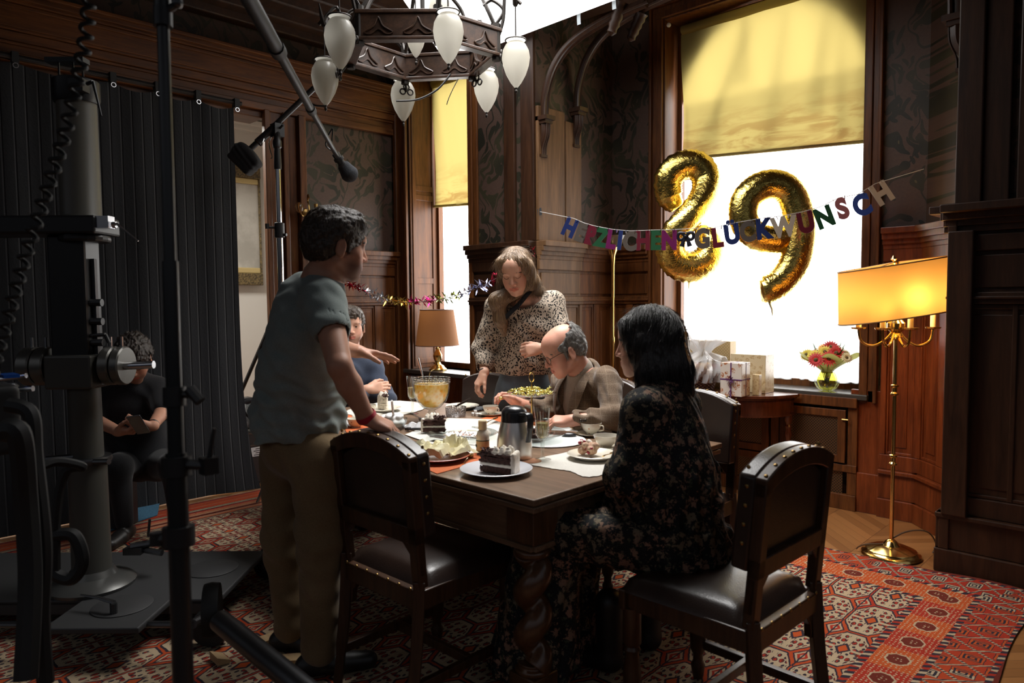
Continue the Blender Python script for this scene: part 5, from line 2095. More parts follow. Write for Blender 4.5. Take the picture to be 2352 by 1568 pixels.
torso(B, F4, nk, chst, wst, plv, (.155, .155, .18), (.110, .125, .15), .020, .07)
B.cone(A(nk) - UP * .03, hd.w(0, -.03, -.085), .060, .055, .03)
B.cone(A(nk) - UP * .05, A(rs), .055, .070, .05).cone(A(nk) - UP * .05, A(ls), .055, .070, .05)
B.chain([ls, le_, A(lw_)], [.072, .070, .048], .05).chain([rs, re_, A(rw_)], [.070, .068, .046], .05)
B.cone(lw_, A(lw_) * 1.2 - A(le_) * .2, .034, .038, .005, '-')
B.cone(A(wst) - UP * .02, A(plv) - UP * .02, .170, .192, .06)
B.half((0, 0, .512), (0, 0, -1), .02)
B.build('bodice', FLORAL, root, h=.005, warp=folds(.0085, [((.8, .6, .0), .050, .9), ((-.6, .8, .05), .044, .9), ((.3, .3, .9), .11, .4)], 31, lambda P: np.clip((.92 - P[..., 2]) / .12, .2, 1)), amp=.012)
B = Body()
for s in (-1, 1):
    h_ = A(plv) + r4 * s * .09 + UP * .02
    kn = h_ + f4 * .42 + UP * .02 + r4 * s * .03
    B.chain([h_, kn], [.125, .105], .08)
    B.chain([kn, A((kn[0] + f4[0] * .06, kn[1] + f4[1] * .06, .09))], [.105, .165], .09)
B.half((0, 0, .06), (0, 0, -1), .01)
B.half(A((0, 0, .66)), (0, 0, 1), .03)
B.build('skirt', FLORAL, root, h=.007, warp=folds(.008, [((.8, .6, .0), .075, 1.0), ((-.6, .8, .0), .065, 1.0)], 33), amp=.010)
for s, (px, py) in ((1, (1490, 1490)), (-1, (1400, 1540))):
    b = PZ(px, py, .012)
    Bt = Body()
    Bt.cone(A(b) + UP * .05, A(b) + UP * .26, .046, .055, .02).cone(A(b) + UP * .045, A(b) + f4 * .15 + UP * .035, .042, .034, .03)
    Bt.half((0, 0, .013), (0, 0, -1), .004)
    Bt.build('boot', BOOT, root, h=.006)
B = Body()
hd.ell(B, (0, -.020, .042), (.088, .106, .088), .01)
hd.ell(B, (0, -.050, -.03), (.086, .066, .09), .04)
for q in (-1, 1):
    hd.cone(B, (q * .058, .050, .066), (q * .074, .030, -.02), .026, .022, .03)
    B.chain([hd.w(q * .072, -.01, .0), hd.w(q * .078, -.02, -.10), hd.w(q * .078, -.045, -.18)], [.036, .042, .026], .04)
B.chain([hd.w(0, -.070, .0), hd.w(0, -.072, -.10), hd.w(.0, -.075, -.18), hd.w(.0, -.070, -.225)], [.066, .072, .064, .036], .05)
hd.ell(B, (0, .120, -.040), (.056, .072, .100), .014, '-')
hd.ell(B, (0, .105, .026), (.050, .050, .036), .016, '-')
o = B.build('hair', HAIR_BLACK, root, h=.004, warp=strands(8, hd.c, 64, .0032), amp=.006)
grow_hair(o, root, HAIR_BLACK, 6500, .075, lambda P: np.array((0, 0, -1.)) + np.sign((P - hd.c) @ hd.R[:, 0])[:, None] * hd.R[:, 0] * np.clip((P[:, 2] - hd.c[2]) / .08, 0, 1)[:, None] * .9, lift=.01, jitter=.04, below=hd.c[2] - .04, seed=5, width=.0013, keep=lambda P: (hd.l(P)[:, 1] < .06) & (P[:, 2] > 1.10))

# ---- man in the navy shirt at the far end
root = thing('person', 'man in a navy shirt seated with crossed arms at the far end of the table', 'person', (*PD(800, 900, 4.78).xy, .0))
F5 = 345
f5, r5 = axes(F5)
nk, chst, wst, plv = PD(806, 815, 4.76), PD(800, 865, 4.80), PD(796, 950, 4.84), PD(794, 1000, 4.86)
ls, rs = PD(852, 838, 4.82), PD(768, 842, 4.66)
le_, lw_ = PD(886, 912, 4.72), PD(820, 905, 4.58)
re_, rw_ = PD(770, 925, 4.55), PD(845, 893, 4.55)
hd = Head(PD(806, 748, 4.70), 327, -2, 0, 1.05)
B = Body()
hd.shape(B, closed=False)
torso(B, F5, nk, chst, wst, plv)
B.cone(nk, hd.w(0, -.03, -.06), .056, .054, .03)
B.cone(A(nk) - UP * .02, A(rs), .045, .05, .05).cone(A(nk) - UP * .02, A(ls), .045, .05, .05)
B.chain([rs, re_, rw_], [.05, .042, .028], .03).chain([ls, le_, lw_], [.05, .042, .028], .03)
hand(B, rw_, dirv(.9, .25, .1), dirv(.2, .9, -.2), 1, curl=(25, 30, 20), spread=3)
hand(B, lw_, dirv(-.9, .3, .1), dirv(-.2, .9, -.2), -1, curl=(25, 30, 20), spread=3)
B.build('body', SKIN_PALE, root, h=.0038, color=hd.tone(stubble=.25))
hd.brow(root, BROW_DARK)
hd.eyes(root, (0, 0))
short_hair(hd, root, HAIR_BROWN, lift=.010, rough=.005, seed=17, s_len=.018)
B = Body()
torso(B, F5, nk, chst, wst, plv, (.165, .16, .17), (.12, .125, .13), .018, .07)
B.cone(A(nk) - UP * .04, A(rs), .058, .068, .05).cone(A(nk) - UP * .04, A(ls), .058, .068, .05)
B.chain([ls, le_], [.068, .060], .04).cone(le_, A(lw_) * .8 + A(le_) * .2, .060, .046, .04)
B.chain([rs, re_], [.066, .060], .04).cone(re_, A(rw_) * .8 + A(re_) * .2, .060, .046, .04)
B.cone(A(nk) - UP * .02, A(nk) + UP * .035, .075, .066, .02)
B.cone(A(nk) + UP * .0, hd.w(0, -.02, -.05), .060, .062, .006, '-')
B.build('shirt', NAVY, root, h=.006, warp=folds(.006, [((.5, .3, .8), .09, 1.0), ((-.6, .4, .7), .075, .9)], 41), amp=.007)
B = Body()
for s in (-1, 1):
    h_ = A(plv) + r5 * s * .09 - UP * .06
    kn = h_ + f5 * .42
    B.chain([A(plv) - UP * .03, h_, kn, A((kn[0], kn[1], .12))], [.13, .10, .068, .05], .05)
B.build('trousers', BLACK_CLOTH, root, h=.01)
for s in (-1, 1): shoe(root, A(plv) + r5 * s * .09 + f5 * .42, f5, .26)

# ---- crew member with a phone, in the shadow by the curtain
root = thing('person', 'curly-haired crew member in black seated by the curtain, looking down at a phone', 'person', (*PD(300, 1000, 4.35).xy, .0))
F6 = 318
f6, r6 = axes(F6)
nk, chst, wst, plv = PD(303, 868, 4.28), PD(302, 920, 4.34), PD(308, 995, 4.40), PD(325, 1050, 4.42)
rs, ls = PD(246, 895, 4.30), PD(362, 893, 4.33)
re_, rw_ = PD(208, 960, 4.18), PD(272, 990, 3.98)
le_, lw_ = PD(374, 945, 4.20), PD(350, 978, 3.98)
hd = Head(PD(308, 822, 4.18), 330, -42, 0, 1.05)
B = Body()
hd.shape(B)
torso(B, F6, nk, chst, wst, plv)
B.cone(nk, hd.w(0, -.03, -.06), .056, .054, .03)
B.cone(A(nk) - UP * .02, A(rs), .045, .05, .05).cone(A(nk) - UP * .02, A(ls), .045, .05, .05)
B.chain([rs, re_, rw_], [.05, .042, .028], .03).chain([ls, le_, lw_], [.05, .042, .028], .03)
hand(B, rw_, dirv(.95, -.25, .05), dirv(.15, .4, .9), 1, curl=(30, 40, 30), spread=3, thumb=(40, 20))
hand(B, lw_, dirv(-.92, -.3, -.02), dirv(-.1, .45, .9), -1, curl=(35, 45, 30), spread=3, thumb=(40, 20))
B.build('body', SKIN, root, h=.004, color=hd.tone(stubble=.4))
short_hair(hd, root, HAIR_CURL, lift=.018, rough=.010, seed=23, s_len=.016)
hd.lashes(root, BROW_DARK)
B = Body()
torso(B, F6, nk, chst, wst, plv, (.17, .16, .17), (.12, .125, .13), .018, .07)
B.cone(A(nk) - UP * .04, A(rs), .058, .068, .05).cone(A(nk) - UP * .04, A(ls), .058, .068, .05)
B.cone(rs, A(re_) * .9 + A(rs) * .1, .068, .066, .04).cone(ls, A(le_) * .9 + A(ls) * .1, .068, .066, .04)
B.cone(A(nk) + UP * .0, hd.w(0, -.02, -.05), .060, .062, .006, '-')
B.build('t_shirt', BLACK_CLOTH, root, h=.006, warp=folds(.004, [((.5, .3, .8), .10, 1.0)], 51), amp=.005)
B = Body()
for s in (-1, 1):
    h_ = A(plv) + r6 * s * .10 - UP * .04
    kn = h_ + f6 * .30 + r6 * (s * .055 - .155) + UP * .05
    B.chain([A(plv), h_, kn, A((kn[0] - f6[0] * .05, kn[1] - f6[1] * .05, .12))], [.13, .10, .070, .05], .05)
B.build('trousers', BLACK_CLOTH, root, h=.009)
for s in (-1, 1): shoe(root, A(plv) + r6 * (s * .155 - .155) + f6 * .25, f6, .26)
ring_band('watch', A(lw_) + (A(le_) - A(lw_)) * .06, le_, .032, .018, STEEL, root)
ph = PD(318, 975, 3.90)
Mp = frame_at(ph, tuple(dirv(1, 0, .05)), tuple(dirv(-.15, .75, .65)))
o = tag(MB().box((-.036, -.075, -.004), (.036, .075, .004), Mp).build('smartphone', plain('phone_case', (.05, .05, .055), .12, coat=1.0), bevel=.003), 'black smartphone held by the seated crew member', 'phone')
# ------------------------------------------------------------------ things on and around the table
CHINA = Mat('cream_china', (.74, .69, .58), .18, coat=.6)
CHINA_M = CHINA.m
_q = Mat('painted_china', (.74, .69, .58), .18, coat=.6)
_v = _q.coord()
_s = _q.voro(_v, 42).lt(.16) * _q.noise(_v, 12, 2).gt(.55)
_q.color(_q.mix(_s, (.74, .69, .58), (.42, .16, .06)))
CHINA_PAINTED = _q.m
WHITE_CHINA = plain('white_china', (.70, .70, .74), .2, coat=.5)


def thin_glass(name, tint, clear=.93, base=.06, bumpy=0):
    """Thin-walled glass: mostly see-through, mirror-like towards the rims."""
    M = Mat(name, tint, .04)
    t, g, mx, lw = M.node('ShaderNodeBsdfTransparent'), M.node('ShaderNodeBsdfGlossy'), M.node('ShaderNodeMixShader'), M.node('ShaderNodeLayerWeight')
    t.inputs[0].default_value = (*tint, 1)
    g.inputs[1].default_value = .05
    lw.inputs[0].default_value = .35
    f = V(M.nt, lw.outputs['Facing']).pow(2.2) * clear + base
    if bumpy:
        n = M.node('ShaderNodeBump')
        n.inputs['Strength'].default_value, n.inputs['Distance'].default_value = .9, .004
        M.link(M.voro(M.coord(), bumpy, rnd=.3), n.inputs['Height'])
        M.link(n.outputs[0], g.inputs['Normal'])
        M.link(n.outputs[0], lw.inputs['Normal'])
    M.link(f, mx.inputs[0])
    M.link(t.outputs[0], mx.inputs[1])
    M.link(g.outputs[0], mx.inputs[2])
    M.link(mx.outputs[0], M.nt.nodes['Material Output'].inputs[0])
    return M.m


GLASS = thin_glass('clear_glass', (.93, .96, .95), .75, .10)
FLUTE = thin_glass('flute_glass', (.95, .97, .96), .8, .13)
CRYSTAL = Mat('cut_crystal', (.97, .98, 1.0), .03, trans=1.0, ior=1.5)
CRYSTAL.bump(CRYSTAL.voro(CRYSTAL.coord(), 110, rnd=.3), .9, .004)
CRYSTAL = CRYSTAL.m
WINE = Mat('sparkling_wine', (.80, .70, .36), .1)
_t, _x = WINE.node('ShaderNodeBsdfTransparent'), WINE.node('ShaderNodeMixShader')
_t.inputs[0].default_value = (.92, .86, .62, 1)
_x.inputs[0].default_value = .62
WINE.link(WINE.b.outputs[0], _x.inputs[1])
WINE.link(_t.outputs[0], _x.inputs[2])
WINE.link(_x.outputs[0], WINE.nt.nodes['Material Output'].inputs[0])
WINE = WINE.m
SILVER = plain('silver', (.68, .68, .68), .2, metal=1.0)
GOLD = plain('gold_cutlery', (.85, .60, .25), .18, metal=1.0)


def rough_mat(name, c1, c2, scale, rough=.8, bump=.5):
    M = Mat(name, c1, rough)
    v = M.coord()
    n = M.noise(v, scale, 4, .65)
    M.color(M.mix(n.step(.35, .65), c1, c2))
    M.bump(n, bump, .006)
    return M.m


CHOC = rough_mat('chocolate_sponge', (.030, .010, .007), (.085, .030, .020), 130)
CREAM = rough_mat('whipped_cream', (.78, .70, .58), (.86, .80, .70), 60, .5, .2)
CHERRY = plain('cherry_filling', (.30, .015, .03), .15, coat=.6)
NAPKIN_Y = rough_mat('yellow_paper_napkin', (.72, .64, .36), (.80, .74, .50), 30, .85, .3)
ORANGE = rough_mat('orange_table_mat', (.50, .10, .022), (.62, .15, .035), 220, .8, .3)
LACE = rough_mat('white_linen', (.62, .59, .53), (.72, .69, .63), 260, .85, .4)
PAPER = plain('white_paper', (.74, .73, .72), .7)
FOIL_Y = Mat('gold_candy_foil', (.85, .66, .16), .22, metal=.75).m


def on(px, py, z=TZ + .0006):
    return PZ(px, py, z)


def plate(label, px, py, r=.10, mat=None, group='plates on the table', z=None, cat='plate', name='plate'):
    p = on(px, py) if z is None else PZ(px, py, z)
    t = thing(name, label, cat, p, group=group)
    m = mat or CHINA_PAINTED
    MB().lathe([(0, .004), (r * .55, .004), (r * .60, 0), (r * .64, .004), (r * .97, .018), (r, .0205), (r * .97, .022), (r * .66, .009), (r * .58, .0065), (0, .0065)], 40).build('dish', m, t)
    return t


def cup(label, px, py, saucer=True, r=.045, h=.048, liquid=True, group='cups on the table'):
    p = on(px, py)
    if saucer:
        s = thing('saucer', 'china saucer of the ' + label.split(',')[0], 'saucer', p, group='saucers on the table')
        MB().lathe([(0, .003), (.035, .003), (.038, 0), (.042, .003), (.070, .012), (.072, .014), (.068, .014), (.04, .006), (0, .006)], 36).build('dish', CHINA_PAINTED, s)
    z = p.z + (.0066 if saucer else 0)
    t = thing('cup', label, 'cup', (p.x, p.y, z), group=group)
    MB().lathe([(0, .003), (r * .42, .003), (r * .45, 0), (r * .48, .003), (r * .5, .008), (r * .78, h * .4), (r * .95, h * .8), (r, h), (r * .96, h), (r * .90, h * .8), (r * .72, h * .4), (r * .4, .012), (0, .011)], 32).build('bowl', CHINA_PAINTED, t)
    MB().tube(catmull([(r * .93, 0, h * .82), (r * 1.35, 0, h * .85), (r * 1.4, 0, h * .5), (r * .85, 0, h * .38)], 5), .0032, 6).build('handle', CHINA_PAINTED, t)
    if liquid: MB().lathe([(0, h * .62), (r * .82, h * .62)], 24, cap=False).build('coffee', plain('coffee_' + str(px), (.05, .025, .012), .1), t)
    return t


def put(o, label, cat, group=None, z=None):
    return tag(o, label, cat, group)


# mats and cloths -------------------------------------------------------------
def mat_sheet(label, pts, mat, z, cat='placemat', group=None, name='placemat', scallop=0.0):
    P = [PZ(x, y, TZ) for x, y in pts]
    c = sum(P, Vector()) / len(P)
    P2 = catmull(P, 6, closed=True) if scallop else P
    poly = []
    for i, p in enumerate(P2):
        d = (p - c)
        poly.append((d.x * (1 + scallop * (i % 2)), d.y * (1 + scallop * (i % 2))))
    o = MB().prism(poly, 0, .0022).build(name, mat, smooth=0)
    o.location = (c.x, c.y, z)
    return tag(o, label, cat, group)


mat_sheet('orange place mat under the front plates near the left chair', [(966, 1072), (1004, 1089), (1093, 1064), (1218, 1020), (1120, 1000), (975, 1036)], ORANGE, TZ + .0006)
mat_sheet('orange place mat at the left end beside the man in green', [(778, 962), (800, 1000), (905, 985), (890, 962), (812, 948)], ORANGE, TZ + .0006)
mat_sheet('orange place mat behind the thermos jug', [(1088, 968), (1170, 985), (1300, 975), (1240, 952), (1140, 950)], ORANGE, TZ + .0006)
mat_sheet('white scalloped linen mat at the near right corner of the table', [(1215, 1062), (1262, 1076), (1310, 1083), (1345, 1096), (1400, 1088), (1450, 1070), (1420, 1035), (1320, 1038)], LACE, TZ + .0012, scallop=.03)
mat_sheet('white linen mat at the far left end of the table', [(795, 950), (870, 962), (960, 945), (975, 930), (905, 922), (830, 935)], LACE, TZ + .0034, scallop=.03)
mat_sheet('white linen cloth in the middle of the table under the glass cake plate', [(930, 1000), (1060, 1045), (1180, 1035), (1250, 1005), (1130, 965), (1030, 962)], LACE, TZ + .0034, cat='tablecloth', name='tablecloth')
mat_sheet('white linen mat on the far right corner of the table', [(1535, 1014), (1590, 1030), (1630, 1020), (1575, 1002)], LACE, TZ + .0012)


def paper_disc(label, px, py, r, z):
    p = PZ(px, py, TZ)
    o = MB().lathe([(0, 0), (r, 0), (r, .0015), (0, .0015)], 48).build('paper_doily', PAPER, smooth=30)
    o.location = (p.x, p.y, z)
    return tag(o, label, 'paper doily')


paper_disc('round white paper doily under the two-tier stand', 1262, 1012, .165, TZ + .0036)


# cakes ------------------------------------------------------------------------
def cake_slice(label, px, py, z, w=.05, L=.095, h=.052, rz=0.0, kind='choc', group='cake slices'):
    p = PZ(px, py, z)
    t = thing('cake_slice', label, 'cake', (p.x, p.y, z), rz, group=group)
    m1 = CHOC if kind == 'choc' else CREAM
    r = random.Random(px)
    rough = lambda amp, fq: (lambda P: amp * (vnoise(P * fq, px) + .6 * vnoise(P * fq * 2.3, px + 1)))

    def layer(name, mat, z0, z1, g=0.0, amp=.0022, fq=95):
        B = Body()
        B.box((0, 0, (z0 + z1) / 2), (L * .62, w * .8, max(.001, (z1 - z0) / 2 - .002)), None, .002)
        sl = .62 * w / L
        for s in (-1, 1):      # two cut faces that meet at the tip
            n = np.array((-sl, s, 0.0))
            B.half(np.array((-L * .5, 0, 0)) + n * g, n, .003)
        B.half((L * .5 + g, 0, 0), (1, 0, 0), .006)
        B.build(name, mat, t, h=.0022, loc=(0, 0, 0), warp=rough(amp, fq), amp=.004)
    layer('sponge_layer', m1, 0, h * .36)
    layer('cream_layer', CREAM, h * .35, h * .52, .0003, .0010)
    layer('sponge_layer', m1, h * .51, h * .86)
    layer('icing', CHOC if kind == 'choc' else CREAM, h * .85, h, .001, .0024)
    B = Body()
    for k in range(9):
        a_ = (k - 4) / 4
        for q in range(4): B.ell((L * .53, a_ * w * .52, h * (.12 + .27 * q)), (.009, w * .09, h * .17), None, .008)
    B.build('cream_side', CREAM, t, h=.0026, loc=(0, 0, 0), warp=rough(.0012, 110), amp=.003)
    for k in range(5):
        c = np.array((L * (.36 - .17 * (k // 2)), w * (.26 if k % 2 else -.26) * (1 - .2 * (k // 2)), h * 1.05))
        B = Body()
        B.ell(c, (.017, .016, .010), None, .008).ell(c + (.002, .001, .010), (.012, .011, .008), None, .006).ell(c + (0, 0, .018), (.006, .006, .006), None, .006)
        B.build('cream_rosette', CREAM, t, h=.0024, loc=(0, 0, 0), warp=rough(.0015, 130), amp=.003)
    mb = MB()
    for k in range(46):
        c = Matrix.Translation((r.uniform(-.40, .1) * L, r.uniform(-.28, .28) * w * .8, h * 1.02 + r.uniform(0, .014))) @ Euler((r.uniform(-1, 1), r.uniform(-1, 1), r.uniform(0, 6))).to_matrix().to_4x4()
        mb.cbox((0, 0, 0), (.016, .007, .0022), c)
    s = mb.build('chocolate_shavings', CHOC, t, smooth=0)
    s['kind'] = 'stuff'
    return t


plate('white plate with chocolate cake at the near edge of the table', 1140, 1086, .135, WHITE_CHINA)
t = cake_slice('big chocolate cream cake slice on the white plate at the near table edge', 1140, 1084, TZ + .0075, .075, .135, .072, RAD(30))
t = plate('painted plate with berry cake on the scalloped mat', 1362, 1052, .105, z=TZ + .0035)
B = Body()
p = PZ(1352, 1044, TZ + .012)
r_ = random.Random(4)
cr = thing('cake_slice', 'half-eaten cherry cake slice on the painted plate', 'cake', p, group='cake slices')
for k in range(14): B.ell((r_.uniform(-.03, .03), r_.uniform(-.022, .022), r_.uniform(.004, .045)), (.016, .014, .012), None, .008)
B.build('crumbled_sponge', rough_mat('crumbly_cake', (.42, .22, .14), (.62, .44, .30), 90), cr, h=.003, loc=(0, 0, 0))
mb = MB()
for k in range(9): mb.ell((r_.uniform(-.032, .032), r_.uniform(-.028, .0), r_.uniform(.015, .058)), r_.uniform(.006, .009), 10, 7)
o = mb.build('cherries', CHERRY, cr)
B = Body()
for k in range(7): B.ell((r_.uniform(-.03, .03), r_.uniform(-.02, .02), r_.uniform(.02, .06)), (.010, .010, .008), None, .006)
B.build('cream', CREAM, cr, h=.003, loc=(0, 0, 0))
plate('painted plate with cream cake at the far left of the table', 880, 944, .105, z=TZ + .0057)
cake_slice('white cream cake slice on the far left plate before the man in navy', 884, 940, TZ + .014, .05, .08, .075, RAD(160), 'cream')
plate('empty plate behind the crystal sugar bowl', 1062, 938, .10)
plate('small plate beside the far left cup', 845, 962, .085, z=TZ + .0030)
gp = plate('round glass cake plate in the middle with the cut cake', 1062, 1003, .165, GLASS, z=TZ + .0058)
cake_slice('last dark cake piece standing on the glass cake plate', 1003, 990, TZ + .0135, .08, .10, .060, RAD(200))
mb = MB()
p = PZ(1068, 998, TZ + .014)
for k in range(60):
    a, q = random.uniform(0, 6.28), random.uniform(0, .11)
    mb.ell((q * math.cos(a), q * math.sin(a) * .8, 0), (random.uniform(.003, .007), random.uniform(.003, .007), .002), 6, 4)
o = mb.build('cake_crumbs', rough_mat('red_crumbs', (.30, .12, .09), (.66, .55, .46), 90), smooth=40)
o.location = p
tag(o, 'scattered crumbs of cake left on the glass cake plate', 'crumbs', kind='stuff')
# cake server lying over the plate rim
p = PZ(1018, 1004, TZ + .024)
t = thing('cake_server', 'silver cake server lying across the glass cake plate', 'cake server', p, RAD(15))
MB().prism([(-.06, -.024), (.02, -.026), (.05, -.008), (.05, .008), (.02, .026), (-.06, .022)], 0, .002).build('blade', SILVER, t, smooth=0)
MB().tube([(.045, 0, .003), (.08, 0, .012), (.15, 0, .014), (.19, 0, .010)], [.004, .005, .008, .006], 8, flat=.5).build('handle', SILVER, t)

# two-tier stand ------------------------------------------------------------
p = PZ(1222, 1008, TZ + .0055)
st = thing('cake_stand', 'two-tier glass cake stand with gold ring handle before the bald man', 'cake stand', p)
MB().lathe([(0, .004), (.09, .004), (.13, .022), (.155, .030), (.158, .033), (.13, .027), (.09, .009), (0, .009)], 40).build('lower_tier', GLASS, st)
MB().lathe([(0, .196), (.06, .196), (.09, .204), (.112, .214), (.114, .217), (.09, .209), (.06, .201), (0, .201)], 40).build('upper_tier', GLASS, st)
mb = MB()
mb.rod((0, 0, .005), (0, 0, .265), .0042, 10).lathe([(.012, .20), (.009, .208), (.004, .215)], 12)
mb.tube([(.014 * math.cos(t_), 0, .285 + .022 * math.sin(t_)) for t_ in np.linspace(0, 2 * PI, 25)[:-1]], .0032, 6, closed=True)
mb.build('handle_rod', GOLD, st)
q0 = None
for k in range(34):
    a, r0 = k * 2.4, .092 * math.sqrt((k + .5) / 34)
    zz = p.z + .212 + (.010 if k % 3 == 0 else 0) + .014 * (1 - r0 / .1)
    if q0 is None:
        q0 = thing('wrapped_sweet', 'small gold-foil sweet heaped on the upper tier of the cake stand', 'sweet', (0, 0, 0), group='gold sweets on the upper tier')
        MB().ell((0, 0, 0), (.011, .008, .007), 10, 6).build('sweet', FOIL_Y, q0)
        mb = MB()
        for s in (-1, 1):
            mb.grid(lambda u, v: (s * (.010 + .011 * u), (.010 * u) * (v - .5) * 2, .004 * math.sin(v * 9) * u), 2, 6)
        mb.build('twist_ends', rough_mat('yellow_cellophane', (.62, .58, .12), (.80, .76, .30), 80, .3), q0, smooth=0)
        o = q0
    else:
        o = dup(q0)
    o.location = (p.x + r0 * math.cos(a), p.y + r0 * math.sin(a), zz)
    o.rotation_euler = (random.uniform(-.5, .5), random.uniform(-.5, .5), random.uniform(0, 6))
for k, (dx, dy) in enumerate(((-.05, -.04), (.06, -.03), (.03, .05), (-.06, .05), (.0, -.08))):
    o = MB().cbox((0, 0, .014), (.05, .028, .024)).build('chocolate_bar', CHOC if k % 2 else rough_mat('red_brown_biscuit', (.22, .05, .03), (.30, .10, .06), 80), bevel=.004)
    o.location = (p.x + dx, p.y + dy, p.z + .0095)
    o.rotation_euler = (0, 0, k * 1.3)
    tag(o, 'small chocolate biscuit on the lower tier of the cake stand', 'biscuit', 'biscuits on the lower tier')
t = plate('glass dish held by the bald man behind the stand', 1262, 978, .115, GLASS)

# punch goblet with ladle ------------------------------------------------------
p = on(992, 966)
pg = thing('punch_bowl', 'big footed glass goblet of yellow fruit punch', 'punch bowl', p)
MB().lathe([(0, 0), (.060, .0), (.062, .005), (.035, .012), (.018, .03), (.022, .045), (.016, .055), (.045, .07), (.078, .105), (.094, .145), (.098, .185), (.096, .215), (.100, .232), (.096, .232), (.092, .215), (.094, .185), (.090, .146), (.074, .108), (.040, .074), (0, .066)], 40).build('goblet', GLASS, pg)
mb = MB()
for zr in (.205, .216, .227): mb.tube([(.0985 * math.cos(a), .0985 * math.sin(a), zr) for a in np.linspace(0, 2 * PI, 49)[:-1]], [.003 if k % 2 else .0018 for k in range(48)], 6, closed=True)
mb.build('beaded_rim', CRYSTAL, pg)
FP = Mat('fruit_punch', (.85, .52, .10), .15, coat=.3)
_v = FP.coord()
_n = FP.voro(_v, 38, out='Distance')
_c = FP.mix(_n.step(.1, .6), (.86, .46, .05), (.92, .72, .32))
FP.color(_c)
_t, _x = FP.node('ShaderNodeBsdfTranslucent'), FP.node('ShaderNodeMixShader')
FP.link(_c, _t.inputs[0])
_x.inputs[0].default_value = .55
FP.link(FP.b.outputs[0], _x.inputs[1])
FP.link(_t.outputs[0], _x.inputs[2])
FP.link(_x.outputs[0], FP.nt.nodes['Material Output'].inputs[0])
FP.bump(_n, .5, .006)
MB().lathe([(0, .071), (.038, .078), (.071, .110), (.087, .147), (.0905, .185), (.090, .198), (0, .200)], 36).build('punch', FP.m, pg)
mb = MB()
mb.tube([PD(975, 878, 4.28) - p, PD(966, 845, 4.26) - p, PD(960, 822, 4.25) - p], [.005, .006, .008], 8, flat=.5)
mb.ell(PD(978, 890, 4.28) - p, (.022, .022, .014), 12, 8)
o = mb.build('ladle', SILVER)
o.location = p
tag(o, 'silver ladle standing in the punch goblet', 'ladle')


# champagne flutes ------------------------------------------------------------
def flute(label, px, py, sc=1.0, fill=.62):
    t = thing('champagne_flute', label, 'glass', on(px, py), group='champagne flutes')
    k = sc
    MB().lathe([(0, 0), (.034 * k, 0), (.035 * k, .003), (.012 * k, .007), (.006 * k, .02), (.008 * k, .05), (.007 * k, .07), (.014 * k, .083), (.024 * k, .098), (.0265 * k, .13), (.029 * k, .17), (.034 * k, .215), (.0325 * k, .215), (.0275 * k, .17), (.025 * k, .13), (.022 * k, .10), (.010 * k, .088), (0, .086)], 24).build('glass', FLUTE, t)
    mb = MB()
    for q in range(10):
        a = 2 * PI * q / 10
        mb.rod((.0245 * k * math.cos(a), .0245 * k * math.sin(a), .098), (.0268 * k * math.cos(a), .0268 * k * math.sin(a), .135), .0022, 5)
    mb.build('cut_facets', CRYSTAL, t)
    MB().lathe([(0, .0875), (.009 * k, .089), (.0212 * k, .10), (.0243 * k, .13), (.0255 * k, .15), (0, .15)], 20).build('wine', WINE, t)
    return t


flute('champagne flute in front beside the steel thermos jug', 1246, 1056)
flute('champagne flute at the far left beside the punch goblet', 948, 950)

# thermos ---------------------------------------------------------------------
p = on(1182, 1052)
th = thing('thermos_jug', 'brushed steel thermos jug with black lid and handle in the centre of the table', 'thermos', p)
th.scale = (1.24, 1.24, .96)
M_ = Mat('brushed_steel', (.74, .70, .66), .33, metal=1.0)
x, y, z = M_.xyz(M_.coord())
M_.bump(M_.noise(M_.comb(x * 2, y * 2, z * 160), 3, 2), .05, .001)
MB().lathe([(0, 0), (.056, 0), (.058, .004), (.058, .03), (.0565, .08), (.050, .125), (.044, .155), (.043, .16), (0, .16)], 40).build('body', M_.m, th)
BLK = plain('black_plastic', (.012, .012, .014), .28, coat=.2)
MB().lathe([(.0435, .155), (.0435, .165), (.042, .195), (.040, .205), (.030, .218), (.012, .224), (0, .225)], 36).build('lid', BLK, th)
hdir = Vector(dirv(.55, -.8, 0))
mb = MB()
mb.tube(catmull([hdir * .038 + Vector((0, 0, .195)), hdir * .075 + Vector((0, 0, .200)), hdir * .088 + Vector((0, 0, .185)), hdir * .086 + Vector((0, 0, .13)), hdir * .076 + Vector((0, 0, .085))], 6), [.014] * 10 + [.012] * 8 + [.010] * 7, 10, flat=.55)
mb.build('handle', BLK, th)

# small bottle ----------------------------------------------------------------
p = on(1109, 1043)
bt = thing('condensed_milk_bottle', 'small bottle with cream cap and patterned label beside the thermos', 'bottle', p)
bt.scale = (1.04, 1.04, 1.25)
MB().lathe([(0, 0), (.024, 0), (.026, .004), (.026, .062), (.022, .075), (.014, .084), (.014, .092), (0, .092)], 28).build('bottle', Mat('bottle_glass', (.70, .60, .48), .12, coat=.7).m, bt)
MB().lathe([(.0265, .010), (.0265, .05)], 28, cap=False).build('label', rough_mat('kraft_label', (.55, .36, .20), (.60, .42, .26), 40), bt)
mb = MB()
for z0 in (.012, .047): mb.lathe([(.0268, z0), (.0268, z0 + .003)], 28, cap=False)
for a0 in (-2.5, -1.9): mb.ell((.0262 * math.cos(a0), .0262 * math.sin(a0), .030), (.003, .003, .006), 8, 6)
mb.build('label_print', plain('dark_green_print', (.03, .05, .03), .6), bt)
MB().lathe([(.0165, .084), (.017, .088), (.017, .112), (.014, .115), (0, .115)], 24).build('cap', plain('cream_cap', (.72, .58, .36), .45), bt)

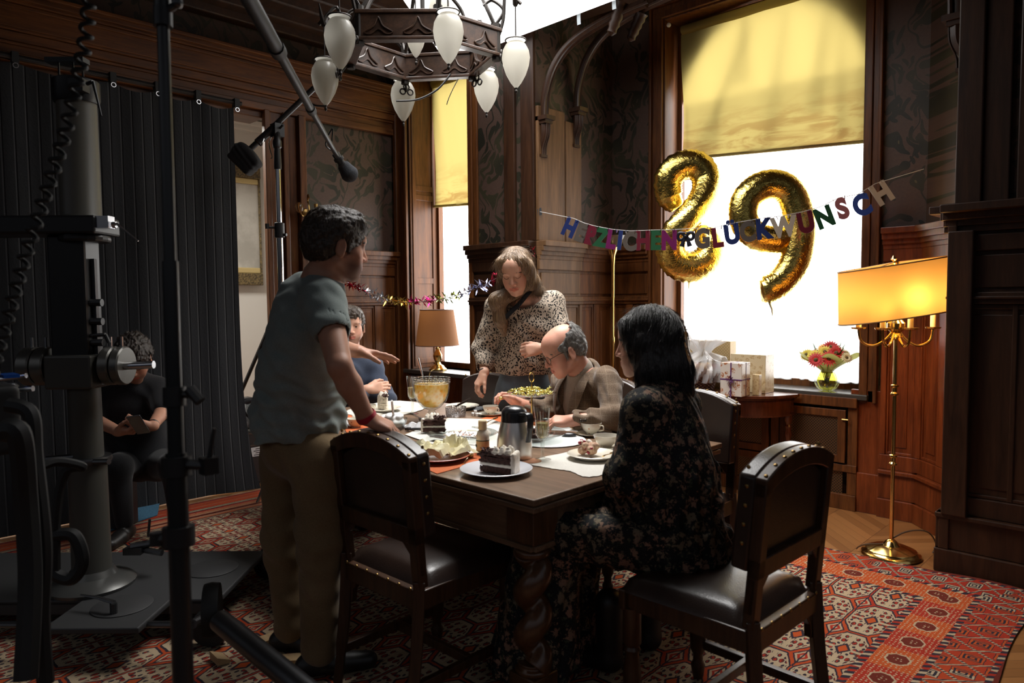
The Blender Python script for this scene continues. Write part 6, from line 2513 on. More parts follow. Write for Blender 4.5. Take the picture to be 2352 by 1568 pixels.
# sugar bowl, cubes, cups ----------------------------------------------------
p = on(1047, 955)
sb = thing('sugar_bowl', 'cut crystal sugar bowl holding dark tongs', 'sugar bowl', p)
MB().lathe([(0, .002), (.052, 0), (.056, .01), (.058, .052), (.054, .052), (.050, .012), (0, .010)], 24).build('bowl', CRYSTAL, sb, smooth=20)
mb = MB()
mb.rod(PD(1052, 930, 4.02) - p, PD(1080, 914, 4.02) - p, .006, 8, .0025)
mb.rod(PD(1046, 933, 4.02) - p, PD(1076, 920, 4.02) - p, .005, 8, .0025)
mb.build('tongs', plain('dark_tongs', (.03, .018, .014), .3), sb)
for k, (dx, dy, dz) in enumerate(((0, 0, 0), (.021, .004, 0), (-.018, .012, 0), (.004, .02, 0), (.008, .006, .016), (.03, .02, 0))):
    o = MB().cbox((0, 0, .008), (.016, .016, .016)).build('sugar_cube', plain('sugar_white', (.82, .80, .78), .8) if k == 0 else bpy.data.materials['sugar_white'], bevel=.001)
    q = on(1088, 955)
    o.location = (q.x + dx, q.y + dy, q.z + dz)
    o.rotation_euler = (0, 0, k)
    tag(o, 'white sugar cube piled beside the crystal sugar bowl', 'sugar cube', 'sugar cubes')
cup('cream coffee cup beside the sugar cubes', 1127, 954)
cup('painted cup with gold rim at the right, before the bald man\'s sleeve', 1358, 1000, r=.05, h=.055)
cup('painted cup nearest the woman in the floral dress', 1392, 1030, r=.054, h=.052)
cup('plain cup at the left behind the green shirt', 818, 982, saucer=False, liquid=False)
cup('coffee cup at the far left by the cream cake', 846, 948, saucer=False)

# bowl of whipped cream with a spoon --------------------------------------
p = on(905, 985)
cb = thing('cream_bowl', 'glass bowl heaped with whipped cream and a white spoon', 'bowl', p)
MB().lathe([(0, 0), (.03, 0), (.05, .012), (.064, .035), (.068, .055), (.065, .055), (.060, .035), (.046, .015), (0, .006)], 32).build('bowl', GLASS, cb)
B = Body()
r_ = random.Random(6)
B.ell((0, 0, .035), (.056, .056, .026), None, .01)
for k in range(14):
    a = r_.uniform(0, 6.28)
    B.ell((.034 * math.cos(a), .034 * math.sin(a), .055 + r_.uniform(0, .014)), (.018, .016, .012), None, .010)
B.build('cream', plain('fresh_cream', (.84, .83, .82), .45), cb, h=.0035, loc=(0, 0, 0))
MB().rod((.0, .0, .05), PD(900, 920, 3.42) - p, .0055, 8).build('spoon', PAPER, cb)
p = on(955, 982)
o = MB().grid(lambda u, v: ((u - .5) * .15, (v - .5) * .12, .004 + .025 * abs(math.sin(u * 8 + v * 5)) * math.sin(PI * u) * math.sin(PI * v)), 24, 20).build('cling_film', Mat('cling_film', (.9, .9, .92), .12, trans=.55).m)
o.location = (p.x, p.y, TZ + .0045)
tag(o, 'crumpled clear film lying beside the cream bowl', 'film')

# yellow napkins on a plate ------------------------------------------------
np_ = plate('red-rimmed plate with crumpled napkins beside the left chair', 1008, 1055, .125, plain('terracotta_plate', (.42, .10, .05), .3, coat=.3), z=TZ + .003)
p = PZ(1008, 1052, TZ + .012)


def crumple(label, px, py, z, sx, sy, hgt, seed, mat, rz=0.0, name='paper_napkin'):
    q = PZ(px, py, z)
    rr = np.random.default_rng(seed).uniform(0, 6, 8)

    def f(u, v):
        a, b = u - .5, v - .5
        q = np.array((u * 3.1 + rr[0], v * 3.1 + rr[1], rr[2]))
        ridge = (1 - abs(float(vnoise(q, seed)))) ** 2 * .65 + (1 - abs(float(vnoise(q * 2.2, seed + 1)))) ** 2 * .35
        edge = (1 - (2 * a) ** 4) * (1 - (2 * b) ** 4)
        k = .86 + .2 * float(vnoise(q * .9, seed + 2))
        return (a * sx * k + .02 * float(vnoise(q, seed + 3)), b * sy * k + .02 * float(vnoise(q, seed + 4)), max(.001, hgt * ridge * (.35 + .75 * edge)))
    o = MB().grid(f, 15, 15).build(name, mat, smooth=20)
    o.location = (q.x, q.y, z)
    o.rotation_euler = (0, 0, rz)
    return tag(o, label, 'napkin')


crumple('crumpled yellow paper napkin, left of the two on the red-rimmed plate', 992, 1046, TZ + .018, .19, .17, .075, 3, NAPKIN_Y, .4)
crumple('crumpled yellow paper napkin, right of the two on the red-rimmed plate', 1036, 1042, TZ + .018, .15, .14, .085, 8, NAPKIN_Y, 1.4)
crumple('crumpled white napkin by the cup at the left end', 800, 975, TZ + .004, .10, .10, .035, 12, PAPER, .2)
crumple('grey napkin lying behind the sugar cubes', 1095, 940, TZ + .001, .10, .08, .02, 15, plain('grey_napkin', (.25, .26, .28), .8), .2)
crumple('folded yellow napkin behind the right cups', 1395, 978, TZ + .001, .16, .09, .04, 19, plain('soft_yellow', (.75, .60, .25), .8), .5)


# cutlery -----------------------------------------------------------------
def spoon(label, a, b, z, mat, name='spoon'):
    A0, B0 = PZ(*a, z), PZ(*b, z)
    t = thing(name, label, 'cutlery', A0)
    d = B0 - A0
    mb = MB()
    mb.tube([(0, 0, .004), d * .15 + Vector((0, 0, .006)), d * .62 + Vector((0, 0, .004))], [.005, .0035, .0025], 8, flat=.5)
    Mx = Matrix.Rotation(math.atan2(d.y, d.x), 3, 'Z')
    if name == 'spoon': mb.ell(d * .82 + Vector((0, 0, .006)), (d.length * .19, .016, .005), 14, 8, Mx)
    else: mb.ell(d * .80 + Vector((0, 0, .005)), (d.length * .24, .011, .002), 14, 6, Mx)
    mb.build(name + '_body', mat, t)
    return t


spoon('gold coffee spoon on the orange mat in front', (1064, 1068), (1082, 1044), TZ + .0032, GOLD)
spoon('dark knife lying left of the punch goblet stem', (944, 950), (978, 968), TZ + .001, STEEL_DARK, 'knife')
spoon('gold fork across the coffee saucer behind the thermos', (1118, 972), (1142, 960), TZ + .020, GOLD, 'fork')
spoon('gold spoon lying between the two right cups', (1382, 1000), (1420, 994), TZ + .001, GOLD)
spoon('gold fork on the berry cake plate', (1385, 1050), (1415, 1040), TZ + .028, GOLD, 'fork')
p = on(965, 992)
kt = thing('cake_tongs', 'black cake tongs lying beside the cream bowl', 'tongs', (p.x, p.y, TZ + .006), RAD(20))
mb = MB()
for s in (-1, 1): mb.tube(catmull([(-.07, s * .004, .006), (0, s * .018, .010), (.06, s * .014, .006), (.085, s * .020, .004)], 5), .006, 8, flat=.5)
mb.cbox((-.07, 0, .006), (.02, .024, .012))
mb.build('arms', BLK, kt)
p = on(1307, 1004)
B = Body()
B.ell((0, 0, .012), (.036, .020, .0115), rot3(0, 0, 40), .01)
o = B.build('spectacle_case', BLK, None, h=.003, loc=(0, 0, 0))
o.location = p
tag(o, 'small black case lying on the doily before the painted cup', 'case')
for k, (px, py, rz) in enumerate(((1330, 987, 60), (1352, 982, 90), (1408, 983, 40))):
    q = on(px, py)
    B = Body()
    B.ell((0, 0, .020), (.050, .026, .020), rot3(0, 0, rz), .01)
    o = B.build('bread_roll', rough_mat('bread_crust', (.62, .46, .24), (.74, .60, .36), 40, .7, .2) if k == 0 else bpy.data.materials['bread_crust'], None, h=.004, loc=(0, 0, 0), warp=folds(.0015, [((1, 1, 0), .02, 1)], k))
    o.location = q
    tag(o, 'pale bread roll behind the painted cup, ' + ('the left one', 'the middle one', 'the right one')[k], 'bread', 'bread rolls')
p = on(1300, 985)
o = MB().box((-.07, -.05, 0), (.07, .05, .001)).build('paper_card', PAPER, smooth=0)
o.location, o.rotation_euler = p, (0, 0, .5)
tag(o, 'white paper card under the bald man\'s near hand', 'paper')
p = on(1236, 1056)
o = MB().lathe([(0, 0), (.045, 0), (.045, .004), (0, .004)], 28).build('coaster', plain('cork_coaster', (.35, .14, .06), .7))
o.location = on(1218, 1060)
tag(o, 'brown round coaster beside the front champagne flute', 'coaster')

# ------------------------------------------------------------------ presents on the half-round table
GZ = .7505


def gift(name, label, p, size, rz, mat, ribbon=None, z=GZ):
    t = thing(name, label, 'present', (p[0], p[1], z), RAD(rz), group='wrapped presents')
    MB().box((-size[0] / 2, -size[1] / 2, 0), (size[0] / 2, size[1] / 2, size[2])).build('wrapped_box', mat, t, smooth=0, bevel=.003)
    if ribbon:
        w_ = .004
        mb = MB()
        a, b, c = size[0] / 2 + .001, size[1] / 2 + .001, size[2] + .001
        for s in (-1, 1):
            mb.box((s * a - .0005, -w_, 0), (s * a + .0005, w_, c)).box((-w_, s * b - .0005, 0), (w_, s * b + .0005, c))
            mb.box((s * a - .0005, -b, c * .48), (s * a + .0005, b, c * .48 + w_ * 2)).box((-a, s * b - .0005, c * .48), (a, s * b + .0005, c * .48 + w_ * 2))
        mb.box((-a, -w_, c - .0005), (a, w_, c + .0005)).box((-w_, -b, c - .0005), (w_, b, c + .0005))
        mb.build('ribbon', ribbon, t, smooth=0)
        mb = MB()
        for k in range(9):
            an = k * .7
            mb.tube([(-.02 * 0, -b - .004, c * .5), (.03 * math.cos(an), -b - .018, c * .5 + .03 * math.sin(an)), (.012 * math.cos(an + .6), -b - .008, c * .5 + .012 * math.sin(an + .6))], .004, 5, flat=.3)
        mb.tube([(.006 * math.sin(q * .9), -b - .014 + .004 * math.cos(q * .9), c * .5 - q * .0075) for q in range(46)], .003, 5, flat=.4)
        mb.build('curled_bow', ribbon, t)
    return t


def flower_wrap(name, g, c1, sc, rnd=.9):
    M = Mat(name, g, .35, coat=.3)
    v = M.coord()
    d = M.voro(v, sc, rnd=rnd)
    ang = M.noise(v, sc * 2.2, 2, .5, 2.0)
    f = d.lt(.42) * ang.gt(.50)
    M.color(M.mix(f, g, c1))
    return M.m


def corner(px, py, sx, sy):     # centre of a box whose near corner stands at this spot of the table top
    p = PZ(px, py, GZ)
    return (p.x - sx / 2, p.y + sy / 2)


gift('gift_box', 'large pale gold gift box with rose swirl paper, tallest on the side table', corner(1756, 904, .25, .15), (.25, .15, .262), 2, flower_wrap('rose_paper', (.58, .47, .29), (.42, .29, .14), 30))
gift('gift_box', 'floral gift box tied with purple ribbon at the front of the side table', corner(1702, 912, .15, .13), (.15, .13, .222), 2, flower_wrap('floral_paper', (.60, .53, .46), (.36, .14, .06), 22), plain('purple_ribbon', (.10, .03, .11), .4))
gift('gift_box', 'small narrow gold gift box between the two bigger boxes', corner(1742, 908, .045, .05), (.045, .05, .138), 3, flower_wrap('rose_paper_small', (.58, .45, .25), (.40, .26, .11), 60))

bk = thing('gift_basket', 'wicker gift basket wrapped in crinkled clear cellophane', 'basket', (-2.60, 4.58, GZ))
WICK = Mat('dark_wicker', (.12, .05, .025), .55)
x, y, z = WICK.xyz(WICK.coord())
wv = ((z * 300).sin() * ((x + y) * 160).sin())
WICK.color(WICK.mix(wv.gt(0), (.045, .018, .010), (.20, .09, .045)))
WICK.bump(wv, .8, .006)
MB().lathe([(0, .004), (.115, 0), (.145, .10), (.150, .105), (.140, .105), (.11, .012), (0, .012)], 32).build('basket_bowl', WICK.m, bk)
CELLO = Mat('cellophane', (.92, .93, .95), .08, trans=.25)
tr = CELLO.node('ShaderNodeBsdfTransparent')
mx = CELLO.node('ShaderNodeMixShader')
mx.inputs[0].default_value = .55
CELLO.link(CELLO.b.outputs[0], mx.inputs[1])
CELLO.link(tr.outputs[0], mx.inputs[2])
CELLO.link(mx.outputs[0], CELLO.nt.nodes['Material Output'].inputs[0])
rr = np.random.default_rng(3).uniform(0, 6, 6)


def cel(u, v):
    a = 2 * PI * u
    r0 = (.155, .17, .15, .06, .11)[min(4, int(v * 4.999))]
    prof = np.interp(v, [0, .25, .5, .72, .85, 1], [.15, .175, .14, .035, .08, .15])
    z = np.interp(v, [0, .25, .5, .72, .85, 1], [.06, .14, .22, .26, .32, .38])
    k = 1 + .16 * math.sin(a * 9 + rr[0] + v * 5) + .12 * math.sin(a * 17 + rr[1] - v * 9)
    return (prof * k * math.cos(a) + .06 * v, prof * k * math.sin(a), z + .03 * v * math.sin(a * 5 + rr[2]))


MB().grid(cel, 90, 26, cu=True).build('cellophane_wrap', CELLO.m, bk, smooth=15)
mb = MB()
for k in range(9):
    a = k * 2.4
    mb.ell((.07 * math.cos(a), .07 * math.sin(a), .12 + .02 * (k % 3)), (.035, .03, .035), 12, 8)
o = mb.build('wrapped_goods', rough_mat('mixed_goods', (.35, .16, .07), (.62, .42, .18), 25), bk)
o['kind'] = 'stuff'


def lattice_paper():
    M = Mat('lattice_paper', (.52, .38, .18), .5)
    x, y, z = M.xyz(M.coord())
    a = (((x + y + z) / .022).fract() - .5).abs().lt(.06)
    b = (((x + y - z) / .022).fract() - .5).abs().lt(.06)
    M.color(M.mix(a.max(b), (.50, .36, .17), (.24, .15, .06)))
    return M.m


t = gift('gift_box', 'wide gift box in gold lattice paper with red band behind the basket', (-2.60, 4.78), (.34, .10, .34), 2, lattice_paper())
MB().box((-.172, -.052, .14), (.172, .052, .172)).build('red_band', plain('red_ribbon', (.45, .02, .03), .4), t, smooth=0)

# ------------------------------------------------------------------ flowers on the big sill
p = PY(1899, 893, 4.94)
p.z = BZ0
vs = thing('flower_vase', 'round ribbed glass vase with a wrapped gerbera bouquet on the big window sill', 'vase', p)
mb = MB()
for k in range(1):
    def vf(u, v):
        prof = np.interp(v, [0, .12, .35, .6, .85, 1], [.035, .060, .078, .074, .050, .042])
        z = .15 * v
        r0 = prof * (1 + .045 * math.cos(2 * PI * u * 12))
        return (r0 * math.cos(2 * PI * u), r0 * math.sin(2 * PI * u), z)
    mb.grid(vf, 96, 16, cu=True)
mb.build('vase', GLASS, vs)
MB().lathe([(0, .006), (.03, .006), (.052, .02), (.064, .05), (.064, .085), (.056, .11), (.044, .128), (0, .129)], 28).build('water', thin_glass('yellow_green_water', (.75, .72, .25), .4), vs)
stem = MB()
r_ = random.Random(9)
heads = []
for k in range(16):
    a = k * 2.4
    q = .15 * math.sqrt((k + .3) / 16)
    h_ = Vector((q * math.cos(a), q * math.sin(a), .30 - q * .55 + r_.uniform(-.01, .02)))
    heads.append(h_)
    stem.tube([(0, 0, .02), (h_.x * .25, h_.y * .25, .14), h_], .0028, 5)
stem.build('stems', plain('stem_green', (.10, .16, .04), .6), vs)
WRAPG = Mat('pale_green_wrap', (.46, .46, .14), .6)
tr = WRAPG.node('ShaderNodeBsdfTranslucent')
tr.inputs[0].default_value = (.34, .34, .10, 1)
mx = WRAPG.node('ShaderNodeMixShader')
mx.inputs[0].default_value = .5
WRAPG.link(WRAPG.b.outputs[0], mx.inputs[1])
WRAPG.link(tr.outputs[0], mx.inputs[2])
WRAPG.link(mx.outputs[0], WRAPG.nt.nodes['Material Output'].inputs[0])
MB().grid(lambda u, v: ((.035 + .135 * v ** 1.5) * (1 + .18 * v * math.sin(u * 2 * PI * 5)) * math.cos(2 * PI * u), (.035 + .135 * v ** 1.5) * (1 + .18 * v * math.sin(u * 2 * PI * 5)) * math.sin(2 * PI * u), .12 + .115 * v + .03 * v * math.sin(u * 2 * PI * 5 + 1)), 80, 10, cu=True).build('paper_wrap', WRAPG.m, vs, smooth=60)
fm = [plain('petal_' + n, c, .6) for n, c in (('red', (.50, .02, .02)), ('orange', (.85, .34, .05)), ('yellow', (.75, .60, .08)), ('cream', (.75, .70, .45)), ('dark_red', (.25, .01, .03)))]
cm = plain('flower_centre', (.10, .07, .02), .8)
vd = A((-p.x, -p.y, 0))
vd = Vector(vd / np.linalg.norm(vd))
for k, h_ in enumerate(heads):
    nrm = (Vector((h_.x, h_.y, 0)) * 5 + Vector((0, 0, .7)) + vd * .8).normalized()
    m = frame_at(h_, (1, .3, 0), nrm)
    R0 = (.062, .056, .054, .044, .038)[k % 5]
    mb = MB()
    for j in range(18):
        a = 2 * PI * j / 18
        M2 = m @ Matrix.Rotation(a, 4, 'Z')
        mb.add([M2 @ Vector(v_) for v_ in ((.006, -.003, .002), (R0 * .6, -.0065, .008), (R0, 0, .004), (R0 * .6, .0065, .008), (.006, .003, .002))], [(0, 1, 2, 3, 4)])
        M3 = m @ Matrix.Rotation(a + .17, 4, 'Z') @ Matrix.Scale(.72, 4)
        mb.add([M3 @ Vector(v_) for v_ in ((.006, -.003, .006), (R0 * .6, -.0065, .017), (R0, 0, .014), (R0 * .6, .0065, .017), (.006, .003, .006))], [(0, 1, 2, 3, 4)])
    fl_ = mb.build('flower_head', fm[k % 5], vs, smooth=0)
    MB().ell(h_ + nrm * .004, (R0 * .25, ) * 3, 10, 6).build('flower_centre', cm, fl_)
mb = MB()
for k in range(26):
    a = r_.uniform(0, 6.28)
    q = r_.uniform(.06, .19)
    b = Vector((.05 * math.cos(a), .05 * math.sin(a), .19))
    e = Vector((q * 1.15 * math.cos(a), q * 1.15 * math.sin(a), .26 + r_.uniform(-.04, .12) * (1 - q * 3)))
    s = Vector((-math.sin(a), math.cos(a), 0)) * .012
    mb.add([b, b.lerp(e, .5) + s, e, b.lerp(e, .5) - s], [(0, 1, 2, 3)])
lf = mb.build('foliage', plain('leaf_green', (.06, .12, .03), .5), vs, smooth=0)


# ------------------------------------------------------------------ foil number balloons
def foil():
    M = Mat('gold_balloon_foil', (.84, .63, .17), .2, metal=1.0)
    v = M.coord()
    n = M.noise(v, 9, 3, .6, 1.2)
    k = M.noise(v, 32, 2, .5, 2.0)
    M.bump(n * .6 + k * .4, .35, .02)
    return M.m


FOIL = foil()


def balloon(name, label, strands_, Yd, tails, group, crinkle):
    P0 = [PD(x, y, d) for x, y, d in strands_[0][0]]
    c = sum(P0, Vector()) / len(P0)
    t = thing(name, label, 'balloon', c, group=group)
    n_ = Vector((-.697, .717, 0))
    mb = MB()
    for pts, rs, closed in strands_:
        C = catmull([PD(x, y, d) - c for x, y, d in pts], 14, closed)
        m = len(C)
        rr_ = np.interp(np.linspace(0, 1, m), np.linspace(0, 1, len(rs)), rs)
        rows, sg = [], 28
        for i in range(m):
            tg = (C[(i + 1) % m] - C[i - 1]) if closed else (C[min(i + 1, m - 1)] - C[max(i - 1, 0)])
            tg.normalize()
            s = tg.cross(n_).normalized()
            w2 = s.cross(tg)
            for k in range(sg):
                a = 2 * PI * k / sg
                e = abs(math.cos(a))
                wr = 1 + crinkle * (e ** 4) * math.sin(i * 1.9 + math.sin(i * .37) * 2) + crinkle * .5 * e * e * math.sin(i * 3.7 + k)
                rows.append(C[i] + s * (rr_[i] * math.cos(a) * wr) + w2 * (rr_[i] * .80 * math.sin(a) * (1 + crinkle * .4 * e * math.sin(i * 2.3))))
        fs = [(i * sg + k, i * sg + (k + 1) % sg, ((i + 1) % m) * sg + (k + 1) % sg, ((i + 1) % m) * sg + k) for i in range(m if closed else m - 1) for k in range(sg)]
        if not closed: fs += [tuple(reversed(range(sg))), tuple((m - 1) * sg + k for k in range(sg))]
        mb.add(rows, fs)
    mb.build('foil_body', FOIL, t, smooth=70)
    tl_ = MB()
    for a, b, w_ in tails:
        tl_.tube([PD(*a) - c, (PD(*a) * .5 + PD(*b) * .5) - c + Vector((.008, 0, 0)), PD(*b) - c], [w_, w_ * .8, w_ * .3], 6, flat=.3)
    tl_.build('foil_tab', plain('dull_foil', (.42, .36, .20), .35, metal=.8) if 'dull_foil' not in bpy.data.materials else bpy.data.materials['dull_foil'], t)
    return t


d8, d9 = 5.15, 4.80
balloon('number_balloon', 'gold foil balloon in the shape of an eight before the big window', [
    ([(x, y, d8 + dz) for x, y, dz in ((1556, 476, .05), (1538, 452, .04), (1535, 412, .02), (1560, 383, 0), (1600, 380, 0), (1623, 412, 0), (1616, 452, -.04), (1585, 495, -.08), (1550, 535, -.06), (1540, 575, -.02), (1558, 606, 0), (1595, 613, 0), (1626, 592, 0), (1632, 556, 0), (1614, 535, .02), (1596, 536, .03))], [.055, .098, .104, .106, .106, .106, .10, .094, .098, .107, .112, .112, .107, .092, .065, .03], False)],
    0, [((1606, 356, d8), (1607, 345, d8), .012), ((1540, 378, d8), (1536, 362, d8), .012), ((1580, 634, d8), (1582, 664, d8), .022)], 'number balloons', .045)
balloon('number_balloon', 'gold foil balloon in the shape of a nine before the big window', [
    ([(x, y, d9) for x, y in ((1822, 540), (1785, 550), (1740, 543), (1711, 510), (1711, 465), (1738, 434), (1778, 424), (1815, 442), (1834, 490), (1836, 550), (1824, 605), (1796, 645), (1765, 664), (1748, 668))], [.055, .094, .098, .098, .098, .10, .102, .105, .108, .108, .105, .10, .097, .07], False)],
    0, [((1790, 402, d9), (1788, 390, d9), .012), ((1706, 430, d9), (1703, 420, d9), .012), ((1768, 695, d9), (1774, 725, d9), .022)], 'number balloons', .02)

# ------------------------------------------------------------------ letter banner
bnA, bnB = PD(1240, 486, 5.20), PD(2122, 388, 4.24)
ban = thing('letter_banner', 'letter banner of shiny coloured letters reading HERZLICHEN GLÜCKWUNSCH across the big window', 'banner', bnA)
lets = [('H', 1309, 522, 0), ('E', 1334, 533, 3), ('R', 1358, 540, 1), ('Z', 1382, 545, 2), ('L', 1404, 549, 4), ('I', 1424, 551, 0), ('C', 1447, 553, 3), ('H', 1477, 552, 1), ('E', 1506, 551, 2), ('N', 1537, 551, 4), ('*', 1575, 549, 5), ('G', 1613, 547, 3), ('L', 1647, 545, 1), ('Ü', 1681, 537, 0), ('C', 1717, 531, 3), ('K', 1753, 525, 0), ('W', 1800, 520, 6), ('U', 1851, 510, 1), ('N', 1893, 498, 2), ('S', 1934, 478, 7), ('C', 1979, 470, 8), ('H', 2025, 443, 6)]
cols = [(.03, .05, .20), (.20, .02, .04), (.03, .14, .06), (.16, .13, .11), (.24, .02, .14), (.02, .02, .03), (.50, .44, .36), (.42, .16, .18), (.04, .09, .42)]
lm = [plain('foil_card_%d' % k, tuple(q * (.6 if k < 6 else .9) for q in c), .3, metal=.35) for k, c in enumerate(cols)]  # shade on most letters is put into their colour by the lower factor


def depth_at(px): return 5.20 + (4.24 - 5.20) * (px - 1240) / (2122 - 1240)


hang = []
for i, (chx, px, py, ci) in enumerate(lets):
    d = depth_at(px)
    c = PD(px, py, d)
    a0, a1 = lets[max(i - 1, 0)], lets[min(i + 1, len(lets) - 1)]
    pa, pb = PD(a0[1], a0[2], depth_at(a0[1])), PD(a1[1], a1[2], depth_at(a1[1]))
    xd = (pb - pa).normalized()
    zd = Vector((0, 0, 1)) - xd * xd.z
    zd.normalize()
    nd = xd.cross(zd)
    M = Matrix(((xd.x, zd.x, nd.x, 0), (xd.y, zd.y, nd.y, 0), (xd.z, zd.z, nd.z, 0), (0, 0, 0, 1)))
    hgt = .118
    if chx == '*':
        mb = MB()
        for s in (-1, 1):
            mb.tube([M @ Vector((s * (.008 + .022 * (1 - math.cos(t_))), .02 + .020 * math.sin(t_) * (1 + .4 * (1 - math.cos(t_)) / 2), 0)) for t_ in np.linspace(0, 2 * PI, 17)[:-1]], .011, 8, closed=True, flat=.3, up=tuple(nd))
            mb.tube([M @ Vector(q) for q in ((0, .015, 0), (s * .018, -.02, 0), (s * .026, -.05, 0))], [.008, .013, .018], 8, flat=.3, up=tuple(nd))
        mb.ell(M @ Vector((0, .018, 0)), .013, 10, 6)
        mb.tube([M @ Vector((-.05, .045, 0)), M @ Vector((.05, .045, 0))], .004, 6)
        o = mb.build('bow', lm[ci], ban)
    else:
        fc = bpy.data.curves.new('letter', 'FONT')
        fc.body = chx
        fc.align_x = 'CENTER'
        fc.size = hgt / .70
        fc.extrude = .0015
        fc.offset = .010 * hgt / .118
        tmp = bpy.data.objects.new('letter_tmp', fc)
        COL.objects.link(tmp)
        bpy.context.view_layer.update()
        me = bpy.data.meshes.new_from_object(tmp.evaluated_get(bpy.context.evaluated_depsgraph_get()))
        bpy.data.objects.remove(tmp)
        me.name = 'letter'
        me.transform(M @ Matrix.Scale(.80, 4, (1, 0, 0)) @ Matrix.Translation((0, -hgt * .5, 0)))
        me.materials.clear()
        me.materials.append(lm[ci])
        o = bpy.data.objects.new('letter', me)
        COL.objects.link(o)
        o.parent = ban
        # the tabs that hang the letter on the string
        tb = MB()
        for s in (-1, 1): tb.tube([M @ Vector((s * .030, hgt * .42, 0)), M @ Vector((s * .036, hgt * .60, 0))], .006, 6, flat=.3)
        tb.build('hanging_tab', lm[ci], o)
    o.location = c - bnA
    hang.append(c - bnA + M @ Vector((0, hgt * .58, 0)))
MB().tube([Vector((0, 0, 0))] + hang + [bnB - bnA], .0022, 5).build('string', plain('pale_string', (.5, .48, .45), .6), ban)

# ------------------------------------------------------------------ tinsel garland
gp_ = [(702, 578, 5.60), (745, 615, 5.60), (792, 645, 5.60), (835, 666, 5.64), (890, 687, 5.60), (938, 694, 5.56), (992, 690, 5.50), (1045, 680, 5.44), (1100, 660, 5.38), (1150, 632, 5.32), (1190, 600, 5.26), (1222, 572, 5.20)]
g0 = PD(*gp_[0])
ga = thing('tinsel_garland', 'foil star garland in red, silver, gold and green strung across the small window', 'garland', g0)
line = catmull([PD(*q) - g0 for q in gp_], 8)
MB().tube(line, .0025, 5).build('string', plain('foil_string', (.4, .4, .42), .3, metal=.8), ga)
gc = [plain('tinsel_' + n, c, .2, metal=.9) for n, c in (('green', (.05, .4, .15)), ('red', (.45, .02, .05)), ('silver', (.72, .72, .75)), ('gold', (.75, .52, .12)), ('magenta', (.55, .03, .18)), ('olive', (.35, .40, .10)), ('blue_silver', (.45, .48, .72)), ('dark_red', (.35, .02, .05)))]
r_ = random.Random(5)
seg = [(0, 10), (10, 24), (24, 32), (32, 41), (41, 50), (50, 58), (58, 68), (68, 88)]
for k, (i0, i1) in enumerate(seg):
    mb = MB()
    for i in range(i0, min(i1, len(line))):
        for q in range(7):
            dv = Vector((r_.uniform(-1, 1), r_.uniform(-1, 1), r_.uniform(-1, 1))).normalized()
            L_ = r_.uniform(.03, .075)
            b = line[i] + Vector((r_.uniform(-.02, .02), 0, 0))
            sd = dv.orthogonal().normalized() * .006
            mb.add([b, b + dv * L_ * .5 + sd, b + dv * L_, b + dv * L_ * .5 - sd], [(0, 1, 2, 3)])
    mb.build('foil_tuft', gc[k], ga, smooth=0)['kind'] = 'stuff'

MB().prism([(-.014, -.03), (.016, -.022), (.010, .03), (-.02, .018)], -.002, .002, frame_at((0, 0, 0), dirv(1, 0, 0), dirv(0, -1, 0))).build('tape', plain('dark_tape', (.02, .022, .026), .5), ban, smooth=0)
q = PY(1537, 58, YA - .048)
o = MB().lathe([(0, -.004), (.016, 0), (.016, .012), (.006, .02), (0, .02)], 14, frame_at((0, 0, 0), (1, 0, 0), (0, -1, 0))).build('screw_knob', plain('pale_knob', (.6, .56, .5), .4))
o.location = q
tag(o, 'small pale round knob at the top left corner of the big window casing', 'knob')
# ------------------------------------------------------------------ black stage curtain across the door opening
def stage_cloth():
    M = Mat('black_molton', (.016, .016, .018), .9, spec=.25, sheen=.3)
    v = M.coord()
    x, y, z = M.xyz(v)
    s = ((y / .066).fract() - .5).abs()
    M.color(M.mix(s.lt(.02), (.013, .014, .017), (.030, .031, .036)))
    M.bump(s.step(.0, .12) + M.noise(v, 60, 3) * .25, .7, .01)
    return M.m


CY1 = PX(547, 600, -5.16).y
RY0, RY1 = -2.2, 2.47
rl = thing('curtain_rail', 'black tube rail across the top of the door opening', 'curtain rail', (-5.16, RY1, 2.83))
ra, rb_ = PX(2, 124, -5.16), PX(557, 239, -5.16)
slope = (rb_.z - ra.z) / (rb_.y - ra.y)


def railz(y): return rb_.z + slope * (y - rb_.y)


MB().rod((0, RY0 - RY1, railz(RY0) - 2.83), (0, 0, railz(RY1) - 2.83), .016, 10).build('tube', BLACK_METAL, rl)
cu = thing('stage_curtain', 'black stage curtain with stitched seams hung across the door opening', 'curtain', (-5.16, RY1, 0))
ys = [PX(px, 200, -5.16).y for px in (36, 258, 360, 452, 540)]
ys = [ys[0] - 1.0, ys[0] - .55] + ys


def top_sag(y):
    for a, b in zip(ys[:-1], ys[1:]):
        if a <= y <= b:
            t = (y - a) / (b - a)
            return .035 * math.sin(PI * t)
    return .015


def curt(u, v):
    y = RY0 + (CY1 - RY0) * u
    zt_ = railz(y) - .035 - top_sag(y)
    z = .004 + zt_ * v
    fl = (1 - v) ** 7
    x = .005 * math.sin(y * 26) + .010 * math.sin(y * 7 + v * 2) * (1 - v) + .05 * fl * (.4 + .3 * math.sin(y * 9)) + (.10 * fl * max(0, (u - .93) / .07) ** 1.5)
    return (x, y - RY1 + .07 * fl * max(0, (u - .9) / .1), z)


MB().grid(curt, 220, 30).build('cloth', stage_cloth(), cu)
for y in ys[1:]:
    z = railz(y)
    MB().tube([(.026, y - RY1 + .014 * math.cos(t), z - .055 + .014 * math.sin(t)) for t in np.linspace(0, 2 * PI, 15)[:-1]], .0035, 6, closed=True).build('eyelet', STEEL, cu)
    MB().box((-.02, y - .018, z - .04), (.03, y + .018, z + .025)).build('tie', BLACK_RUBBER, cu, loc=(0, RY1, 0))

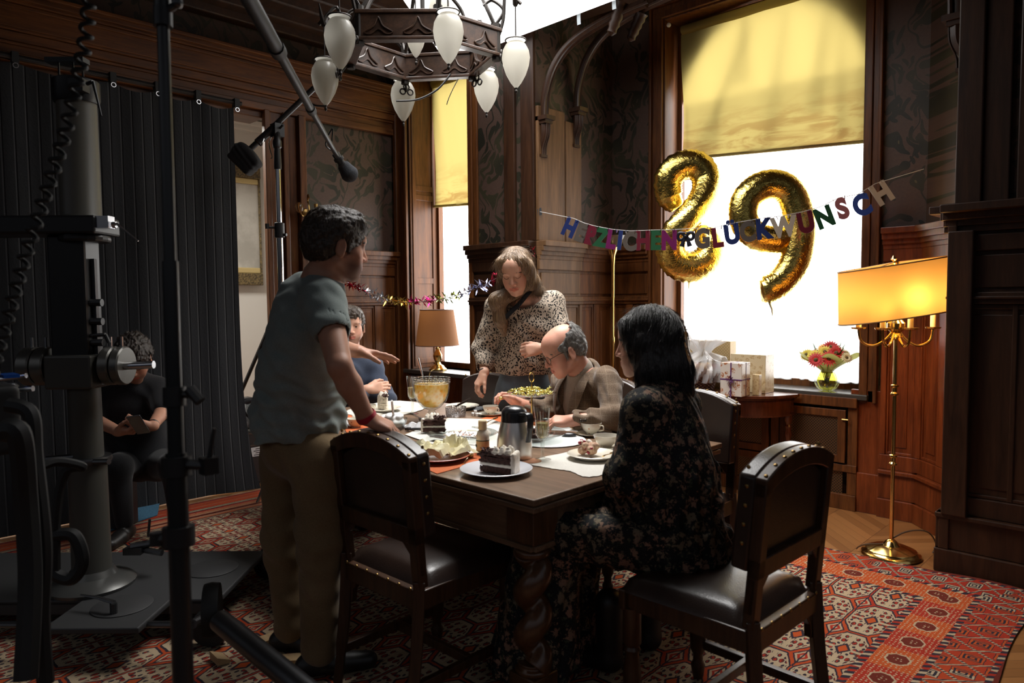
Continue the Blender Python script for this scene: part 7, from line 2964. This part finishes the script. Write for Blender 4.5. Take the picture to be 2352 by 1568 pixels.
# ------------------------------------------------------------------ next room: painting, tripod, cases
pw = thing('framed_painting', 'large grey painting in a carved gilt frame on the white wall behind the curtain gap', 'painting', (-7.55, 3.1, 2.2))
a, b = PX(604, 655, -7.5), PX(604, 386, -7.5)
y1, z0, z1 = a.y - 3.1, a.z - 2.2, b.z - 2.2
GILT = rough_mat('carved_gilt', (.03, .022, .012), (.24, .17, .07), 60, .4, 1.0)
mb = MB()
for p0, p1 in (((0, -1.6, z0), (.07, y1, z0 + .13)), ((0, -1.6, z1 - .13), (.07, y1, z1)), ((0, y1 - .02, z0), (.06, y1, z1)), ((0, -1.6, z0), (.07, -1.47, z1))): mb.box(p0, p1)
mb.build('carved_frame', GILT, pw, smooth=0, bevel=.01)
mb = MB()
for p0, p1 in (((0, -1.5, z0 + .13), (.05, y1 - .02, z0 + .19)), ((0, -1.5, z1 - .19), (.05, y1 - .02, z1 - .13))): mb.box(p0, p1)
mb.build('gold_slip', plain('gold_slip', (.62, .48, .22), .4, metal=.3), pw, smooth=0, bevel=.008)
MB().box((0, -1.5, z0 + .1), (.03, y1 - .02, z1 - .1)).build('canvas', rough_mat('grey_canvas', (.42, .40, .36), (.62, .60, .55), 2.4, .6, .1), pw, smooth=0)

tp_ = PD(640, 700, 6.1)
tr_ = thing('tripod', 'black tripod leaning its leg in the gap beside the curtain', 'tripod', (tp_.x, tp_.y, 0))
for px, py in ((485, 1060), (700, 1060), (640, 1045)):
    f_ = PZ(px, py, .01)
    mb = MB()
    mb.rod((0, 0, tp_.z), f_ - Vector((tp_.x, tp_.y, 0)), .017, 8)
    mb.build('leg', BLACK_METAL, tr_)
    MB().ell(f_ - Vector((tp_.x, tp_.y, -.012)), .020, 8, 6).build('foot', BLACK_RUBBER, tr_)
MB().lathe([(.03, tp_.z - .06), (.045, tp_.z), (.03, tp_.z + .05), (0, tp_.z + .06)], 14).build('head', BLACK_METAL, tr_)

fcp = PZ(590, 1098, 0)
fc_ = thing('equipment_case', 'black equipment case with white label on the floor by the door casing', 'case', (-5.33, 2.46, 0), RAD(-90))
MB().box((-.17, -.14, .012), (.17, .14, .40)).build('case_body', plain('case_black', (.016, .016, .017), .45), fc_, smooth=0, bevel=.01)
mb = MB()
for z in (.30, .395): mb.box((-.173, -.143, z), (.173, .143, z + .012))
mb.build('edge_trim', STEEL_DARK, fc_, smooth=0)
lb = MB().box((-.15, .1405, .22), (-.02, .1415, .29)).build('label', plain('label_white', (.5, .5, .5), .6), fc_, smooth=0)
mb = MB()
for k in range(4): mb.box((-.142, .1416, .228 + k * .015), (-.04 - .015 * (k % 2), .142, .234 + k * .015))
mb.build('label_lines', BLACK_METAL, lb, smooth=0)
bg = thing('gear_bag', 'grey soft gear bag heaped on the black equipment case', 'bag', (-5.33, 2.46, .412))
B = Body()
B.ell((0, 0, .09), (.12, .15, .085), None, .03).ell((.02, .05, .15), (.07, .08, .06), None, .04)
B.build('bag_body', rough_mat('grey_nylon', (.05, .05, .05), (.20, .20, .19), 12), bg, h=.006, loc=(0, 0, 0), warp=folds(.008, [((1, 1, 1), .07, 1), ((1, -1, .5), .05, 1)], 2), amp=.01)
mb = MB()
mb.tube(catmull([(.12, -.12, .08), (.14, -.05, .22), (.13, .06, .23), (.12, .13, .08)], 6), .010, 6, flat=.4)
mb.build('strap', BLACK_CLOTH, bg)
rb = thing('radio_case', 'small black radio unit on top of the gear bag', 'equipment', (-5.33, 2.46, .612))
MB().box((-.05, -.12, 0), (.05, .10, .05)).build('body', BLK, rb, smooth=0, bevel=.006)
MB().rod((.03, -.06, .05), (.05, -.16, .16), .004, 6).build('aerial', BLACK_RUBBER, rb)

# ------------------------------------------------------------------ chrome light stand with a boom arm and sandbag
sp_ = PD(645, 640, 4.95)
ls_ = thing('light_stand', 'chrome light stand with a black boom arm behind the man in green', 'light stand', (sp_.x, sp_.y, .0))


def L_(px, py, d=4.95): return PD(px, py, d) - Vector((sp_.x, sp_.y, 0))


top = L_(637, 300)
mb = MB()
mb.rod((0, 0, .15), (0, 0, L_(645, 530).z), .021, 14).rod((0, 0, L_(645, 530).z), (0, 0, L_(640, 385).z), .017, 14)
mb.build('pole', plain('chrome', (.78, .78, .80), .1, metal=1.0), ls_)
mb = MB()
zc = L_(645, 530).z
mb.lathe([(.030, zc - .05), (.034, zc - .045), (.034, zc + .05), (.026, zc + .055)], 14)
mb.rod((0, 0, zc + .02), Vector((0, 0, zc + .02)) + Vector(dirv(-1, -.3, .0)) * .07, .009, 8).cbox(Vector((0, 0, zc + .02)) + Vector(dirv(-1, -.3, .1)) * .08, (.02, .02, .035))
mb.rod((0, 0, zc - .03), Vector((0, 0, zc - .03)) + Vector(dirv(1, -.3, .0)) * .055, .010, 8)
mb.build('clamp_collar', BLACK_METAL, ls_)
mb = MB()
zt2 = L_(640, 385).z
mb.lathe([(.024, zt2 - .02), (.026, zt2), (.022, zt2 + .12), (.03, zt2 + .13), (.03, zt2 + .17), (.016, zt2 + .2)], 14)
mb.rod((0, 0, zt2 + .18), top, .022, 10).cbox(top, (.07, .07, .09))
mb.rod(top, top + Vector(dirv(.6, -.5, .3)) * .08, .008, 8)
mb.tube(catmull([L_(625, 310), L_(618, 330), L_(625, 360), L_(622, 363)], 4), .004, 5)
mb.build('grip_head', BLACK_METAL, ls_)
mb = MB()
mb.rod(L_(572, 345), L_(722, 202), .020, 12).rod(L_(590, 328), L_(635, 288), .026, 12).rod(L_(722, 202), L_(790, 150), .014, 12)
mb.build('boom_arm', BLACK_METAL, ls_)
for k in range(3):
    a_ = 2 * PI * k / 3 + .3
    MB().rod((.03 * math.cos(a_), .03 * math.sin(a_), .42), (.20 * math.cos(a_), .20 * math.sin(a_), .02), .012, 8).build('leg', STEEL, ls_)
bagp = PD(566, 358, 4.95)
sbg = thing('sandbag', 'black counterweight bag hanging from the low end of the boom arm', 'bag', bagp)
B = Body()
ax = np.stack([A(dirv(.7, 0, .7)), A(dirv(0, 1, 0)), A(dirv(-.7, 0, .7))], 1)
B.ell((0, 0, 0), (.06, .05, .11), ax, .02).box(A(dirv(-.4, 0, -.9)) * .03, (.045, .035, .075), ax, .02, .04)
B.build('bag_body', BLACK_CLOTH, sbg, h=.005, loc=(0, 0, 0), warp=folds(.004, [((1, 1, 1), .05, 1)], 3), amp=.005)
mb = MB()
mb.tube(catmull([PD(588, 322, 4.93) - bagp, PD(600, 335, 4.90) - bagp, PD(602, 330, 4.93) - bagp, PD(606, 318, 4.93) - bagp], 5), .005, 6)
mb.build('strap_ring', STEEL, sbg)

# ------------------------------------------------------------------ microphone on a long boom pole
m0, m1 = PD(500, -130, 1.55), PD(776, 362, 3.75)
bp = thing('boom_microphone', 'black boom pole reaching in from above with a foam-covered microphone', 'microphone', PD(802, 398, 3.80))
o_ = bp.location.copy()
ml = m1 - m0
mb = MB()
mb.rod(m0 - o_, m0 + ml * .30 - o_, .021, 12).rod(m0 + ml * .28 - o_, m0 + ml * .60 - o_, .0155, 12).rod(m0 + ml * .58 - o_, m1 - o_, .012, 12)
mb.build('pole', Mat('carbon_pole', (.014, .015, .018), .5, spec=.3).m, bp)
mb = MB()
for t_, r_2 in ((.29, .025), (.59, .019)): mb.rod(m0 + ml * (t_ - .012) - o_, m0 + ml * (t_ + .012) - o_, r_2, 12)
mb.build('locking_sleeve', BLACK_RUBBER, bp)
q1, q2 = PD(770, 352, 3.74) - o_, PD(790, 384, 3.78) - o_
mb = MB()
mb.rod(q1, q2, .020, 12).rod(q1.lerp(q2, .3), q1.lerp(q2, .5), .027, 12).rod(q1.lerp(q2, .75), q2, .025, 12)
mb.tube(catmull([PD(760, 345, 3.74) - o_, PD(748, 330, 3.72) - o_, PD(764, 295, 3.70) - o_, PD(763, 330, 3.72) - o_, PD(776, 352, 3.74) - o_], 5), .004, 6)
mb.build('shock_mount', BLACK_METAL, bp)
FOAM = rough_mat('black_foam', (.012, .013, .016), (.030, .032, .038), 300, .95, .6)
B = Body()
dd = A(PD(802, 398, 3.8) - PD(785, 375, 3.78))
dd /= np.linalg.norm(dd)
B.cone((0, 0, 0), -dd * .035, .047, .036, .01)
B.build('foam_windshield', FOAM, bp, h=.004, loc=(0, 0, 0))

# ------------------------------------------------------------------ camera dolly with its column, in front at left
e1, e2 = Vector(dirv(1, 0, 0)), Vector(dirv(0, 1, 0))
dp = PZ(212, 1325, .20)
do = thing('camera_dolly', 'grey-black camera dolly with a tall column and flat platform at left', 'camera dolly', (dp.x, dp.y, .0), RAD(CAM_YAW))     # local x = right, y = away
GREY_P = plain('grey_enamel', (.060, .058, .050), .42)
GREY_L = plain('light_grey_enamel', (.13, .125, .105), .38)
DECK = plain('deck_rubber', (.030, .030, .031), .6)


def dl(px, py, off=0.0):    # height above the floor of a picture row on the column axis, sideways metres of a picture column
    d = (dp - CO).dot(CF) + off
    q = PD(px, py, d)
    v = q - Vector((dp.x, dp.y, 0))
    return Vector((v.dot(e1), off, q.z))


mb = MB()
mb.box((-.75, -.16, .14), (.62, .42, .165)).box((-.75, -.16, .10), (.62, -.13, .16)).box((-.75, .39, .10), (.62, .42, .16))
mb.box((.05, -.42, .14), (.42, -.15, .165))
mb.build('platform', DECK, do, smooth=0, bevel=.006)
for cx, cy in ((.25, -.22), (.45, .18)):
    MB().lathe([(.11, .165), (.115, .168), (.112, .170), (0, .168)], 30, Matrix.Translation((cx, cy, 0))).build('deck_plate', DECK, do)
mb = MB()
mb.lathe([(.17, .165), (.175, .18), (.15, .20), (.10, .215), (.085, .24)], 32)
mb.build('column_base', plain('worn_grey', (.10, .10, .095), .3, metal=.5), do)
x0, zb = dl(205, 1320).x, dl(205, 1320).z
zA, zB, zC, zD, zE, zF = dl(205, 1050).z, dl(205, 870).z, dl(190, 800).z, dl(195, 545).z, dl(215, 505).z, dl(220, 255).z
mb = MB()
mb.lathe([(.078, .22), (.076, zA), (.066, zA), (.064, zB)], 28)
mb.build('lower_column', GREY_P, do)
mb = MB()
mb.lathe([(.095, zA - .012), (.098, zA), (.095, zA + .012)], 28).rod((-.16, -.02, zA + .005), (-.02, -.05, zA + .02), .014, 10).rod((.06, -.06, zA), (.14, -.08, zA + .005), .013, 10)
mb.build('clamp_ring', STEEL_DARK, do)
mb = MB()
mb.box((-.115, -.09, zB - .03), (.085, .09, zC - .02))
hw = Matrix.Translation((0, 0, (zB + zC) / 2 - .005)) @ Matrix.Rotation(RAD(90), 4, 'Y')
mb.build('gear_box', GREY_P, do, smooth=0, bevel=.01)
for s, xs in ((-1, (-.245, -.19)), (-1, (-.185, -.13)), (1, (.10, .145)), (1, (.15, .19))):
    mb = MB()
    mb.lathe([(0, xs[0]), (.078, xs[0]), (.083, xs[0] + .006), (.083, xs[1] - .006), (.078, xs[1]), (0, xs[1])], 32, hw)
    mb.build('brake_drum', plain('drum_grey', (.15, .145, .13), .32, metal=.6) if 'drum_grey' not in bpy.data.materials else bpy.data.materials['drum_grey'], do)
    MB().rod(hw @ Vector((-.082, 0, (xs[0] + xs[1]) / 2)), hw @ Vector((-.125, 0, (xs[0] + xs[1]) / 2)), .007, 8).build('pin', STEEL, do)
MB().rod(hw @ Vector((0, -.02, .19)), hw @ Vector((-.005, -.02, .315)), .017, 14).build('grip_bar', STEEL, do)
mb = MB()
mb.prism([(-.10, -.06), (.06, -.06), (.06, .06), (-.10, .06)], zC - .04, zD)
mb.build('upper_column_sleeve', BLACK_METAL, do, smooth=0, bevel=.012)
MB().prism([(.062, -.02), (.078, -.02), (.066, .02), (.062, .02)], zC - .04, zD - .1).build('guide_strip', STEEL_DARK, do, smooth=0)
mb = MB()
for z_ in (zC + .03, zC + .12, zC + .20): MB().rod((.06, -.03, z_), (.11, -.03, z_), .016, 10).build('knob', BLACK_METAL, do)
mb.rod((.06, -.04, zC + .06), (.13, -.05, zC + .065), .008, 8).rod((.13, -.05, zC + .065), (.145, -.05, zC + .03), .008, 8)
mb.build('crank', BLACK_METAL, do)
mb = MB()
mb.box((-.52, -.10, zD), (.13, .10, zE + .0)).lathe([(.10, zD - .03), (.10, zD)], 20, Matrix.Translation((.03, 0, 0)))
mb.build('turret_plate', BLACK_METAL, do, smooth=0, bevel=.01)
mb = MB()
mb.cbox((.155, -.06, (zD + zE) / 2 + .01), (.05, .05, .05))
mb.rod((.185, -.06, (zD + zE) / 2), (.20, -.06, (zD + zE) / 2), .014, 8).rod((.20, -.06, (zD + zE) / 2 + .005), (.30, -.08, (zD + zE) / 2 - .07), .006, 8, .003)
mb.build('lock_lever', STEEL, do)
MB().lathe([(.083, zE), (.078, zE + .01), (.076, zF)], 32, Matrix.Translation((.02, 0, 0))).build('upper_tube', GREY_L, do)
mb = MB()
mb.lathe([(.085, zF), (.09, zF + .02), (.09, zF + .09), (.07, zF + .10), (0, zF + .10)], 24, Matrix.Translation((.02, 0, 0)))
mb.cbox((.08, -.08, zF + .05), (.06, .05, .05)).rod((.12, -.09, zF + .055), (.15, -.10, zF + .06), .008, 8).rod((.15, -.10, zF + .06), (.185, -.11, zF - .08), .007, 8, .003)
for xs in (-.03, .03, .07): mb.rod((xs, -.03, zF + .09), (xs, -.03, zF + .17), .004, 6)
mb.cbox((.0, -.02, zF + .17), (.16, .05, .02))
mb.build('head_clamp', BLACK_METAL, do)
mb = MB()
for xa, ya in ((-.6, -.20), (-.6, .44), (.62, -.24), (.62, .46)):
    w_ = MB()
    Mx = Matrix.Translation((xa, ya, .085)) @ Matrix.Rotation(RAD(90), 4, 'X')
    w_.lathe([(.03, -.03), (.072, -.028), (.078, -.015), (.068, 0), (.078, .015), (.072, .028), (.03, .03)], 26, Mx)
    w_.build('wheel', BLACK_RUBBER, do)
    MB().lathe([(0, -.034), (.028, -.034), (.028, .034), (0, .034)], 18, Mx).build('wheel_hub', STEEL_DARK, do)
mb = MB()
mb.rod((-.58, -.30, .13), (.60, -.36, .15), .013, 10).rod((-.58, -.30, .13), (-.58, -.2, .12), .018, 10).rod((.60, -.36, .15), (.6, -.2, .12), .018, 10)
mb.build('steering_rod', STEEL_DARK, do)
mb = MB()
mb.rod((.26, -.30, .16), (.26, -.30, .21), .014, 10).tube([(.26, -.30, .215), (.18, -.27, .222), (.10, -.25, .225)], [.012, .010, .005], 8, flat=.5)
mb.build('deck_lever', STEEL_DARK, do)
mb = MB()
mb.rod((.12, .10, .30), (.24, .14, .31), .016, 10).rod((.16, .12, .28), (.26, .10, .27), .014, 10).cbox((.13, .11, .28), (.08, .05, .03)).rod((.19, .12, .34), (.20, .12, .42), .006, 8)
mb.build('side_fitting', STEEL_DARK, do)
# loose cables draped over the dolly
cbl = thing('cable_bundle', 'thick black cables looped over the front of the camera dolly at the left edge', 'cable', (dp.x, dp.y, 0))
for k, pts in enumerate(([(20, 930, 2.0), (70, 950, 2.0), (80, 1050, 2.0), (100, 1250, 2.0), (95, 1420, 2.0), (105, 1568, 2.0)], [(10, 990, 1.9), (45, 1000, 1.9), (60, 1150, 1.95), (70, 1330, 1.95), (60, 1560, 1.9)], [(80, 1080, 2.1), (130, 1060, 2.15), (190, 1072, 2.2), (150, 1085, 2.2), (130, 1180, 2.2), (128, 1330, 2.2)], [(120, 1230, 2.2), (170, 1230, 2.2), (190, 1290, 2.2), (160, 1330, 2.2), (110, 1300, 2.2), (120, 1230, 2.2)])):
    MB().tube(catmull([PD(*q) - Vector((dp.x, dp.y, 0)) for q in pts], 8), (.022, .030, .014, .020)[k], 8).build('cable', BLACK_RUBBER, cbl)
hb = thing('camera_rods', 'steel support rods with a blue-striped camera unit at the left edge', 'camera equipment', PD(40, 900, 2.6))
o_ = hb.location.copy()
MB().rod(PD(-60, 903, 2.6) - o_, PD(76, 892, 2.6) - o_, .011, 10).rod(PD(-60, 880, 2.7) - o_, PD(60, 862, 2.7) - o_, .010, 10).build('rods', STEEL, hb)
MB().cbox(PD(20, 862, 2.62) - o_, (.10, .05, .012)).build('blue_strip', plain('blue_anodised', (.02, .12, .55), .3, metal=.6), hb, smooth=0)  # strip of plain blue metal
mb = MB()
mb.lathe([(.02, -.03), (.03, -.02), (.03, .03), (.02, .04)], 14, Matrix.Translation(PD(22, 905, 2.6) - o_))
mb.ell(PD(28, 915, 2.55) - o_, .022, 12, 8)
mb.build('clamp', STEEL_DARK, hb)
B = Body()
o2 = A(o_)
B.box(A(PD(-30, 960, 2.5)) - o2, (.10, .06, .10), None, .02)
B.build('camera_body', BLACK_RUBBER, hb, h=.008, loc=(0, 0, 0))

# coiled cable hanging in front
cc = [PD(203, -20, 1.7), PD(200, 60, 1.7), PD(185, 150, 1.7), PD(150, 300, 1.72), PD(110, 430, 1.74), PD(60, 580, 1.76), PD(20, 720, 1.78), PD(-20, 860, 1.8)]
ct = thing('coiled_cable', 'black coiled cable hanging at the left edge in front of the curtain', 'cable', PD(100, 430, 1.74))
line = catmull(cc, 40)
pts = []
acc = 0
for i, p in enumerate(line):
    t_ = (line[min(i + 1, len(line) - 1)] - line[max(i - 1, 0)]).normalized()
    a_ = t_.orthogonal().normalized()
    a_ = Vector(dirv(.75, .3, .3))
    a_ = (a_ - t_ * a_.dot(t_)).normalized()
    b_ = t_.cross(a_)
    if i: acc += (p - line[i - 1]).length
    th_ = acc / .036 * 2 * PI
    pts.append(p + (a_ * math.cos(th_) + b_ * math.sin(th_)) * .013 - ct.location)
MB().tube(pts, .0052, 7).build('coil', BLACK_RUBBER, ct)

# near black stand
s0, s1 = PD(371, -60, 1.50), PD(425, 1700, 1.50)
ns = thing('black_stand', 'tall black lighting stand standing close to the camera at left', 'light stand', PD(418, 1500, 1.50))
o_ = ns.location.copy()
nl = s1 - s0


def nsp(py): return s0 + nl * ((py + 60) / 1760) - o_


mb = MB()
mb.rod(nsp(-60), nsp(620), .0125, 14).rod(nsp(600), nsp(1060), .0165, 14).rod(nsp(1040), nsp(1760), .021, 14)
mb.rod(nsp(-60), nsp(45), .017, 14)
mb.build('pole', Mat('satin_black_tube', (.010, .011, .012), .32, coat=.1).m, ns)
for py, r_2 in ((40, .019), (910, .023), (1070, .030), (1230, .032)): MB().rod(nsp(py - 22), nsp(py + 22), r_2, 14).build('collar', BLACK_METAL, ns)
x_ = Vector(dirv(1, -.2, 0))
mb = MB()
mb.rod(nsp(905), nsp(905) + x_ * .05, .008, 8).rod(nsp(905) + x_ * .035 + Vector((0, 0, .012)), nsp(905) + x_ * .06 - Vector((0, 0, .014)), .012, 8)
mb.build('knob', BLACK_METAL, ns)
mb = MB()
mb.rod(nsp(1065), nsp(1065) + x_ * .07, .011, 8).cbox(nsp(1065) + x_ * .075, (.03, .03, .035)).rod(nsp(1060) + x_ * .075, nsp(980) + x_ * .090, .006, 8, .004)
mb.build('clamp_lever', BLACK_METAL, ns)
mb = MB()
mb.rod(nsp(1235), nsp(1240) - x_ * .06, .013, 8).rod(nsp(1225) - x_ * .05, nsp(1255) - x_ * .05, .017, 8)
mb.build('knob', BLACK_METAL, ns)
mb = MB()
mb.rod(nsp(30), nsp(15) + x_ * .03, .008, 8).ell(nsp(10) + x_ * .035, .012, 8, 6)
mb.build('wing_bolt', STEEL_DARK, ns)
for (px, py, d_) in ((470, 1900, 1.35), (330, 1900, 1.4), (430, 1850, 1.75)):
    f_ = PZ(px, py + 350, .03)
    MB().rod(nsp(1700), f_ - o_, .014, 8).build('leg', BLACK_METAL, ns)

# steel tube and wooden wedges on the carpet
ta, tb_ = PD(505, 1425, 2.30), PD(720, 1600, 1.95)
tt = thing('steel_tube', 'dark steel tube sloping down across the carpet at the bottom edge', 'tube', tb_)
MB().rod(ta - tb_, (0, 0, 0), .034, 18).build('tube_body', STEEL_DARK, tt)
MB().lathe([(.05, -.03), (.085, -.025), (.09, 0), (.085, .025), (.05, .03)], 26, frame_at(PD(487, 1400, 2.40) - tb_, dirv(0, .3, 1), dirv(1, .3, 0))).build('end_wheel', BLACK_RUBBER, tt)
WEDGE = wood('wedge_pine', (.30, .19, .09), (.48, .33, .18), 'x', rough=.6, coat=0)
for k, (pts, lbl) in enumerate((([(574, 1486), (640, 1453), (646, 1467), (582, 1500)], 'pale wooden wedge on the carpet beside the far shoe of the man in green'), ([(640, 1520), (700, 1505), (705, 1522), (646, 1536)], 'pale wooden wedge on the carpet between the shoes of the man in green'), ([(668, 1552), (704, 1545), (712, 1568), (690, 1575)], 'pale wooden wedge at the bottom edge beside the steel tube'), ([(482, 1512), (510, 1505), (530, 1522), (500, 1530)], 'short pale wooden block on the carpet left of the steel tube'))):
    P = [PZ(x, y, .012) for x, y in pts]
    c = sum(P, Vector()) / 4
    mb = MB()
    mb.add([p - c for p in P] + [p - c + Vector((0, 0, .03 if i in (0, 3) else .012)) for i, p in enumerate(P)], [(3, 2, 1, 0), (4, 5, 6, 7), (0, 1, 5, 4), (1, 2, 6, 5), (2, 3, 7, 6), (3, 0, 4, 7)])
    o = mb.build('wooden_wedge', WEDGE, smooth=0)
    o.location = (c.x, c.y, .013)
    tag(o, lbl, 'wedge', 'wooden wedges')

# seat case and blue mat under the crew member
c = PD(294, 1050, 4.42)
sc_ = thing('seat_case', 'black case that the crew member with the phone sits on', 'case', (c.x, c.y, 0), RAD(CAM_YAW))
MB().box((-.20, -.06, .012), (.0, .10, c.z - .14)).build('case_body', bpy.data.materials['case_black'], sc_, smooth=0, bevel=.01)
MB().rod((-.15, -.07, .3), (-.05, -.07, .3), .009, 8).build('handle', STEEL_DARK, sc_)
P = [PZ(x, y, 0) for x, y in ((225, 1234), (362, 1187), (372, 1128), (245, 1118))]
c = sum(P, Vector()) / 4
o = MB().prism([(p.x - c.x, p.y - c.y) for p in P], 0, .006).build('blue_mat', rough_mat('blue_felt', (.030, .10, .17), (.055, .16, .25), 120, .95, .5), smooth=0)
o.location = (c.x, c.y, .012)
tag(o, 'blue felt mat on the carpet at the feet of the crew member', 'mat')
q = PZ(330, 1150, .013)
o = MB().rod((-.02, 0, .01), (.05, .10, .16), .008, 8).build('chrome_strut', STEEL)
o.location = q
tag(o, 'short bright metal strut leaning on the blue mat', 'strut')
